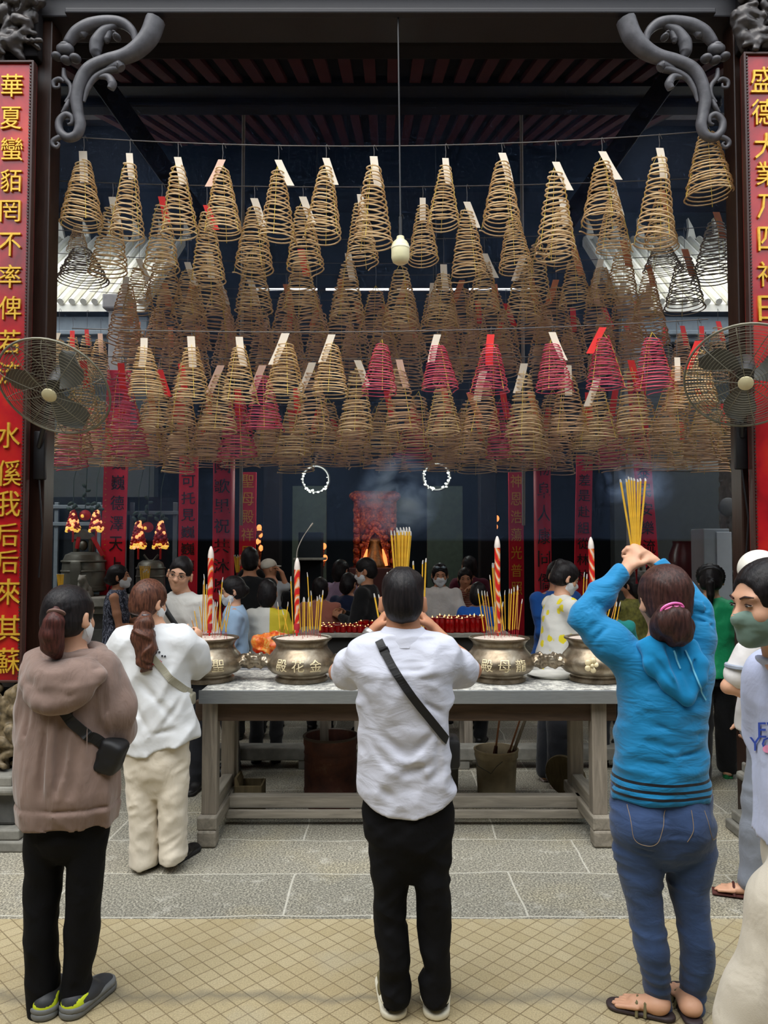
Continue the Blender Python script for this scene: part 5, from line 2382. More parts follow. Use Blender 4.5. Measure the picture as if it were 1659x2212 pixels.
def hoodie_girl():
    T = Trace(150, 3.0)
    P = T.P
    r = thing('person', 'girl with a black ponytail in a taupe hoodie and wide black trousers, seen from behind', 'person', T.o)
    h = Head(P(152, 1333, .0), math.radians(-22), math.radians(-4), 0, 1.0)
    nk = P(150, 1412, .0)
    D = dict(s=.95, neck=nk, hip=P(150, 1760, .0),
             arms=[(P(85, 1450), P(58, 1590, .02), P(90, 1560, .24), (P(130, 1530, .30) - P(90, 1560, .24), (.5, 0, .6), -1, .6)),
                   (P(225, 1450), P(268, 1585, .03), P(215, 1570, .24), (P(170, 1535, .30) - P(215, 1570, .24), (-.5, 0, .6), 1, .6))],
             legs=[(P(108, 1800), P(95, 1985, .02), P(98, 2160)), (P(188, 1800), P(178, 1985, .02), P(160, 2150))])
    B = Body()
    head_ops(B, h, nk, .050)
    body_ops(B, D)
    B.build('body', SK1, r, h=.0065)
    hb = hair_cap(h, .010, low=-.075, style='pony')
    hb.warp(strand_warp(h, .004, 200, (-.03, -.10, -.035)))
    hb.build('hair', H_blk, r, h=.006, smooth_it=0)
    b = Body()
    pt = [P(122, 1325, -.105), P(117, 1345, -.125), P(112, 1370, -.125), P(115, 1395, -.115), P(124, 1412, -.105)]
    tail(b, pt, [.026, .036, .042, .040, .022])
    b.warp(lambda P_: -.005 * (vnoise(P_ * np.array((90, 60, 6)), 2) - .5) * 2)
    b.build('ponytail', H_red, r, h=.006, smooth_it=0)
    b = MB()
    q = Vector(nz(pt[1] - pt[0])).to_track_quat('Z', 'Y').to_matrix()
    b.lathe([(.024, -.010), (.033, -.006), (.036, 0), (.033, .006), (.024, .010)], Vector(P(122, 1326, -.105)), 20, M=q)
    b.build('hair_tie', plain('brown_scrunchie', srgb(112, 84, 74), .8), r, smooth=True)
    mask(r, h)
    S = Body()
    S.u(Loft(T.rows([(1412, 108, 208, .075), (1428, 85, 226, .09), (1450, 68, 240, .105), (1500, 62, 243, .125), (1560, 54, 244, .135), (1640, 48, 246, .145), (1700, 46, 251, .148), (1735, 50, 250, .145), (1762, 54, 243, .138)]), n=2.3), .03)
    limb(S, [P(98, 1455), P(82, 1530, .01), P(78, 1588, .05)], [.085, .072, .064], .02)
    limb(S, [P(78, 1588, .05), P(95, 1565, .21)], [.066, .046], .02)
    limb(S, [P(210, 1455), P(240, 1530, .0), P(246, 1578, .04)], [.092, .080, .068], .02)
    limb(S, [P(246, 1578, .04), P(208, 1568, .22)], [.066, .046], .02)
    zb_ = T.z(1727)
    S.warp(lambda P_: .005 * np.exp(-((P_[..., 2] - zb_) / .007) ** 2) - .004 * (P_[..., 2] < zb_))
    S.warp(creases([(P(96, 1580, -.14), P(86, 1724, -.15), .011, .03), (P(115, 1530, -.14), P(104, 1710, -.15), .012, -.024), (P(172, 1570, -.14), P(150, 1720, -.15), .012, .03), (P(187, 1550, -.14), P(190, 1724, -.15), .010, -.022), (P(128, 1560, -.14), P(120, 1720, -.15), .010, .02), (P(215, 1640, -.14), P(225, 1720, -.12), .014, .018),
                    (P(66, 1490, -.10), P(58, 1620, -.10), .014, .018), (P(222, 1480, -.10), P(232, 1560, -.08), .012, .02), (P(208, 1490, -.12), P(216, 1600, -.12), .012, .014), (P(240, 1490, -.05), P(268, 1560, -.03), .012, .014), (P(140, 1600, -.14), P(128, 1690, -.15), .014, .014)]))
    S.warp(folds((9, 8, 2.2), .030, 12))
    S.warp(folds((18, 14, 6), .012, 4))
    zt = T.z(1764)
    S.cut(Half((0, 0, -1), -zt))
    hoodie = S.build('hoodie', M_hood, r, h=.0075)
    # the hood lying on the shoulders: two loose rolls of cloth
    Hd = Body()
    ring = []
    for t in np.linspace(0, 2 * PI, 20, endpoint=False):
        x, y = math.cos(t), math.sin(t)
        back = max(0, -y)
        ring.append(np.array((nk[0] + .118 * x * (1 - .1 * back), nk[1] - .005 + .10 * y - .035 * back, nk[2] - .005 - .075 * back ** 1.3 + .01 * max(0, y))))
    for i in range(20):
        back = max(0, -math.sin(2 * PI * i / 20))
        Hd.u(Cone(ring[i], ring[(i + 1) % 20], .026 + .008 * back, .026 + .008 * max(0, -math.sin(2 * PI * (i + 1) / 20))), .02)
    ring2 = [q + np.array((0, -.018, -.062)) * (max(0, -math.sin(2 * PI * i / 20)) ** 1.0) + np.array(((q[0] - nk[0]) * .16, 0, -.02)) for i, q in enumerate(ring)]
    for i in range(9, 20):
        Hd.u(Cone(ring2[i], ring2[(i + 1) % 20], .032, .032), .022)
    Hd.u(Ell(P(148, 1490, -.135), (.10, .045, .07)), .04)
    Hd.u(Ell(P(150, 1455, -.10), (.14, .05, .05)), .04)
    Hd.warp(folds((7, 7, 20), .010, 6))
    Hd.warp(creases([(P(80, 1430, -.10), P(140, 1478, -.17), .010, .014), (P(140, 1478, -.17), P(222, 1440, -.10), .010, .014), (P(85, 1455, -.1), P(150, 1505, -.18), .010, .012), (P(150, 1505, -.18), P(215, 1470, -.1), .010, .012)]))
    hood = Hd.build('hood', M_hood, r, h=.007)
    strap(r, [hoodie], [at(q[0], q[1], T.Y - .1) for q in ((138, 1522), (165, 1555), (195, 1585), (225, 1612))], .038, M_blk_strap)
    B = Body()
    c = P(240, 1632, -.06)
    B.u(Box(c, (.045, .05, .062), RM(0, 0, .35), r=.02))
    B.warp(folds((20, 20, 20), .006, 3))
    B.build('shoulder_bag', M_blk_strap, r, h=.007)
    tr = legs_body(T.rows([(1820, 60, 150, .09), (1850, 60, 143, .088), (1900, 60, 134, .085), (1960, 58, 128, .082), (2020, 58, 126, .080), (2080, 61, 130, .080), (2120, 63, 133, .082), (2160, 66, 130, .085), (2186, 72, 124, .085)]),
                   T.rows([(1820, 144, 228, .09), (1850, 146, 225, .088), (1900, 147, 221, .085), (1945, 145, 218, .082), (2000, 138, 216, .080), (2040, 137, 211, .078), (2080, 136, 202, .078), (2110, 134, 194, .080), (2140, 130, 200, .085), (2168, 126, 200, .09), (2184, 126, 192, .09)]),
                   T.rows([(1725, 62, 238, .12), (1770, 62, 236, .12), (1800, 60, 232, .12), (1830, 60, 228, .10), (1852, 62, 224, .06)]))
    tr.warp(folds((9, 8, 3), .010, 5))
    tr.warp(folds((9, 9, 18), .006, 9, RM(0, 0, .6)))
    tr.build('trousers', M_blkt, r, h=.008)
    M_clog = plain('grey_clog_foam', srgb(106, 108, 108), .6, var=.05)
    M_clogd = plain('dark_clog_upper', srgb(48, 50, 54), .6, var=.05)
    M_neon = plain('neon_lining', srgb(206, 222, 40), .7, var=.05)
    for hx, hy, tx, ty in ((92, 2208, 112, 2150), (140, 2205, 222, 2138)):
        a, t = ground(hx, hy) - T.o, ground(tx, ty) - T.o
        d = (t - a).normalized() * .25
        o = shoe(r, a, a + d, M_clogd, M_clog, w=.052, h=.085, name='clog')
        S2 = Body()
        f = np.array(nz(d))
        aa = np.array(a)
        S2.u(Cone(aa + f * .05 + (0, 0, .03), aa + f * .20 + (0, 0, .03), .055, .056), .02)
        S2.cut(Half((0, 0, 1), .045), .004)
        S2.cut(Half((0, 0, -1), -.02), .004)
        S2.build('foam_rim', M_clog, o, h=.007)
        S3 = Body()
        S3.u(Cone(aa + f * .045 + (0, 0, .045), aa + f * .07 + (0, 0, .055), .046, .046), .02)
        S3.cut(Half((0, 0, 1), .072), .004)
        S3.build('heel_lining', M_neon, o, h=.007)


hoodie_girl()

# ================================================================ the woman in the white tee
M_tee = cloth('white_cotton_tee', srgb(212, 214, 216), wr=.35, wscale=6)
M_crm = cloth('cream_corduroy', srgb(214, 204, 186), wr=.4, wscale=10, stretch=(1, 1, .6))


def tee_woman():
    T = Trace(335, 4.25)
    P = T.P
    r = thing('person', 'woman with long chestnut ponytail, white tee and cream trousers at the left burner', 'person', T.o)
    h = Head(P(324, 1300, .0), math.radians(-35), math.radians(-10), math.radians(4), .98)
    nk = P(336, 1358, .01)
    wr = P(412, 1392, .30)
    D = dict(s=.92, neck=nk, hip=P(338, 1610, .0),
             arms=[(P(268, 1385), P(252, 1450, .10), P(300, 1420, .30), (P(330, 1400, .36) - P(300, 1420, .30), (.6, 0, .5), -1, .6)),
                   (P(398, 1385), P(424, 1448, .14), wr, (P(430, 1368, .36) - wr, (-.6, .2, -.2), 1, .8))],
             legs=[(P(310, 1640), P(310, 1750, .02), P(312, 1858)), (P(372, 1640), P(373, 1750, .02), P(374, 1850))])
    B = Body()
    head_ops(B, h, nk, .048)
    body_ops(B, D)
    B.build('body', SK1, r, h=.007)
    hb = hair_cap(h, .012, low=-.085, style='pony')
    hb.warp(strand_warp(h, .004, 200, (-.0, -.11, -.06)))
    hb.build('hair', H_chs, r, h=.007, smooth_it=0)
    b = Body()
    pts = [P(315, 1332, -.11), P(312, 1348, -.135), P(309, 1375, -.14), P(316, 1402, -.14), P(312, 1428, -.145), P(318, 1440, -.145), P(306, 1450, -.145)]
    tail(b, pts, [.026, .044, .056, .050, .036, .022, .008])
    b.warp(lambda P_: -.009 * (1 - np.abs(2 * vnoise(np.stack([P_[..., 0] * 22 + P_[..., 2] * 16 + 1.2 * np.sin(P_[..., 2] * 34), P_[..., 1] * 20, P_[..., 2] * 3], -1), 3) - 1) * 2))
    b.build('ponytail', H_chs, r, h=.006, smooth_it=0)
    b = MB()
    b.lathe([(.028, -.016), (.032, -.012), (.032, .012), (.028, .016)], Vector(P(315, 1333, -.112)), 20)
    b.build('hair_tie', plain('shiny_black_tie', srgb(52, 54, 62), .15), r, smooth=True)
    mask(r, h)
    S = Body()
    S.u(Loft(T.rows([(1352, 308, 368, .06), (1362, 285, 392, .085), (1378, 262, 408, .105), (1410, 254, 412, .125), (1450, 252, 404, .13), (1490, 252, 402, .13), (1540, 256, 414, .135), (1585, 261, 424, .138), (1622, 266, 424, .138)]), n=2.2), .03)
    limb(S, [P(276, 1388), P(256, 1418, .05), P(252, 1438, .09)], [.085, .080, .078], .03)
    limb(S, [P(394, 1386), P(414, 1412, .06), P(422, 1434, .12)], [.085, .082, .080], .03)
    z0, z1 = T.z(1618), T.z(1590)
    xa, xb_ = P(330, 1620)[0], P(425, 1590)[0]
    S.cut(Fn(lambda P_: z0 + (z1 - z0) * np.clip((P_[..., 0] - xa) / (xb_ - xa), 0, 1.2) - P_[..., 2]), .006)
    S.warp(creases([(P(300, 1470, -.13), P(380, 1560, -.13), .02, .014), (P(275, 1500, -.12), P(330, 1590, -.13), .02, .014), (P(380, 1430, -.12), P(330, 1540, -.13), .018, -.012), (P(400, 1500, -.08), P(350, 1570, -.13), .016, .014), (P(290, 1590, -.13), P(390, 1575, -.12), .014, .012), (P(262, 1440, -.09), P(280, 1500, -.12), .016, .014)]))
    S.warp(folds((7, 7, 4), .026, 2, RM(0, 0, .7)))
    S.warp(folds((15, 12, 10), .009, 5, RM(0, 0, -.4)))
    tee = S.build('tee_shirt', M_tee, r, h=.009)
    strap(r, [tee], [at(q[0], q[1], T.Y - .1) for q in ((330, 1410), (352, 1440), (378, 1472), (404, 1504))], .036, plain('khaki_webbing', srgb(160, 156, 138), .8))
    B = Body()
    B.u(Box(P(408, 1510, .02), (.03, .05, .035), r=.012))
    B.build('khaki_bag', plain('khaki_canvas', srgb(150, 146, 128), .8), r, h=.008)
    for txt, mat, x0, x1, y0, y1 in (('Tiger', plain('red_print', srgb(196, 40, 70), .7), 322, 350, 1442, 1422), ("':.", plain('black_print', srgb(36, 36, 44), .7), 336, 356, 1420, 1400)):
        me = text_mesh('print', txt, mat, vertical=False, extrude=.0006) if False else None
    b = MB()
    rnd = random.Random(3)
    for i in range(9):
        p = at(322 + i * 3.2, 1437 - i * .9 + rnd.uniform(-3, 3), T.Y)
        b.box(p, (.012, .001, .004 + rnd.random() * .012), M=Matrix.Rotation(rnd.uniform(-.6, .6), 3, 'Y'))
    decal(r, tee, densify(b.mesh('back_print', plain('red_print', srgb(196, 40, 70), .7)), 1), 'back_print')
    b = MB()
    for px, py in ((340, 1403), (344, 1409), (350, 1417), (356, 1418), (337, 1410)):
        b.box(at(px, py, T.Y), (.010, .001, .010), M=Matrix.Rotation(px * .7, 3, 'Y'))
    decal(r, tee, densify(b.mesh('small_print', plain('black_print', srgb(36, 36, 44), .7)), 1), 'small_print')
    tr = legs_body(T.rows([(1690, 274, 343, .10), (1740, 279, 344, .095), (1800, 283, 345, .09), (1850, 282, 345, .098), (1866, 283, 344, .10)]),
                   T.rows([(1690, 338, 406, .10), (1740, 341, 404, .095), (1800, 343, 402, .09), (1840, 344, 403, .098), (1858, 346, 403, .10)]),
                   T.rows([(1590, 268, 408, .125), (1630, 269, 408, .13), (1670, 272, 407, .12), (1718, 279, 403, .07)]))
    tr.warp(folds((9, 8, 15), .008, 6, RM(0, 0, .55)))
    tr.warp(folds((12, 11, 24), .008, 3, RM(0, 0, -.5)))
    tr.build('trousers', M_crm, r, h=.009)
    M_bs = plain('black_leather_shoe', srgb(20, 19, 20), .35)
    M_bsole = plain('black_rubber', srgb(26, 25, 25), .8)
    for hx, hy, tx, ty in ((306, 1880, 345, 1858), (366, 1870, 402, 1848)):
        a, t = ground(hx, hy) - T.o, ground(tx, ty) - T.o
        d = (t - a).normalized() * .25
        shoe(r, a, a + d, M_bs, M_bsole, w=.046, h=.07)


tee_woman()

# ================================================================ the woman in the blue hooded top
M_blue = NT('bright_blue_jersey')
_o = M_blue.coord('Object')
_sx = M_blue.n('ShaderNodeSeparateXYZ')
M_blue.l(_o, _sx.inputs[0])
TB = Trace(1430, 2.98)
_z = M_blue.math('ADD', _sx.outputs['Z'], M_blue.math('MULTIPLY', M_blue.math('SUBTRACT', M_blue.noise(_o, 5, 2), .5), .012))
_st = None
for _py in (1673, 1689, 1703):
    _d = M_blue.math('LESS_THAN', M_blue.math('ABSOLUTE', M_blue.math('SUBTRACT', _z, TB.z(_py))), .0052)
    _st = _d if _st is None else M_blue.math('MAXIMUM', _st, _d)
M_blue.base(M_blue.mix(_st, srgb(16, 124, 176), srgb(10, 14, 22))).set(.7, 0, .25, sheen=.2)
_w = M_blue.noise(M_blue.coord('Object', scale=(1, 1, 2.5)), 8, 3, .5, .5)
M_blue.bump(_w, .45, .03)
M_blue = M_blue.m
M_bluep = cloth('bright_blue_jersey_hood', srgb(18, 130, 184), wr=.2)
M_jean = cloth('indigo_denim', srgb(56, 76, 114), wr=.3, wscale=10, var=.22, weave=400, stretch=(1, 1, 2))


def blue_woman():
    T = TB
    P = T.P
    r = thing('person', 'woman in a bright blue hooded top and jeans raising incense above her head', 'person', T.o)
    h = Head(P(1432, 1298, .0), math.radians(10), math.radians(-4), 0, 1.03)
    nk = P(1434, 1392, .0)
    wl, wr = P(1352, 1232, .10), P(1412, 1214, .12)
    el, er = P(1262, 1322, .02), P(1506, 1318, .03)
    D = dict(s=1.0, neck=nk, hip=P(1428, 1720, .0),
             arms=[(P(1362, 1425), el, wl, (P(1372, 1192, .13) - wl, (.7, .45, -.2), -1, .75, 1.0, .0, (.7, .5, .5))),
                   (P(1505, 1425), er, wr, (P(1378, 1186, .15) - wr, (-.45, .5, -.5), 1, .75, 1.0, .0, (.75, .45, .4)))],
             legs=[(P(1388, 1780), P(1402, 1990, .02), P(1425, 2165)), (P(1482, 1780), P(1494, 1990, .02), P(1494, 2160))],
             feet=[(ground(1420, 2196) - T.o + Vector((0, 0, .045)), ground(1352, 2180) - T.o + Vector((0, 0, .03))), (ground(1492, 2200) - T.o + Vector((0, 0, .045)), ground(1470, 2150) - T.o + Vector((0, 0, .03)))])
    B = Body()
    head_ops(B, h, nk, .052)
    body_ops(B, D)
    B.build('body', SK1, r, h=.0055)
    hb = hair_cap(h, .014, low=-.07, style='pony')
    hb.u(h.ell((0, -.03, .05), (.090, .092, .080)), .03)
    hb.warp(strand_warp(h, .005, 160, (.03, -.11, -.035)))
    hb.build('hair', H_brn, r, h=.006, smooth_it=0)
    b = Body()
    tail(b, [P(1448, 1322, -.10), P(1452, 1342, -.135), P(1462, 1362, -.135), P(1452, 1380, -.11)], [.040, .064, .056, .034], .02)
    b.u(Ell(P(1474, 1350, -.115), (.036, .035, .04)), .02)
    b.u(Ell(P(1425, 1358, -.105), (.035, .03, .045)), .02)
    b.warp(lambda P_: -.006 * (vnoise(P_ * np.array((70, 40, 16)), 2) - .5) * 2)
    b.build('hair_bun', H_brn, r, h=.006, smooth_it=0)
    b = MB()
    c0 = [P(1428, 1326, -.150), P(1430, 1316, -.155), P(1440, 1308, -.160), P(1456, 1303, -.160), P(1470, 1305, -.152), P(1475, 1310, -.146)]
    c1 = [P(1475, 1311, -.146), P(1464, 1311, -.158), P(1450, 1312, -.162), P(1438, 1318, -.160), P(1430, 1328, -.150)]
    b.tube(smooth_line([Vector(q) for q in c0 + c1], 5), .0052, 8)
    b.build('hair_clip', plain('pink_plastic_clip', srgb(238, 112, 180), .35), r, smooth=True)
    S = Body()
    S.u(Loft(T.rows([(1388, 1402, 1470, .06), (1400, 1378, 1496, .08), (1420, 1352, 1520, .10), (1455, 1340, 1530, .125), (1500, 1338, 1526, .135), (1550, 1338, 1520, .132), (1600, 1333, 1518, .13), (1650, 1330, 1521, .135), (1700, 1326, 1526, .14), (1722, 1324, 1528, .14)]), n=2.2), .03)
    limb(S, [P(1372, 1440, -.01), P(1318, 1388, .0), P(1264, 1338, .02)], [.082, .069, .058], .04)
    limb(S, [P(1262, 1328, .02), P(1300, 1284, .06), P(1342, 1240, .09)], [.056, .050, .040], .03)
    limb(S, [P(1492, 1440, .0), P(1504, 1382, .01), P(1503, 1326, .03)], [.082, .068, .058], .04)
    limb(S, [P(1502, 1322, .03), P(1466, 1268, .08), P(1424, 1222, .11)], [.056, .049, .039], .03)
    S.cut(Half((0, 0, -1), -T.z(1716)))
    for w_, d_ in ((wl, wl - el), (wr, wr - er)):
        n = nz(d_)
        lim = float(n @ w_) - .012
        c_ = np.array(w_)
        S.cut(Fn(lambda P_, n=n, lim=lim, c_=c_: np.where(((P_ - c_) ** 2).sum(-1) < .012, P_ @ n - lim, -1.0)), .003)
    cr = []
    for t in np.linspace(.25, 1.0, 6):
        for a_, b_, wd in ((P(1372, 1440, -.06), P(1264, 1345, -.05), .05), (P(1300, 1290, .0), P(1250, 1330, -.04), .04), (P(1500, 1440, -.06), P(1518, 1330, -.03), .05), (P(1470, 1275, .02), P(1525, 1320, -.02), .04)):
            c = a_ + (b_ - a_) * t
            ax = nz(np.cross(b_ - a_, (0, 1, 0)))
            cr.append((c - ax * wd, c + ax * wd + np.array((0, 0, .012)), .008, .013))
    cr += [(P(1340, 1590, -.12), P(1470, 1620, -.14), .012, .012), (P(1400, 1565, -.13), P(1525, 1590, -.1), .012, .012), (P(1330, 1640, -.11), P(1440, 1655, -.14), .010, .012), (P(1440, 1640, -.14), P(1525, 1620, -.1), .010, .012), (P(1345, 1530, -.12), P(1430, 1545, -.14), .014, .010), (P(1380, 1470, -.13), P(1350, 1500, -.12), .012, .010)]
    S.warp(creases(cr))
    zw_ = T.z(1640)
    S.warp(folds((4.5, 5, 20), .013, 7, None, True, lambda P_: np.exp(-((P_[..., 2] - zw_) / .16) ** 2)))
    S.warp(folds((7, 6, 13), .014, 2))
    top = S.build('hooded_top', M_blue, r, h=.0068)
    Hd = Body()
    def flap(pts, rs, sq, k):
        for q in range(len(pts) - 1):
            Hd.u(Cone(pts[q], pts[q + 1], rs[q], rs[q + 1], ((0, 1, .35), sq)), k)
    flap([P(1412, 1394, -.085), P(1424, 1432, -.118), P(1452, 1474, -.140), P(1485, 1513, -.150)], [.040, .046, .034, .008], .55, .02)
    flap([P(1488, 1398, -.08), P(1508, 1438, -.105), P(1508, 1472, -.122), P(1490, 1513, -.148)], [.028, .028, .022, .008], .6, .02)
    flap([P(1452, 1402, -.085), P(1478, 1450, -.115), P(1488, 1505, -.140)], [.030, .028, .010], .4, .03)
    limb(Hd, [P(1384, 1396, -.06), P(1410, 1402, -.095), P(1450, 1406, -.100), P(1494, 1400, -.07)], [.016, .024, .022, .016], .03)
    Hd.warp(folds((14, 10, 9), .008, 5, RM(0, 0, -.6)))
    Hd.warp(creases([(P(1440, 1402, -.13), P(1482, 1500, -.175), .011, .030), (P(1412, 1420, -.14), P(1470, 1500, -.18), .008, .012), (P(1500, 1420, -.12), P(1494, 1500, -.17), .008, .012), (P(1462, 1400, -.13), P(1490, 1490, -.17), .007, .012)]))
    hood = Hd.build('hood', M_bluep, r, h=.0058, smooth_it=0)
    for pts in (((1474, 1402), (1488, 1440), (1500, 1475), (1524, 1512)), ((1446, 1402), (1452, 1420), (1460, 1440))):
        strap(r, [top, hood], [at(q[0], q[1], T.Y - .1) for q in pts], .006, plain('pale_blue_cord', srgb(110, 190, 220), .6), 'drawcord', .004, .003)
    J = legs_body(T.rows([(1830, 1326, 1436, .10), (1870, 1333, 1435, .098), (1910, 1344, 1433, .092), (1955, 1358, 1434, .085), (2000, 1362, 1439, .080, -.01), (2050, 1371, 1443, .078, -.02), (2100, 1385, 1446, .070, -.015), (2150, 1396, 1450, .058), (2190, 1402, 1454, .052)]),
                  T.rows([(1830, 1434, 1543, .10), (1870, 1435, 1537, .098), (1910, 1440, 1529, .092), (1950, 1450, 1527, .085), (1990, 1458, 1529, .080, -.01), (2040, 1464, 1536, .078, -.02), (2090, 1466, 1532, .070, -.015), (2140, 1467, 1523, .058), (2190, 1468, 1518, .052)]),
                  T.rows([(1690, 1322, 1532, .125), (1720, 1320, 1534, .13), (1760, 1321, 1538, .13, -.01), (1800, 1325, 1540, .13, -.01), (1830, 1326, 1543, .115, -.01), (1868, 1334, 1538, .06)]))
    J.u(Ell(P(1384, 1785, -.055), (.080, .095, .085)), .05)
    J.u(Ell(P(1482, 1785, -.055), (.080, .095, .085)), .05)
    J.warp(creases([(P(1437, 1735, -.14), P(1434, 1880, -.10), .008, .012), (P(1345, 1832, -.12), P(1425, 1838, -.13), .010, .012), (P(1448, 1838, -.13), P(1530, 1826, -.12), .010, .012), (P(1350, 1850, -.12), P(1420, 1858, -.12), .010, .008), (P(1366, 1965, -.10), P(1432, 1972, -.10), .010, .008), (P(1366, 1985, -.10), P(1434, 1990, -.10), .010, .008), (P(1460, 1985, -.10), P(1524, 1975, -.10), .010, .008)]))
    J.warp(folds((6, 6, 24), .010, 7))
    jean = J.build('jeans', M_jean, r, h=.0075)
    b = MB()
    M_stitch = plain('tan_topstitch', srgb(150, 130, 104), .8)
    tr = bvh_of(jean)
    inv = world_of(r).inverted()
    for pts in ([(1340, 1722), (1344, 1780), (1366, 1794), (1392, 1784), (1410, 1724)], [(1494, 1728), (1508, 1784), (1530, 1790), (1540, 1780)], [(1463, 1724), (1462, 1760), (1450, 1785)]):
        L = []
        for p in smooth_line([at(q[0], q[1], T.Y) for q in pts], 8):
            hit = tr.ray_cast(Vector((p.x, p.y - 1, p.z)), Vector((0, 1, 0)))
            if hit[0] is not None:
                L.append(inv @ (hit[0] - Vector((0, .001, 0))))
        if len(L) > 2:
            b.tube(L, .0013, 4)
    b.build('pocket_stitching', M_stitch, r)
    M_sand = plain('dark_sandal', srgb(54, 42, 44), .6)
    for a, t in D['feet']:
        a, t = Vector(a), Vector(t)
        f = (t - a).normalized()
        b = Body()
        e = np.array(a + f * -.03)
        b.u(Cone(e * (1, 1, 0) + (0, 0, .012), np.array(t + f * .03) * (1, 1, 0) + (0, 0, .012), .036, .044), .01)
        b.cut(Half((0, 0, 1), .02), .003)
        b.cut(Half((0, 0, -1), 0), .003)
        o = b.build('sandal', M_sand, r, h=.007)
        b = MB()
        sd = f.cross(Vector((0, 0, 1)))
        for q in (.35, .62):
            m = a.lerp(t, q)
            b.tube([m + sd * .046 + Vector((0, 0, -.03)), m + sd * .03 + Vector((0, 0, .012)), m + Vector((0, 0, .022)), m - sd * .03 + Vector((0, 0, .012)), m - sd * .046 + Vector((0, 0, -.03))], .006, 6)
        b.build('sandal_strap', plain('olive_strap', srgb(110, 102, 70), .6), o, smooth=True)


blue_woman()
for i, (px, py, qx, qy) in enumerate(((1340, 1036, 1366, 1192), (1353, 1036, 1369, 1192), (1358, 1030, 1370, 1190), (1364, 1032, 1372, 1192), (1370, 1034, 1374, 1190), (1378, 1034, 1376, 1192), (1384, 1032, 1378, 1190), (1395, 1032, 1380, 1192))):
    c = at(px, py, 3.16)
    m = at(qx, qy, 3.13)
    a = m + (m - c).normalized() * .13
    stick(a, c, M_jos, 'yellow incense stick held in the raised hands of the woman in blue', 'incense held by the woman in blue', .0042, .012, .11)
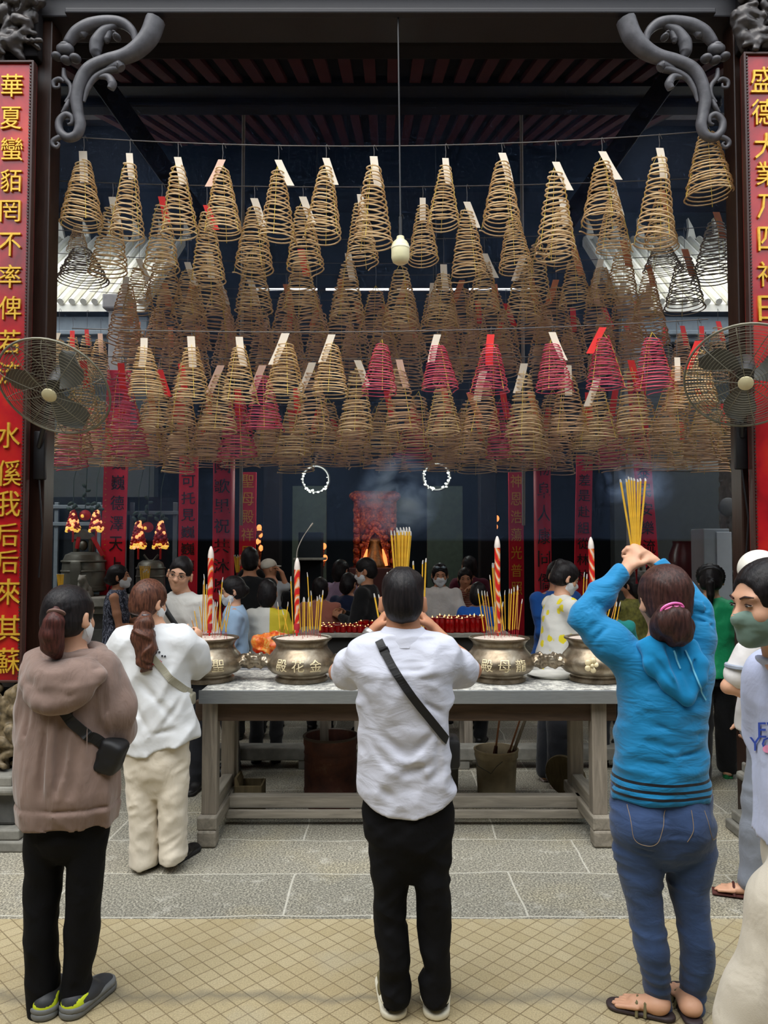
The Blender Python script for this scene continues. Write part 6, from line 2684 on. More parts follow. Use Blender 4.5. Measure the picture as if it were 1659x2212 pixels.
# ================================================================ people in the crowd
def figure(label, px, Y, rz, H=1.6, head=(0, 0, 0), arms=None, hair=('pony', 'b'), fmask=None, skin=None, top=None, bottom=None, feet='shoe', stride=0.0, gaze=True,
           lean=0.0, res=.011, group=None, sleeve=1.0, wide=1.0, shoe_c=None):
    """one standing person, +y is where the person faces before turning by rz"""
    s = H / 1.66
    g = at(px, 1178, Y)
    r = thing('person', label, 'person', (g.x, Y, 0), rz)
    skin = skin or SK1
    ly = lean
    nk = np.array((0, ly, 1.40 * s))
    h = Head(nk + np.array((0, .02 + lean * .2, .145 * s)), *head, k=s)
    sh = [np.array((k * .165 * s * wide, ly * .95, 1.345 * s)) for k in (-1, 1)]
    A = []
    arms = arms or [((-.24, .02, 1.08), (-.22, .12, .86)), ((.24, .02, 1.08), (.22, .12, .86))]
    for k in (0, 1):
        e, w = [np.array(q, float) * s for q in arms[k][:2]]
        hd = nz(w - e)
        n = np.array((.6 if k == 0 else -.6, .3, -.2))
        A.append((sh[k], e, w, (hd, n, -1 if k == 0 else 1, .7, s)))
    st = stride
    legs = [(np.array((-.085 * s, 0, .86 * s)), np.array((-.09 * s, .03 + st * .4, .46 * s)), np.array((-.09 * s, st, .08))),
            (np.array((.085 * s, 0, .86 * s)), np.array((.09 * s, .03 - st * .4, .46 * s)), np.array((.09 * s, -st, .08)))]
    D = dict(s=.93 * s, neck=nk, hip=np.array((0, 0, .90 * s)), arms=A, legs=legs)
    if feet == 'bare':
        D['feet'] = [(l[2] + (0, -.02, -.035), l[2] + (0, .15, -.05)) for l in legs]
    B = Body()
    head_ops(B, h, nk, .049 * s)
    body_ops(B, D)
    B.build('body', skin, r, h=min(.008, res * .75))
    # hair
    hs, hc = hair[0], {'b': H_blk, 'n': H_brn, 'c': H_chs}[hair[1]]
    hb = hair_cap(h, .012, low=-.08, style='short' if hs == 'short' else 'pony', fr=-.005)
    if hs == 'bob':
        hb.u(h.ell((0, -.05, -.06), (.082, .055, .085)), .03)
    if hs == 'bun':
        hb.u(h.ell((0, -.085, .085), (.038, .038, .036)), .015)
    if hs == 'pony':
        tail(hb, [h.p(0, -.10, .01), h.p(0, -.135, -.03), h.p(0, -.13, -.12), h.p(.005, -.115, -.19)], [.022 * s, .030 * s, .028 * s, .010 * s])
    if hs == 'lowbun':
        hb.u(h.ell((0, -.115, -.02), (.042, .036, .04)), .015)
    hb.warp(strand_warp(h, .005, 150, (0, -.09, .0)))
    hb.build('hair', hc, r, h=.0085, smooth_it=0)
    if gaze:
        eyes(r, h, hc)
    if fmask:
        mask(r, h, fmask)
    # top
    if top:
        mat, hem, fl = top[:3]
        S = Body()
        w = s * wide
        rows = [(1.415 * s, 0, ly, .075 * s, .065 * s), (1.385 * s, 0, ly, .125 * w, .085 * s), (1.345 * s, 0, ly * .95, .180 * w, .10 * s), (1.24 * s, 0, ly * .8, .185 * w, .12 * s), (1.08 * s, 0, ly * .5, .165 * w, .118 * s),
                (.95 * s, 0, ly * .2, .175 * w, .125 * s), (.80 * s, 0, 0, (.185 + fl) * w, (.13 + fl) * s), (.40 * s, 0, 0, (.20 + fl * 2.2) * w, (.14 + fl * 2) * s)]
        S.u(Loft(rows), .03)
        S.cut(Half((0, 0, -1), -hem * s), .004)
        for k in (0, 1):
            e, wr = A[k][1], A[k][2]
            a0 = sh[k] + np.array((0, 0, -.01))
            if sleeve > .9:
                limb(S, [a0, a0 * .5 + e * .5, e], [.068 * s, .062 * s, .054 * s], .03)
                limb(S, [e, e * .12 + wr * .88], [.053 * s, .040 * s], .02)
            elif sleeve > 0:
                t = min(1, sleeve * 1.15)
                limb(S, [a0, a0 * (1 - t) + e * t], [.068 * s, .062 * s], .03)
        S.sub(Loft([(1.38 * s, 0, ly + .012, .050 * s, .050 * s), (1.47 * s, 0, ly + .02, .06 * s, .06 * s)]), .01)
        S.warp(folds((8, 7, 8), .016, int(px) % 17, RM(0, 0, .5)))
        S.warp(folds((15, 12, 15), .007, int(px) % 13))
        S.build(top[3] if len(top) > 3 else 'shirt', mat, r, h=res)
    if bottom:
        mat, kind = bottom[:2]
        W = bottom[2] if len(bottom) > 2 else 1.0
        J = Body()
        if kind == 'skirt':
            J.u(Loft([(.97 * s, 0, 0, .145 * s, .115 * s), (.85 * s, 0, 0, .18 * s, .14 * s), (.30 * s, 0, 0, .22 * s * W, .19 * s * W)]), .03)
        else:
            J.u(Loft([(.98 * s, 0, 0, .145 * s, .11 * s), (.86 * s, 0, 0, .172 * s, .13 * s), (.76 * s, 0, 0, .165 * s, .12 * s)]), .03)
            end = .07 if kind == 'trousers' else .42
            for l in legs:
                a, kn, an = l
                if kind == 'trousers':
                    limb(J, [a - (0, 0, .05), kn, np.array((an[0], an[1], .085))], [.088 * s, .068 * s * W, .060 * s * W], .03)
                else:
                    limb(J, [a - (0, 0, .05), kn + (0, 0, .06)], [.09 * s, .088 * s * W], .03)
            J.cut(Half((0, 0, -1), -.035 if kind == 'trousers' else -.44 * s), .004)
        J.warp(folds((8, 8, 12), .014, int(px) % 11))
        J.build('skirt' if kind == 'skirt' else kind, mat, r, h=res)
    if feet == 'shoe':
        for l in legs:
            a = np.array((l[2][0], l[2][1] - .06, 0))
            shoe(r, a, a + (0, .235, 0), shoe_c or M_bs_, M_bsole_, w=.042, h=.07)
    elif feet == 'bare':
        for l in legs:
            b = MB()
            a = l[2]
            b.tube([(a[0], a[1] - .05, .011), (a[0], a[1] + .06, .011), (a[0], a[1] + .18, .011)], [.036, .040, .042], 10, upv=(0, 0, 1), flat=.25)
            o = b.build('sandal', shoe_c or M_bs_, r, smooth=True)
            b = MB()
            b.tube([(a[0] - .042, a[1] + .08, .012), (a[0] - .02, a[1] + .08, .058), (a[0] + .02, a[1] + .08, .058), (a[0] + .042, a[1] + .08, .012)], .007, 6)
            b.build('sandal_strap', shoe_c or M_bs_, o, smooth=True)
    return r, h, s


M_bs_ = plain('black_shoe', srgb(22, 21, 22), .5)
M_bsole_ = plain('black_sole', srgb(28, 27, 27), .8)
C_black = cloth('black_cloth', srgb(20, 20, 22), var=.1)
C_dark = cloth('charcoal_cloth', srgb(34, 36, 42), var=.1)
C_navy = cloth('navy_cloth', srgb(28, 38, 66), var=.1)
C_jean = cloth('blue_denim', srgb(54, 70, 104), var=.15)
up = [((-.20, .18, 1.12), (-.06, .34, 1.28)), ((.20, .18, 1.12), (.06, .34, 1.28))]
upface = [((-.22, .22, 1.20), (-.05, .30, 1.46)), ((.22, .22, 1.20), (.05, .30, 1.46))]
hold = [((-.22, .06, 1.06), (-.06, .26, 1.12)), ((.22, .06, 1.06), (.08, .26, 1.14))]


def held_sticks(x, y, z, n, L, label, group, spread=.03, rt=.003, red=.05):
    rnd = random.Random(int(x * 100) + n)
    for i in range(n):
        t = (i - (n - 1) / 2) / max(1, n - 1)
        a = Vector((x + t * spread * .25, y + rnd.uniform(-.006, .006), z))
        stick(a, a + Vector((t * spread * 2, rnd.uniform(-.02, .02), L * rnd.uniform(.92, 1.0))), M_jos, label, group, rt, .015, red)


# navy print sleeveless dress, facing right
t = NT('navy_white_print')
_n = t.noise(t.coord('Object', scale=(1, 1, .5)), 22, 3, .6, 2.0)
t.base(t.ramp(_n, [(.5, srgb(26, 30, 46)), (.54, srgb(150, 154, 172)), (.6, srgb(34, 38, 58))])).set(.85)
M_navyp = t.m
r, h, s = figure('woman in sleeveless navy printed dress and white mask near the left red board', 254, 7.3, math.radians(-80), 1.56, (0, math.radians(4), 0),
                 [((-.19, .10, 1.06), (-.02, .30, 1.16)), ((.20, .06, 1.06), (.10, .28, 1.06))], ('lowbun', 'b'), M_mask, SK2, (M_navyp, .36, .03, 'dress'), None, 'bare', sleeve=0)
pp = at(254, 1320, 7.3)
held_sticks(pp.x + .27, 7.28, 1.17, 4, .36, 'incense stick held by the woman in the navy printed dress', 'incense of the woman in navy', .02, .004)
b = MB()
b.lathe([(.046, -.006), (.05, 0), (.046, .006)], (-.18, .07, 1.10), 16)
b.build('arm_band', M_black, r, smooth=True)

# man with glasses leaning over the left burner
M_tee2 = cloth('white_tee_cotton', srgb(206, 204, 198), wr=.3)
r, h, s = figure('man with glasses in a white tee with black crossbody strap behind the left burner', 406, 5.62, math.radians(172), 1.66, (math.radians(8), math.radians(-8), math.radians(-12)),
                 [((-.24, .14, 1.10), (-.10, .36, 1.10)), ((.24, .14, 1.10), (.06, .36, 1.14))], ('short', 'b'), None, SK1, (M_tee2, .78, .02, 'tee_shirt'), (C_dark, 'trousers'), 'shoe', lean=.10, sleeve=.8)
b = MB()
for k in (-1, 1):
    b.tube([h.p(k * .034 + .021 * math.cos(a), .100, .004 + .018 * math.sin(a)) for a in np.linspace(0, 2 * PI, 20, endpoint=False)], .0014, 5, closed=True)
    b.tube([h.p(k * .055, .099, .008), h.p(k * .078, .06, .012), h.p(k * .080, .0, .008)], .0014, 5)
b.tube([h.p(-.013, .104, .008), h.p(.013, .104, .008)], .0014, 5)
b.build('glasses', plain('thin_grey_frame', srgb(90, 86, 84), .3, .6), r)
b = MB()
b.tube(smooth_line([(.13, .17, 1.40), (.06, .235, 1.30), (-.06, .235, 1.14), (-.17, .16, .98)], 6), .02, 8, upv=(0, 1, 0), flat=.3)
b.build('bag_strap', M_blk_strap, r, smooth=True)

# pale blue shirt, white mask, facing left towards the left burner
M_pblue = cloth('pale_blue_shirt_cotton', srgb(158, 186, 214), wr=.3)
r, h, s = figure('woman in a pale blue shirt and white mask behind the left burner, facing left', 508, 6.02, math.radians(100), 1.50, (math.radians(8), math.radians(-12), 0),
                 hold, ('lowbun', 'b'), M_mask, SK1, (M_pblue, .78, .03), (C_dark, 'trousers'), 'shoe', sleeve=.85)
# dark shirted man from behind
r, h, s = figure('man in black shirt from behind, raising incense before the left red column', 540, 7.05, math.radians(6), 1.72, (0, math.radians(-6), 0), upface, ('short', 'b'), None, SK2, (C_black, .82, .01), (C_black, 'trousers'), 'shoe', gaze=False)
pp = at(504, 1250, 7.15)
held_sticks(pp.x, 7.35, pp.z, 7, .22, 'incense stick in the bunch raised by the man in the black shirt', 'incense of the man in black', .03, .004)
# adult in black with the child
r, h, s = figure('adult in black carrying a small child in a pale cap', 588, 7.5, math.radians(20), 1.55, (0, 0, 0), [((-.22, .12, 1.10), (-.02, .26, 1.10)), ((.22, .12, 1.06), (.06, .26, 1.06))], ('bob', 'b'), None, SK2, (C_black, .80, .01), (C_black, 'trousers'), 'shoe', gaze=False)
M_cap = cloth('pale_cap_cotton', srgb(206, 198, 182))
M_kid = cloth('grey_print_tee', srgb(158, 160, 162), wr=.3)


def child():
    p = at(585, 1262, 7.15)
    r = thing('person', 'small child in pale cap and grey tee held above the yellow jacket', 'person', (p.x, 7.12, p.z - .14))
    h = Head((-.01, 0, .29), math.radians(-60), 0, 0, .72)
    nk = np.array((0, 0, .18))
    B = Body()
    head_ops(B, h, nk, .04)
    B.u(Cone((0, 0, -.06), (0, 0, .14), .075, .075), .03)
    limb(B, [(-.08, 0, .13), (-.13, -.03, .05), (-.15, -.06, -.02)], [.03, .026, .02])
    limb(B, [(.08, 0, .13), (.15, -.01, .12), (.11, -.04, .25)], [.03, .026, .02])
    hand_ops(B, (.11, -.04, .25), (-.6, 0, .8), (-1, 0, -.3), 1, .5, .6)
    hand_ops(B, (-.15, -.06, -.02), (-.2, -.2, -1), (1, 0, 0), -1, .5, .6)
    limb(B, [(.05, 0, -.10), (.12, -.05, -.18), (.15, -.03, -.34)], [.05, .042, .028])
    limb(B, [(-.05, 0, -.10), (-.08, -.05, -.18), (-.08, -.03, -.34)], [.05, .042, .028])
    B.build('body', SK2, r, h=.0075)
    S = Body()
    S.u(Loft([(-.09, 0, 0, .098, .09), (.0, 0, 0, .098, .09), (.10, 0, 0, .095, .085), (.16, 0, 0, .06, .055)]), .03)
    limb(S, [(-.08, 0, .12), (-.125, -.03, .06)], [.045, .042])
    limb(S, [(.08, 0, .12), (.15, -.01, .12)], [.045, .042])
    S.warp(folds((14, 14, 14), .012, 3))
    S.build('tee_shirt', M_kid, r, h=.009)
    J = Body()
    J.u(Ell((0, 0, -.11), (.10, .09, .07)), .03)
    limb(J, [(.05, 0, -.10), (.12, -.05, -.18)], [.062, .056])
    limb(J, [(-.05, 0, -.10), (-.08, -.05, -.18)], [.062, .056])
    J.build('shorts', C_jean, r, h=.009)
    C = Body()
    C.u(h.ell((0, -.012, .035), (.092, .110, .090)), .01)
    C.cut(h.half((0, .25, -1), -.012), .006)
    C.u(h.ell((0, .11, .022), (.062, .06, .010)), .01)
    C.build('cap', M_cap, r, h=.008)
    for x in (.15, -.08):
        shoe(r, (x, -.06, -.40), (x, .06, -.40), plain('lime_sandal', srgb(170, 190, 60), .6), M_bsole_, w=.026, h=.045)


child()
# white and yellow jacket
t = NT('white_yellow_panels')
_s = t.n('ShaderNodeSeparateXYZ')
t.l(t.coord('Object'), _s.inputs[0])
t.base(t.ramp(t.math('ADD', _s.outputs['X'], .5), [(.0, srgb(206, 204, 196)), (.52, srgb(206, 204, 196)), (.525, srgb(206, 186, 40)), (1, srgb(206, 186, 40))], 'CONSTANT')).set(.7)
t.bump(t.noise(t.coord('Object'), 9, 3), .3, .02)
figure('person from behind in a white and yellow panelled jacket, left of the dragon candle', 578, 6.3, math.radians(4), 1.46, (0, -.2, 0), hold, ('bob', 'b'), None, SK2, (t.m, .74, .02, 'jacket'), (C_black, 'trousers'), 'shoe', gaze=False, wide=.9)
# salmon, lavender, navy hoodie, black with mask
figure('person in a salmon top seen from behind, left of the low red candles', 692, 7.35, 0, 1.44, (0, 0, 0), hold, ('bob', 'b'), None, SK2, (cloth('salmon_cotton', srgb(170, 104, 88)), .7, .02), (C_dark, 'trousers'), 'shoe', gaze=False)
figure('woman in a lavender top with hands joined, deep in the hall', 735, 8.6, math.radians(-35), 1.58, (0, -.2, 0), up, ('bob', 'b'), None, SK2, (cloth('lavender_cotton', srgb(150, 128, 152)), .6, .03), (C_dark, 'trousers'), 'shoe', gaze=False)
figure('person in a navy hooded jacket bending over the low red candles', 752, 7.9, math.radians(-30), 1.46, (0, -.35, 0), hold, ('bob', 'b'), None, SK2, (C_navy, .7, .02, 'jacket'), (C_black, 'trousers'), 'shoe', gaze=False)
figure('man in black with a white mask behind the low red candles, facing left', 794, 7.2, math.radians(75), 1.62, (math.radians(6), math.radians(-14), 0), hold, ('short', 'b'), M_mask, SK2, (C_black, .8, .03, 'jacket'), (C_black, 'trousers'), 'shoe')
# woman with white mask and sunglasses on her head, facing the camera
r, h, s = figure('woman in white shirt and mask, sunglasses on her head, behind the tall candles', 950, 7.8, math.radians(176), 1.56, (math.radians(4), math.radians(-10), 0), [((-.24, .10, 1.06), (-.12, .30, 1.0)), ((.24, .10, 1.06), (.12, .30, 1.0))], ('bob', 'b'), M_mask, SK2,
                 (cloth('white_shirting', srgb(206, 200, 194)), .8, .02), (C_dark, 'trousers'), 'shoe')
b = MB()
for k in (-1, 1):
    b.ell(Vector(h.p(k * .034, .070, .098)), (.028, .012, .014), n=12, m=8)
b.tube([h.p(-.08, .0, .06), h.p(-.066, .055, .094), h.p(0, .078, .10), h.p(.066, .055, .094), h.p(.08, 0, .06)], .003, 6)
b.build('sunglasses', plain('glossy_lens', srgb(120, 132, 140), .05, .4), r, smooth=True)
# red and tan sleeve raised
t = NT('red_tan_stripes')
_w = t.n('ShaderNodeTexWave', wave_type='BANDS', bands_direction='Z')
_w.inputs['Scale'].default_value = 14
t.l(t.coord('Object'), _w.inputs['Vector'])
t.base(t.ramp(_w.outputs['Color'], [(.4, srgb(128, 44, 42)), (.5, srgb(150, 118, 94))])).set(.85)
figure('person in red and tan striped top raising one arm behind the tall candles', 1004, 8.35, math.radians(178), 1.50, (0, -.2, 0), [((-.22, .14, 1.10), (-.10, .22, 1.36)), ((.27, .10, 1.12), (.0, .20, 1.40))], ('bob', 'b'), None, SK2, (t.m, .75, .02), (C_black, 'trousers'), 'shoe')
figure('person in a dark maroon top from behind, walking into the hall', 1014, 8.95, math.radians(10), 1.62, (0, 0, 0), None, ('bob', 'b'), None, SK2, (cloth('maroon_cotton', srgb(84, 24, 42)), .75, .02), (C_black, 'trousers'), 'shoe', gaze=False, stride=.25)
figure('person in a bright blue shirt behind the burner right of the polo man', 1032, 7.15, math.radians(-20), 1.40, (0, -.3, 0), hold, ('bob', 'b'), None, SK2, (cloth('bright_blue_cotton', srgb(36, 98, 190)), .75, .02), (C_black, 'trousers', 1.1), 'shoe', gaze=False, stride=.28)
# lemon print
t = NT('lemon_print')
_v = t.n('ShaderNodeTexVoronoi', feature='F1')
_v.inputs['Scale'].default_value = 11
_v.inputs['Randomness'].default_value = .7
_nn = t.n('ShaderNodeTexNoise')
_nn.inputs['Scale'].default_value = 18
_a = t.n('ShaderNodeVectorMath', operation='ADD')
_sc = t.n('ShaderNodeVectorMath', operation='SCALE')
_sc.inputs['Scale'].default_value = .05
t.l(t.coord('Object'), _nn.inputs['Vector'])
t.l(_nn.outputs['Color'], _sc.inputs[0])
t.l(t.coord('Object'), _a.inputs[0])
t.l(_sc.outputs[0], _a.inputs[1])
t.l(_a.outputs[0], _v.inputs['Vector'])
t.base(t.ramp(_v.outputs['Distance'], [(.0, srgb(226, 206, 30)), (.31, srgb(230, 212, 44)), (.34, srgb(214, 212, 204)), (1, srgb(216, 214, 206))])).set(.85)
t.bump(t.noise(t.coord('Object'), 8, 3), .25, .02)
M_lemon = t.m
r, h, s = figure('woman in white lemon-print top and mask bending over the right burners', 1190, 5.72, math.radians(-78), 1.62, (math.radians(-6), math.radians(-24), 0),
                 [((-.20, .22, 1.06), (-.08, .42, 1.10)), ((.21, .20, 1.00), (.16, .42, 1.04))], ('bun', 'b'), M_mask, SK1, (M_lemon, .82, .025, 'lemon_top'), (C_dark, 'trousers', 1.45), 'bare', lean=.08, sleeve=.9, shoe_c=plain('white_pink_sandal', srgb(224, 206, 204), .6))
b = MB()
b.box(h.p(-.06, -.05, .088), (.022, .03, .016), bev=.004)
b.build('hair_clip', plain('pearly_clip', srgb(232, 234, 238), .2), r, smooth=True)
M_dblue = cloth('royal_blue_cotton', srgb(26, 78, 150))
figure('person in a royal blue shirt behind the lemon-print woman', 1200, 6.7, math.radians(-150), 1.60, (0, -.3, 0), hold, ('short', 'b'), None, SK2, (M_dblue, .8, .02), (C_navy, 'trousers'), 'shoe', wide=1.3, gaze=False)
figure('person in a teal shirt bending behind the raised blue sleeve', 1318, 6.2, math.radians(-10), 1.36, (0, -.4, 0), hold, ('bob', 'b'), None, SK2, (cloth('teal_cotton', srgb(44, 156, 152)), .75, .02), (C_dark, 'trousers'), 'shoe', gaze=False)
figure('person with dark hair in an olive floral top behind the right burner', 1366, 6.8, math.radians(30), 1.50, (.3, -.2, 0), up, ('bob', 'b'), None, SK2, (plain('olive_floral', srgb(120, 116, 52), .8, var=.5, scale=30), .75, .02), (C_dark, 'trousers'), 'shoe', gaze=False)
# green shirt woman
M_grn = cloth('bright_green_satin', srgb(28, 150, 96), wr=.4, rough=.5)
r, h, s = figure('woman in bright green shirt and round black hat, reaching to the right', 1534, 5.75, math.radians(-25), 1.60, (0, math.radians(-6), 0),
                 [((-.20, .10, 1.06), (.10, .28, 1.02)), ((.22, .16, 1.30), (.44, .26, 1.50))], ('pony', 'b'), None, SK1, (M_grn, .82, .03), (C_black, 'trousers', 1.25), 'bare', stride=-.2, gaze=False, shoe_c=plain('green_heel', srgb(24, 110, 62), .5))
C = Body()
C.u(h.ell((0, -.03, .045), (.094, .10, .085)), .01)
C.cut(h.half((0, -.9, -.5), .055), .004)
C.u(Cone(h.p(0, -.045, .03), h.p(0, -.046, .03), .108, .108, (h.v(0, .9, .45), .09)), .01)
C.build('round_hat', plain('black_felt', srgb(20, 20, 22), .4), r, h=.007)
for x in (-.084, .084):
    b = MB()
    b.lathe([(.02, 0), (.018, .05)], (x * s, (-.2 if x < 0 else .2) - .04, 0), 12)
    b.build('shoe_heel', plain('green_heel', srgb(24, 110, 62), .5), r, smooth=True)

# person in the white cap and raglan tee at the right edge
t = NT('white_raglan_tee')
t.base(srgb(222, 218, 216)).set(.8)
t.bump(t.noise(t.coord('Object'), 8, 3), .3, .02)
M_rag = t.m
r, h, s = figure('person in white cap, raglan tee and grey jeans behind the green-masked woman', 1650, 3.95, math.radians(70), 1.70, (math.radians(-110), 0, 0),
                 [((-.20, .19, 1.03), (-.13, -.03, .97)), ((.25, .04, 1.06), (.22, .06, .82))], ('short', 'b'), None, SK1, (M_rag, .80, .02, 'raglan_tee'), (cloth('grey_jeans', srgb(132, 138, 150)), 'trousers', .95), 'bare', sleeve=.70, gaze=False, stride=.10, res=.009, shoe_c=plain('brown_slipper', srgb(80, 40, 36), .5))
C = Body()
C.u(h.ell((0, -.014, .045), (.101, .120, .098)), .01)
C.cut(h.half((0, .2, -1), -.03), .004)
C.u(h.ell((0, .12, .035), (.066, .065, .010)), .01)
C.build('cap', plain('white_cap_cotton', srgb(226, 222, 210), .8), r, h=.008)
b = MB()
b.lathe([(.0745, -.01), (.078, -.006), (.078, .006), (.0745, .01)], Vector((-.197, .13, 1.13)) * s, 20, M=Matrix.Rotation(.05, 3, 'X'))
b.build('sleeve_cuff', plain('grey_cuff', srgb(150, 158, 172), .8), r, smooth=True)

# the woman in the green mask and lavender tee at the right edge, close to the camera
M_lav = cloth('lavender_white_tee', srgb(190, 196, 222), wr=.3)
M_gmask = cloth('sage_green_mask', srgb(118, 142, 131), wr=.12)


def mask_woman():
    Y = 2.3
    o = at(1702, 1178, Y)
    rz = math.radians(112)
    r = thing('person', 'woman in sage green mask, lavender tee and cream trousers at the right edge', 'person', (o.x, Y, 0), rz)
    Ri = np.array(Matrix.Rotation(-rz, 3, 'Z'))
    L = lambda px, py, dy=0.0: Ri @ (np.array(at(px, py, Y + dy)) - np.array((o.x, Y, 0)))
    W = lambda x, y, z: Ri @ np.array((x, y, z))
    k = 1.06
    hc = L(1656, 1302)
    h = Head(hc, math.radians(-10), math.radians(-8), 0, k)
    nk = hc + np.array((0, -.065, -.170))
    ty = nk[1] - .115
    sh = [np.array((-.165, ty, nk[2] - .085)), np.array((.165, ty, nk[2] - .085))]
    D = dict(s=.90, neck=np.array((0, ty + .035, nk[2] - .03)), hip=np.array((0, ty + .02, .88)), arms=[(sh[0], sh[0] + (-.05, -.08, -.26), sh[0] + (-.03, -.02, -.48)), (sh[1], sh[1] + (.05, -.06, -.27), sh[1] + (.04, .0, -.48))],
             legs=[(np.array((-.09, ty, .85)), W(-.10, .02, .47), W(-.14, .05, .09)), (np.array((.09, ty, .85)), W(.16, .05, .46), W(.26, .1, .09))])
    B = Body()
    head_ops(B, h, nk, .05)
    body_ops(B, D)
    B.build('body', SK1, r, h=.0055)
    hb = hair_cap(h, .008, low=-.07, style='pony', fr=.004)
    hb.u(h.ell((0, -.11, .0), (.045, .04, .05)), .02)
    hb.warp(strand_warp(h, .004, 190, (0, -.11, .0)))
    hb.build('hair', H_blk, r, h=.006, smooth_it=0)
    eyes(r, h, H_brn, closed=True)
    mask(r, h, M_gmask)
    S = Body()
    n = nk
    S.u(Loft([(n[2] - .005, n[0], n[1] - .01, .075, .068), (n[2] - .04, n[0], ty + .03, .13, .09), (n[2] - .09, n[0], ty, .19, .110), (n[2] - .2, 0, ty, .20, .13), (n[2] - .45, 0, ty, .20, .145), (.80, 0, ty + .01, .205, .150), (.70, 0, ty, .20, .15)]), .03)
    for q in (0, 1):
        limb(S, [sh[q], sh[q] * .3 + D['arms'][q][1] * .7], [.085, .090], .04)
    S.warp(folds((7, 6, 5), .020, 4))
    S.warp(folds((14, 14, 9), .008, 6))
    S.cut(Half((0, 0, -1), -.86), .004)
    tee = S.build('tee_shirt', M_lav, r, h=.008)
    J = Body()
    J.u(Loft([(.98, 0, ty, .15, .11), (.86, 0, ty, .175, .13), (.76, 0, ty, .17, .13)]), .03)
    a0, a1 = L(1712, 1800), np.array((.085, ty, .80))
    k1, e1 = L(1684, 1960), L(1640, 2150)
    limb(J, [np.array((-.075, ty + .01, .88)), a0 * .5 + np.array((-.085, ty, .80)) * .5, k1, e1, e1 + (e1 - k1) * .35], [.105, .098, .082, .088, .10], .05)
    limb(J, [a1, W(.16, .05, .46), W(.28, .1, .10)], [.10, .095, .12], .04)
    J.cut(Half((0, 0, -1), -.06), .004)
    J.warp(folds((7, 7, 3), .018, 3, RM(0, 0, .4)))
    J.build('trousers', M_crm, r, h=.009)
    for a in (W(-.16, .05, 0), W(.26, .1, 0)):
        shoe(r, a - np.array((0, .06, 0)), a + np.array((0, .18, 0)), plain('white_shoe', srgb(220, 218, 212), .6), M_shw_, w=.042, h=.07)
    mp = plain('royal_blue_print', srgb(50, 76, 176), .7)
    for txt, px, py, w_, hh in (('EVER', 1687, 1577, 90, 32), ('YOUR', 1678, 1607, 110, 30)):
        me = text_mesh('shirt_print', txt, mp, vertical=False, extrude=.0005)
        p = at(px, py, Y - .1)
        s_ = (Y - .1) / F
        fit_text(me, -w_ * s_ / 2, w_ * s_ / 2, -hh * s_ / 2, hh * s_ / 2)
        me.transform(Matrix.Translation(p))
        densify(me, 4, .006)
        decal(r, tee, me, 'shirt_print')
    b = MB()
    b.ell(at(1662, 1618, Y), (.016, .002, .012), n=12, m=6)
    decal(r, tee, b.mesh('shirt_print', plain('pink_print', srgb(236, 150, 186), .7)), 'shirt_print')


M_shw_ = plain('white_sole', srgb(224, 222, 214), .7)
mask_woman()
# ================================================================ inside the hall
def red_cloth(name, c):
    t = NT(name)
    t.base(t.ramp(t.noise(t.coord('Object', scale=(1, 1, .3)), 5, 4), [(.3, tuple(q * .72 for q in c[:3]) + (1,)), (.7, c)])).set(.5, 0, .3)
    return t.m


M_redc = red_cloth('red_lacquer_column', srgb(206, 30, 52))
M_redb = red_cloth('red_painted_board', srgb(222, 36, 58))
M_ink = plain('black_ink_letters', srgb(22, 14, 18), .5)


def board(px0, px1, py0, py1, Y, chars, label, lean=0.0, mat=None, small=None, ink=None, round_=0.0, skip=0):
    """hanging couplet board; round_ > 0 makes it a column face"""
    a, c = at(px0, py0, Y), at(px1, py1, Y)
    w, H = c.x - a.x, a.z - c.z
    zb_ = .18
    H = a.z - zb_
    r = thing('red_column' if round_ else 'couplet_board', label, 'column' if round_ else 'sign board', ((a.x + c.x) / 2, Y, zb_))
    b = MB()
    if round_:
        b.lathe([(w * .62, 0), (w * .62, .12), (w * .5, .16), (w * .5, H)], (0, w * .5, 0), 28)
        b.build('shaft', mat or M_redc, r, smooth=True)
    else:
        b.box((0, 0, H / 2), (w, .03, H), bev=.004, M=Matrix.Rotation(lean, 3, 'Y'))
        b.build('board', mat or M_redb, r)
    n = len(chars)
    for i, ch in enumerate(chars):
        cy = py0 + (i + .5) * (py1 - py0) / n
        p = at((px0 + px1) / 2, cy, Y)
        hh = (py1 - py0) / n * .72 * Y / F
        me = text_mesh('character', [ch], ink or M_ink, extrude=.003)
        ww = min(w * .36, hh * .56) if not small else w * .28
        fit_text(me, -ww, ww, -hh / 2, hh / 2)
        off = (p.z - zb_ - H / 2) * math.tan(lean) if not round_ else 0
        if round_:
            for v in me.vertices:
                x = v.co.x
                v.co.y += w * .5 - math.sqrt(max(0, (w * .5) ** 2 - x * x)) - .004
        link_mesh('character', me, r, Vector((off + (w * .12 if small else 0), -.018 if not round_ else 0, p.z - zb_)))
    if small:
        b = MB()
        rnd = random.Random(3)
        for k in range(34):
            z = H * (.3 + .6 * k / 34)
            for q in range(2):
                b.box((-w * .36 + rnd.uniform(-.006, .006), -.017, z + q * .008), (.016, .003, .004))
        b.build('small_writing', M_gilt, r)
    return r


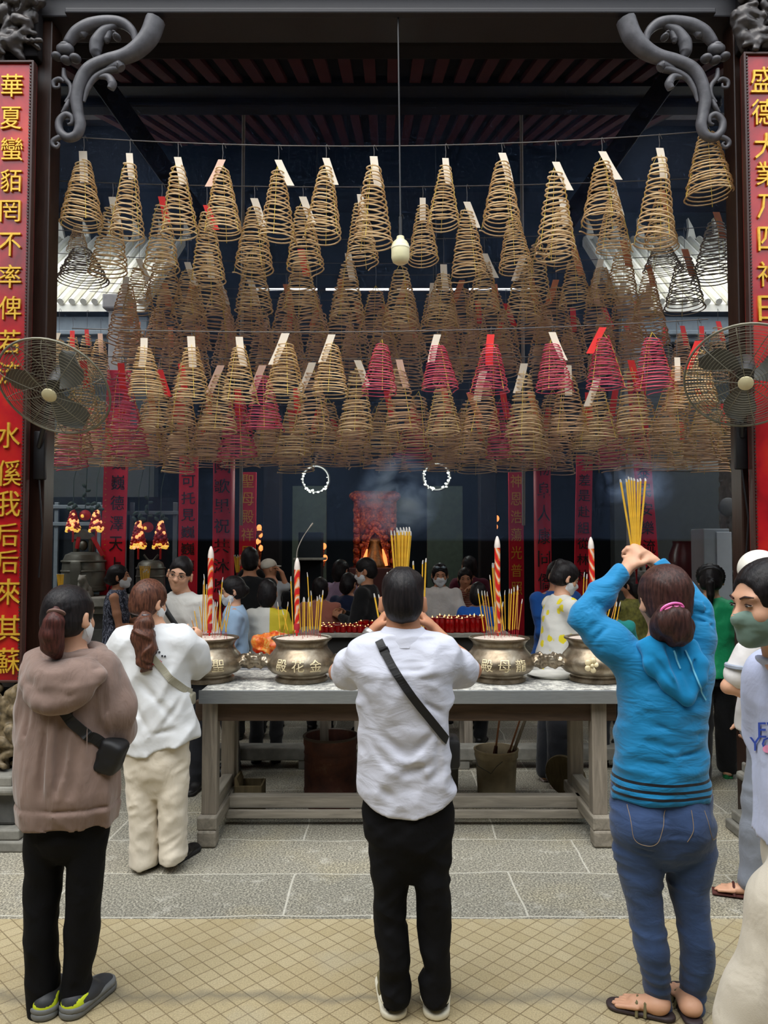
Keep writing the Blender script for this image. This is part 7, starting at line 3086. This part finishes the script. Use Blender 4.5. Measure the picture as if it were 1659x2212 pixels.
board(226, 270, 800, 1285, 8.7, '坤靈功阜巍巍德澤天上頌', 'flat red board with black characters and a thin gilt inscription, by the left grey pillar', .02, small=True)
board(388, 426, 985, 1240, 9.2, '在可托見巍巍德', 'dim red board with black characters between the lantern and the red column', 0)
board(456, 500, 985, 1330, 8.4, '國歌里祝共沐恩光', 'round red column with large black characters left of the altar', 0, round_=1)
board(518, 552, 1020, 1290, 9.4, '聖母殿祥里元光', 'dark red board with dull gold characters right of the left red column', 0, M_redc, ink=M_gilt)
board(1156, 1196, 985, 1330, 8.4, '物阜人康同僑福', 'round red column with large black characters right of the altar', 0, round_=1)
board(1238, 1276, 985, 1260, 9.0, '今差是赴組從林林', 'red board with black characters right of the right red column', .03)
board(1374, 1418, 800, 1240, 8.7, '盛德光昭國泰民安樂流人', 'leaning red board with black characters behind the raised incense', -.06)
board(1098, 1132, 1020, 1290, 9.4, '神恩浩蕩光普照', 'dark red board with dull gold characters left of the right red column', 0, M_redc, ink=M_gilt)
for px in (521, 1131):
    a, c = at(px, 900, 8.1), at(px, 1135, 8.1)
    b = MB()
    b.tube([Vector((a.x, a.y, zr(8.1) + .05)), a, c], .018, 8)
    tag(b.build('hanging_pole', plain('pale_pole', srgb(136, 126, 110), .6), smooth=True), 'thin pale vertical pole %s of the altar' % ('left' if px < 800 else 'right'), 'pole')

# altar in the middle
M_alt = NT('gilded_red_carving')
_v = M_alt.coord('Object')
M_alt.base(M_alt.ramp(M_alt.noise(_v, 26, 5, .7, .6), [(.35, srgb(72, 16, 12)), (.52, srgb(150, 44, 22)), (.62, srgb(206, 120, 44)), (.75, srgb(90, 24, 14))])).set(.4, .3)
M_alt.bump(M_alt.noise(_v, 30, 4), .6, .02)
M_alt = M_alt.m
M_bulb = emis('warm_bulb', (1.0, .72, .38, 1), 4.0)
M_bulbo = emis('orange_bulb', (1.0, .30, .08, 1), 1.4)
ya = 11.6
root = thing('altar', 'red and gilt carved altar screen with an arched niche in the middle of the hall', 'altar', (at(810, 1200, ya).x, ya, .18))
ka = ya / F
z0 = .18


def az(py):
    return at(810, py, ya).z - z0


W = 46 * ka
b = MB()
b.box((0, .2, az(1140)), (2 * W, .08, az(1062) - az(1225)), bev=.01)
b.build('back_panel', M_alt, root)
b = MB()
for k in (-1, 1):
    b.box((k * W * .86, .1, az(1145)), (.10, .12, az(1062) - az(1228)), bev=.02)
    for i in range(7):
        b.ell((k * W * .86, .03, az(1080 + i * 22)), (.06, .03, .06), n=10, m=6)
b.build('side_post', M_alt, root, smooth=True)
b = MB()
arch = [(-W * .7, az(1222)), (-W * .42, az(1222)), (-W * .34, az(1185)), (-W * .2, az(1160)), (0, az(1150)), (W * .2, az(1160)), (W * .34, az(1185)), (W * .42, az(1222)), (W * .7, az(1222)), (W * .6, az(1170)), (W * .45, az(1140)), (0, az(1122)), (-W * .45, az(1140)), (-W * .6, az(1170))]
b.prism(arch, .0, .12)
for i in range(11):
    t = -1 + 2 * i / 10
    b.ell((t * W * .62, -.01, az(1130 + 50 * abs(t) ** 2)), (.05, .035, .05), n=10, m=6)
b.build('arch', M_alt, root, smooth=True)
b = MB()
b.box((0, .05, az(1072)), (2.2 * W, .16, .14), bev=.03)
for i in range(9):
    b.ell((-W + i * W / 4, -.05, az(1072)), (.07, .04, .06), n=10, m=6)
b.ell((0, -.02, az(1088)), (.16, .05, .10), n=12, m=8)
b.build('crest', M_alt, root, smooth=True)
b = MB()
b.box((0, .1, az(1225) / 2), (2.4 * W, .7, az(1225)), bev=.02)
b.build('base', plain('dark_red_base', srgb(60, 18, 16), .5), root)
B = Body()
B.u(Cone((0, .02, az(1222)), (0, .04, az(1190)), .17, .10)).u(Ell((0, .03, az(1178)), (.07, .07, .09))).u(Ell((0, .03, az(1168)), (.10, .06, .04)))
B.build('seated_statue', plain('dull_gold_statue', srgb(128, 84, 40), .4, .4, var=.4, scale=30), root, h=.012)
for k in (-1, 1):
    b = MB()
    b.tube([(k * W * .5, -.02, az(1222)), (k * W * .46, -.03, az(1205)), (k * W * .36, -.03, az(1186))], [.035, .03, .01], 8)
    b.build('glow_strip', M_bulbo, root, smooth=True)
pl = bpy.data.objects.new('altar_lamp', bpy.data.lights.new('altar_lamp', 'POINT'))
pl.data.energy = 3.5
pl.data.color = (1, .5, .22)
pl.data.shadow_soft_size = .15
pl.location = (root.location.x, ya - .5, 2.1)
COL.objects.link(pl)

# strings of bulbs and altar lamps
for nm, lst, where in (('altar_lamp_stand', [(690, 1195), (700, 1180), (694, 1210), (684, 1188), (702, 1205), (690, 1216)], 'left of the altar'), ('altar_lamp_stand', [(560, 1140), (562, 1155), (558, 1170), (563, 1184), (560, 1148)], 'right of the left red column'), ('altar_lamp_stand', [(1064, 1125), (1070, 1138), (1068, 1152), (1062, 1144), (1073, 1120)], 'behind the right dragon candle')):
    r0 = at(lst[0][0], lst[0][1], 10.6)
    r = thing(nm, 'small stand of glowing orange lamps ' + where, 'lamp', (r0.x, 10.6, .18))
    b = MB()
    for px, py in lst:
        p = at(px, py, 10.6)
        b.ell((p.x - r0.x, 0, p.z - .18), (.035, .03, .045), n=10, m=8)
    b.build('bulb', M_bulbo, r, smooth=True)
    b = MB()
    b.lathe([(.14, 0), (.12, .04), (.025, .08), (.02, r0.z - .3), (.06, r0.z - .22)], n=16)
    for px, py in lst:
        p = at(px, py, 10.6)
        b.tube([(0, .04, max(.1, p.z - .5)), (p.x - r0.x, .02, p.z - .22)], .01, 6)
    b.build('stand', M_alt, r, smooth=True)


def ring_lamp(px, py, label):
    Y = 9.6
    c = at(px, py, Y)
    r = thing('ring_chandelier', label, 'lamp', c)
    R = 29 * Y / F
    b = MB()
    b.tube([(R * math.cos(a), 0, R * math.sin(a)) for a in np.linspace(0, 2 * PI, 40, endpoint=False)], .018, 8, closed=True)
    b.build('ring', M_iron, r, smooth=True)
    b = MB()
    rnd = random.Random(int(px))
    for k in range(30):
        a = rnd.uniform(-.6, PI + 1.2) + PI * .75
        rr = R * rnd.uniform(.86, 1.08)
        b.ell((rr * math.cos(a), -.015, rr * math.sin(a)), (rnd.uniform(.005, .020), .01, rnd.uniform(.005, .014)), n=8, m=6)
    b.build('glass_drops', emis('lit_glass', (.95, 1, .92, 1), .8), r, smooth=True)
    b = MB()
    b.tube([(0, 0, R), (0, 0, zr(9.6) - c.z)], .006, 6)
    b.build('chain', M_iron, r)
    q = bpy.data.objects.new('ring_lamp_light', bpy.data.lights.new('ring_lamp_light', 'POINT'))
    q.data.energy = 16
    q.data.color = (.92, 1, .96)
    q.data.shadow_soft_size = .15
    q.location = c + Vector((0, -.15, 0))
    COL.objects.link(q)


ring_lamp(682, 1035, 'round ring lamp of white glass drops left of the altar')
ring_lamp(943, 1030, 'round ring lamp of white glass drops right of the altar')
# dark green screens
for px0, px1, py0, py1, w_ in ((632, 705, 1050, 1225, 'left'), (922, 1000, 1050, 1240, 'right')):
    a, c = at(px0, py0, 11.2), at(px1, py1, 11.2)
    b = MB()
    b.box(((a.x + c.x) / 2, 11.2, (a.z + .18) / 2), (c.x - a.x, .06, a.z - .18), bev=.01)
    tag(b.build('green_screen_panel', plain('dark_green_panel', srgb(58, 72, 60), .6, var=.2)), 'dark green standing panel %s of the altar' % w_, 'panel')
# inner wooden posts, dark cornice
for px in (590, 1052):
    a = at(px, 1000, 9.9)
    b = MB()
    b.box((a.x, 9.9, 2.2), (.22, .22, 4.1), bev=.015)
    tag(b.build('inner_post', M_dark), 'dark square timber post %s of the altar' % ('left' if px < 800 else 'right'), 'post')
# offering cabinet by the left
r = thing('glass_cabinet', 'small dark cabinet with a grey shelf left of the altar', 'cabinet', (at(672, 1200, 10.2).x, 10.2, .18))
a, c = at(652, 1150, 10.2), at(700, 1215, 10.2)
b = MB()
b.box((0, 0, (a.z - .18) / 2), (c.x - a.x, .4, a.z - .18), bev=.01)
b.build('body', M_dark2, r)
b = MB()
b.box((0, -.1, c.z - .18 + .05), (c.x - a.x + .1, .5, .03), bev=.004)
b.build('shelf', M_stone, r)

# ---- left yard: window frames, bells, lanterns, plinth
b = MB()
for py in (1095, 1132):
    p = at(160, py, 9.4)
    b.box((at(158, py, 9.4).x, 9.4, p.z), (1.1, .04, .045), bev=.005)
p = at(330, 1108, 9.4)
b.box((p.x, 9.4, p.z), (.62, .04, .045), bev=.005)
for px in (122, 214, 285, 378):
    a, c = at(px, 1085, 9.4), at(px, 1280, 9.4)
    b.box((a.x, 9.42, (a.z + c.z) / 2), (.05, .04, a.z - c.z), bev=.005)
struct(b.build('window_1', plain('grey_window_rail', srgb(104, 116, 124), .5)))
b = MB()
b.box((at(255, 1200, 9.5).x, 9.5, 1.75), (1.75, .02, 1.2))
struct(b.build('window_1', plain('dark_glass', srgb(30, 38, 44), .12)))
r = thing('stone_altar_counter', 'long grey stone counter under the bronze bells at the left', 'counter', (at(255, 1285, 8.3).x - .22, 8.55, 0))
zc2 = at(255, 1290, 8.3).z
b = MB()
b.box((0, 0, zc2 - .05), (1.7, .66, .10), bev=.01)
b.box((0, .03, zc2 - .14), (1.62, .6, .08), bev=.02)
b.build('top_slab', M_stone, r)
b = MB()
b.box((0, .05, (zc2 - .18) / 2), (1.55, .5, zc2 - .18), bev=.01)
for k in range(3):
    b.box((-.5 + k * .5, -.21, .55), (.42, .03, .6), bev=.01)
b.build('base', M_stoned, r)
M_bell = plain('green_grey_bronze', srgb(92, 92, 84), .45, .5, var=.25, scale=10)


def bell(px, py0, py1, wpx, Y, label, face):
    c = at(px, py1, Y)
    k = Y / F
    H = (py1 - py0) * k
    R = wpx / 2 * k
    r = thing('bronze_bell', label, 'bell', (c.x, Y, c.z))
    b = MB()
    b.lathe([(R * .9, 0), (R * 1.03, .02), (R, .06), (R * .97, H * .5), (R * .93, H * .78), (R * .82, H * .92), (R * .55, H * .99), (1e-4, H)], n=36)
    for z in (.1, .5, .74):
        b.lathe([(R * .99, H * z), (R * 1.02, H * z + .01), (R * .99, H * z + .02)], n=36)
    b.build('bell_body', M_bell, r, smooth=True)
    b = MB()
    if face:
        for q in (-1, 1):
            b.box((q * R * .36, 0, H + .07), (.05, .09, .16), bev=.015)
        b.prism([(-R * .5, H + .14), (R * .5, H + .14), (R * .36, H + .19), (0, H + .25), (-R * .36, H + .19)], -.06, .06)
        b.ell((0, -.02, H + .07), (.05, .05, .06), n=10, m=8)
    else:
        b.tube(smooth_line([(-R * .5, 0, H + .06), (-R * .2, 0, H - .0), (0, 0, H - .01), (R * .2, 0, H), (R * .5, 0, H + .06)], 5), .012, 6)
    b.build('crown_loop', M_bell, r, smooth=True)
    b = MB()
    b.box((0 if not face else .0, -R * .96, H * .45), (R * .5, .05, H * .62), bev=.02)
    b.build('plaque', M_bell if face else M_brz, r, smooth=True)


bell(180, 1192, 1278, 92, 8.6, 'large grey-green bronze bell with a roof-shaped loop, under the left lanterns', True)
bell(325, 1210, 1284, 62, 8.75, 'smaller dark bronze bell under the right pair of fruit lanterns', False)
for px, py0, py1, n, w_ in ((134, 1240, 1272, 9, 'beside the large bell'), (313, 1222, 1252, 7, 'in front of the smaller bell')):
    pass
    a, c = at(px, py1 + 6, 8.42), at(px, py0, 8.42)
    b = MB()
    b.lathe([(.05, 0), (.065, .06), (.062, .10), (.05, .10), (.05, .02)], a, 16)
    zb0 = zc2
    tag(b.build('incense_cup', M_stoned, smooth=True), 'small grey cup holding fresh incense ' + w_, 'cup').location.z = zb0 - a.z
    for i in range(n):
        t = (i - (n - 1) / 2) / n
        stick((a.x + t * .06, 8.42, zb0 + .02), (a.x + t * .13, 8.42, c.z), M_jos, 'fresh yellow incense stick in the grey cup ' + w_, 'incense ' + w_, .005, .004, .02)
for px, py0, py1, w_ in ((180, 1232, 1270, 'before the large bell'), (1382, 1195, 1235, 'at the right behind the blue sleeve')):
    Y = 8.35 if px < 800 else 7.6
    c = at(px, py1, Y)
    k = (py1 - py0) * Y / F / .2
    B = Body()
    o = np.array((0, 0, .0))
    B.u(Cone((0, .04, .05), (0, -.01, .11), .055, .045)).u(Ell((0, -.04, .155), (.042, .05, .042))).u(Ell((0, -.085, .145), (.024, .03, .022)))
    for q in (-1, 1):
        B.u(Cone((q * .035, -.045, .0), (q * .03, -.03, .10), .018, .02), .015)
        B.u(Ell((q * .045, .05, .03), (.03, .045, .035)), .015)
        B.u(Ell((q * .03, -.03, .19), (.012, .012, .014)), .008)
    B.u(Cone((0, .09, .04), (0, .11, .14), .018, .024), .02)
    B.u(Box((0, .01, -.02), (.075, .12, .03), r=.008), .006)
    B.warp(folds((40, 40, 40), .008, 3))
    o = B.build('stone_lion', M_stone, h=.008)
    o.scale = (k, k, k)
    o.location = (c.x, Y, (zc2 + .05 * k) if px < 800 else c.z)
    if px > 800:
        b = MB()
        b.box((0, 0, -.05 - (c.z / k - .05) / 2), (.2, .28, c.z / k - .05), bev=.01)
        b.build('pedestal', M_stoned, o)
    tag(o, 'small grey stone lion seated ' + w_, 'statue')

M_red_b = plain('red_lantern_paper', srgb(176, 22, 30), .6)
M_yel = emis('lit_yellow_petal', (1.0, .62, .10, 1), .6)
M_warm = emis('lit_warm_bead', (1.0, .5, .18, 1), .9)
M_pinkb = plain('pink_fruit_bead', srgb(190, 54, 70), .5)
M_leafg = plain('dusty_green_leaf', srgb(52, 76, 70), .6)


def fruit_lantern(px, py, wpx, hpx, Y, label):
    c = at(px, py, Y)
    k = Y / F
    w, H = wpx * k, hpx * k
    r = thing('fruit_lantern', label, 'lantern', c)
    rnd = random.Random(int(px))
    beads = {0: MB(), 1: MB(), 2: MB()}
    for i in range(64):
        t = i / 63
        a = i * 2.4
        R = w * .5 * (.18 + .82 * t ** .9) * (1 if t < .9 else .8)
        q = (R * math.cos(a), R * math.sin(a), H * (.5 - t))
        beads[rnd.choice((0, 0, 1, 2))].ell(q, (.02, .02, .02), n=8, m=6)
    beads[0].ell((0, 0, -.05 * H), (w * .3, w * .3, H * .38), n=12, m=8)
    beads[0].build('red_beads', M_red_b, r, smooth=True)
    beads[1].build('glowing_beads', M_warm, r, smooth=True)
    beads[2].build('pink_beads', M_pinkb, r, smooth=True)
    b = MB()
    for i in range(14):
        a = 2 * PI * i / 14
        b.ell((w * .44 * math.cos(a), w * .44 * math.sin(a), -H * .42 + .02 * math.sin(3 * a)), (.022, .022, .016), n=8, m=6)
    b.build('yellow_petal_ring', M_yel, r, smooth=True)
    b = MB()
    for i in range(5):
        a = i * 1.3
        b.ell((.05 * math.cos(a), .04 * math.sin(a), H * .62 + .03 * (i % 3)), (.035, .012, .02), M=Matrix.Rotation(a, 3, 'Y'), n=8, m=6)
    b.tube([(0, 0, H * .5), (0, 0, H * .5 + .35), (0, .4, H * .5 + 1.0), (0, 1.05, H * .5 + 1.05)], .004, 5)
    b.build('leaves', M_leafg, r, smooth=True)
    b = MB()
    b.tube([(0, 0, -H * .5), (0, 0, -H * .5 - .12)], .012, 6)
    b.build('tassel', M_red_b, r, smooth=True)


for px, py, w, H, l in ((158, 1126, 28, 42, 'left of the pair over the large bell'), (208, 1126, 28, 42, 'right of the pair over the large bell'), (299, 1156, 32, 56, 'left of the pair over the smaller bell'), (347, 1156, 32, 56, 'right of the pair over the smaller bell')):
    fruit_lantern(px, py, w, H, 8.3, 'glowing red and yellow fruit-shaped lantern, ' + l)
for px, py, l in ((184, 1113, 'over the large bell'), (319, 1139, 'over the smaller bell')):
    c = at(px, py, 8.35)
    r = thing('ball_lantern', 'small round red lantern with a glowing spot ' + l, 'lantern', c)
    b = MB()
    b.ell((0, 0, 0), (.062, .062, .058), n=18, m=12)
    b.build('ball', M_red_b, r, smooth=True)
    b = MB()
    b.ell((-.008, -.055, -.01), (.02, .014, .02), n=10, m=8)
    b.build('glow', M_yel, r, smooth=True)
    b = MB()
    b.tube([(0, 0, .05), (0, .05, .7)], .005, 5)
    for i in range(5):
        b.ell((.03 * math.cos(i * 2.1), .0, .12 + .05 * i), (.03, .01, .018), M=Matrix.Rotation(i, 3, 'Y'), n=8, m=6)
    b.build('cord', M_leafg, r, smooth=True)
for x0, y0, x1, y1 in ((170, 1160, 166, 1185), (200, 1160, 222, 1200)):
    b = MB()
    b.tube([at(x0, y0, 8.3), at((x0 + x1) / 2, (y0 + y1) / 2, 8.28), at(x1, y1, 8.3)], .022, 8, upv=(0, 1, 0), flat=.3)
    tag(b.build('red_ribbon', M_red_b, smooth=True), 'red ribbon hanging %s the large bell' % ('left above' if x1 < 190 else 'right beside'), 'ribbon')

# ---- right yard: fridge, drum jar, relief pillar
p0, p1 = at(1518, 1142, 8.0), at(1576, 1240, 8.0)
r = thing('white_cabinet', 'tall pale grey steel cabinet standing by the right stone pillar', 'cabinet', ((p0.x + p1.x) / 2, 8.15, .18))
w, zt = p1.x - p0.x, p0.z - .18
b = MB()
b.box((0, 0, zt / 2), (w, .34, zt), bev=.01)
b.build('body', plain('pale_grey_enamel', srgb(150, 158, 164), .4, var=.04), r)
b = MB()
b.box((.07, -.178, zt * .5), (w * .58, .02, zt * .96), bev=.006)
b.build('door', plain('light_grey_door', srgb(186, 194, 202), .35, var=.03), r)
c = at(1488, 1225, 8.9)
r = thing('red_clay_jar', 'large dark red round jar on the floor at the right of the hall', 'jar', (c.x, 9.0, .9))
b = MB()
R = 36 * 8.9 / F
hj = c.z - .9 + .3
b.lathe([(R * .6, 0), (R * .62, .02), (R * .92, hj * .4), (R, hj * .62), (R * .94, hj * .82), (R * .7, hj * .96), (R * .74, hj), (R * .66, hj), (R * .6, hj * .9), (1e-4, hj * .5)], n=32)
b.build('jar_body', plain('dark_red_glaze', srgb(74, 26, 30), .3), r, smooth=True)
b = MB()
b.box((0, 0, -.36), (.7, .6, .72), bev=.02)
b.build('pedestal', M_stoned, r)
a = at(1604, 1000, 8.5)
r = thing('relief_pillar', 'grey stone pillar carved in relief beside the right gate post', 'pillar', (a.x, 8.5, .18))
B = Body()
B.u(Box((0, 0, 1.6), (.19, .17, 1.6), r=.02))
B.warp(folds((16, 16, 16), .04, 6))
B.build('shaft', M_stone, r, h=.02)
b = MB()
zk = at(1580, 1240, 8.1).z - .18
b.box((0, 0, zk), (.50, .5, .06), bev=.02)
b.box((0, 0, zk - .07), (.46, .44, .08), bev=.02)
b.build('moulding', M_stoned, r)
c = at(1572, 1095, 8.28)
b = MB()
b.lathe([(1e-4, -.02), (.09, -.02), (.10, -.012), (.10, .012), (.09, .02), (1e-4, .02)], c, 28, sx=1, M=Matrix.Rotation(PI / 2, 3, 'X'))
tag(b.build('wall_disc', plain('dark_grey_disc', srgb(88, 90, 90), .5), smooth=True), 'round dark grey disc hung on the carved stone pillar', 'disc')
b = MB()
b.box((at(1490, 1010, 9.6).x, 9.6, at(1490, 1005, 9.6).z), (1.8, .14, .16), bev=.01)
struct(b.build('trim_6', M_stone))
# grey edge close to the camera
p = at(1380, 2206, 1.25)
root = thing('steel_counter', 'grey-blue counter edge at the bottom right corner, closest to the viewer', 'counter', (p.x + .75, 1.05, 0))
b = MB()
b.box((0, 0, p.z - .025), (1.5, .40, .05), rz=math.radians(2.5), bev=.008)
b.build('counter_top', plain('grey_blue_steel', srgb(92, 104, 126), .4, .2), root)
for x in (-.68, .68):
    for y in (-.14, .14):
        b2 = MB().box((x, y, (p.z - .05) / 2), (.05, .05, p.z - .05), bev=.005)
        b2.build('leg', M_iron, root)

# ---------------------------------------------------------------- smoke and haze
def smoke_box(name, c, d, dens, scale, label, seed=0.0, col=(.42, .60, 1.0, 1), thr=.45, plume=None):
    m = bpy.data.materials.new(name)
    m.use_nodes = True
    t = m.node_tree
    t.nodes.clear()
    out = t.nodes.new('ShaderNodeOutputMaterial')
    v = t.nodes.new('ShaderNodeVolumeScatter')
    v.inputs['Color'].default_value = col
    v.inputs['Anisotropy'].default_value = .2
    tc = t.nodes.new('ShaderNodeTexCoord')
    mp = t.nodes.new('ShaderNodeMapping')
    mp.inputs['Location'].default_value = (seed, seed, 0)
    t.links.new(tc.outputs['Object'], mp.inputs['Vector'])
    nz_ = t.nodes.new('ShaderNodeTexNoise')
    nz_.inputs['Scale'].default_value = scale
    nz_.inputs['Detail'].default_value = 4
    nz_.inputs['Distortion'].default_value = 1.2
    t.links.new(mp.outputs['Vector'], nz_.inputs['Vector'])
    rp = t.nodes.new('ShaderNodeMapRange')
    rp.inputs['From Min'].default_value = thr
    rp.inputs['From Max'].default_value = thr + .3
    rp.inputs['To Min'].default_value = 0
    rp.inputs['To Max'].default_value = dens
    t.links.new(nz_.outputs['Fac'], rp.inputs['Value'])
    # fade towards the faces of the box
    gr = t.nodes.new('ShaderNodeTexGradient')
    gr.gradient_type = 'SPHERICAL'
    mp2 = t.nodes.new('ShaderNodeMapping')
    mp2.inputs['Scale'].default_value = (2 / d[0], 2 / d[1], 2 / d[2])
    t.links.new(tc.outputs['Object'], mp2.inputs['Vector'])
    t.links.new(mp2.outputs['Vector'], gr.inputs['Vector'])
    mu = t.nodes.new('ShaderNodeMath')
    mu.operation = 'MULTIPLY'
    t.links.new(gr.outputs['Fac'], mu.inputs[0])
    t.links.new(rp.outputs['Result'], mu.inputs[1])
    t.links.new(mu.outputs[0], v.inputs['Density'])
    t.links.new(v.outputs[0], out.inputs['Volume'])
    b = MB()
    b.box((0, 0, 0), d)
    o = b.build(name, m)
    o.location = c
    tag(o, label, 'smoke')
    o['kind'] = 'stuff'
    return o


p = at(862, 1085, 5.6)
smoke_box('incense_smoke', (p.x, 5.6, p.z + .05), (.66, .5, .66), 24.0, 4.5, 'blue incense smoke curling up above the polo man\'s incense bunch', 1.0)
p = at(1375, 1050, 3.3)
smoke_box('incense_smoke', (p.x, 3.3, p.z + .0), (.36, .2, .26), 16.0, 11.0, 'thin blue smoke at the tips of the raised incense of the woman in blue', 4.0)
m = bpy.data.materials.new('hall_haze')
m.use_nodes = True
m.node_tree.nodes.clear()
_o = m.node_tree.nodes.new('ShaderNodeOutputMaterial')
_vs = m.node_tree.nodes.new('ShaderNodeVolumeScatter')
_vs.inputs['Color'].default_value = (.34, .52, .95, 1)
_vs.inputs['Density'].default_value = .032
m.node_tree.links.new(_vs.outputs[0], _o.inputs['Volume'])
b = MB()
b.box((0, 7.2, 4.0), (5.9, 4.2, 4.4))
o = b.build('hall_haze', m)
tag(o, 'thin blue incense haze filling the dark hall under the roof', 'haze')
o['kind'] = 'stuff'
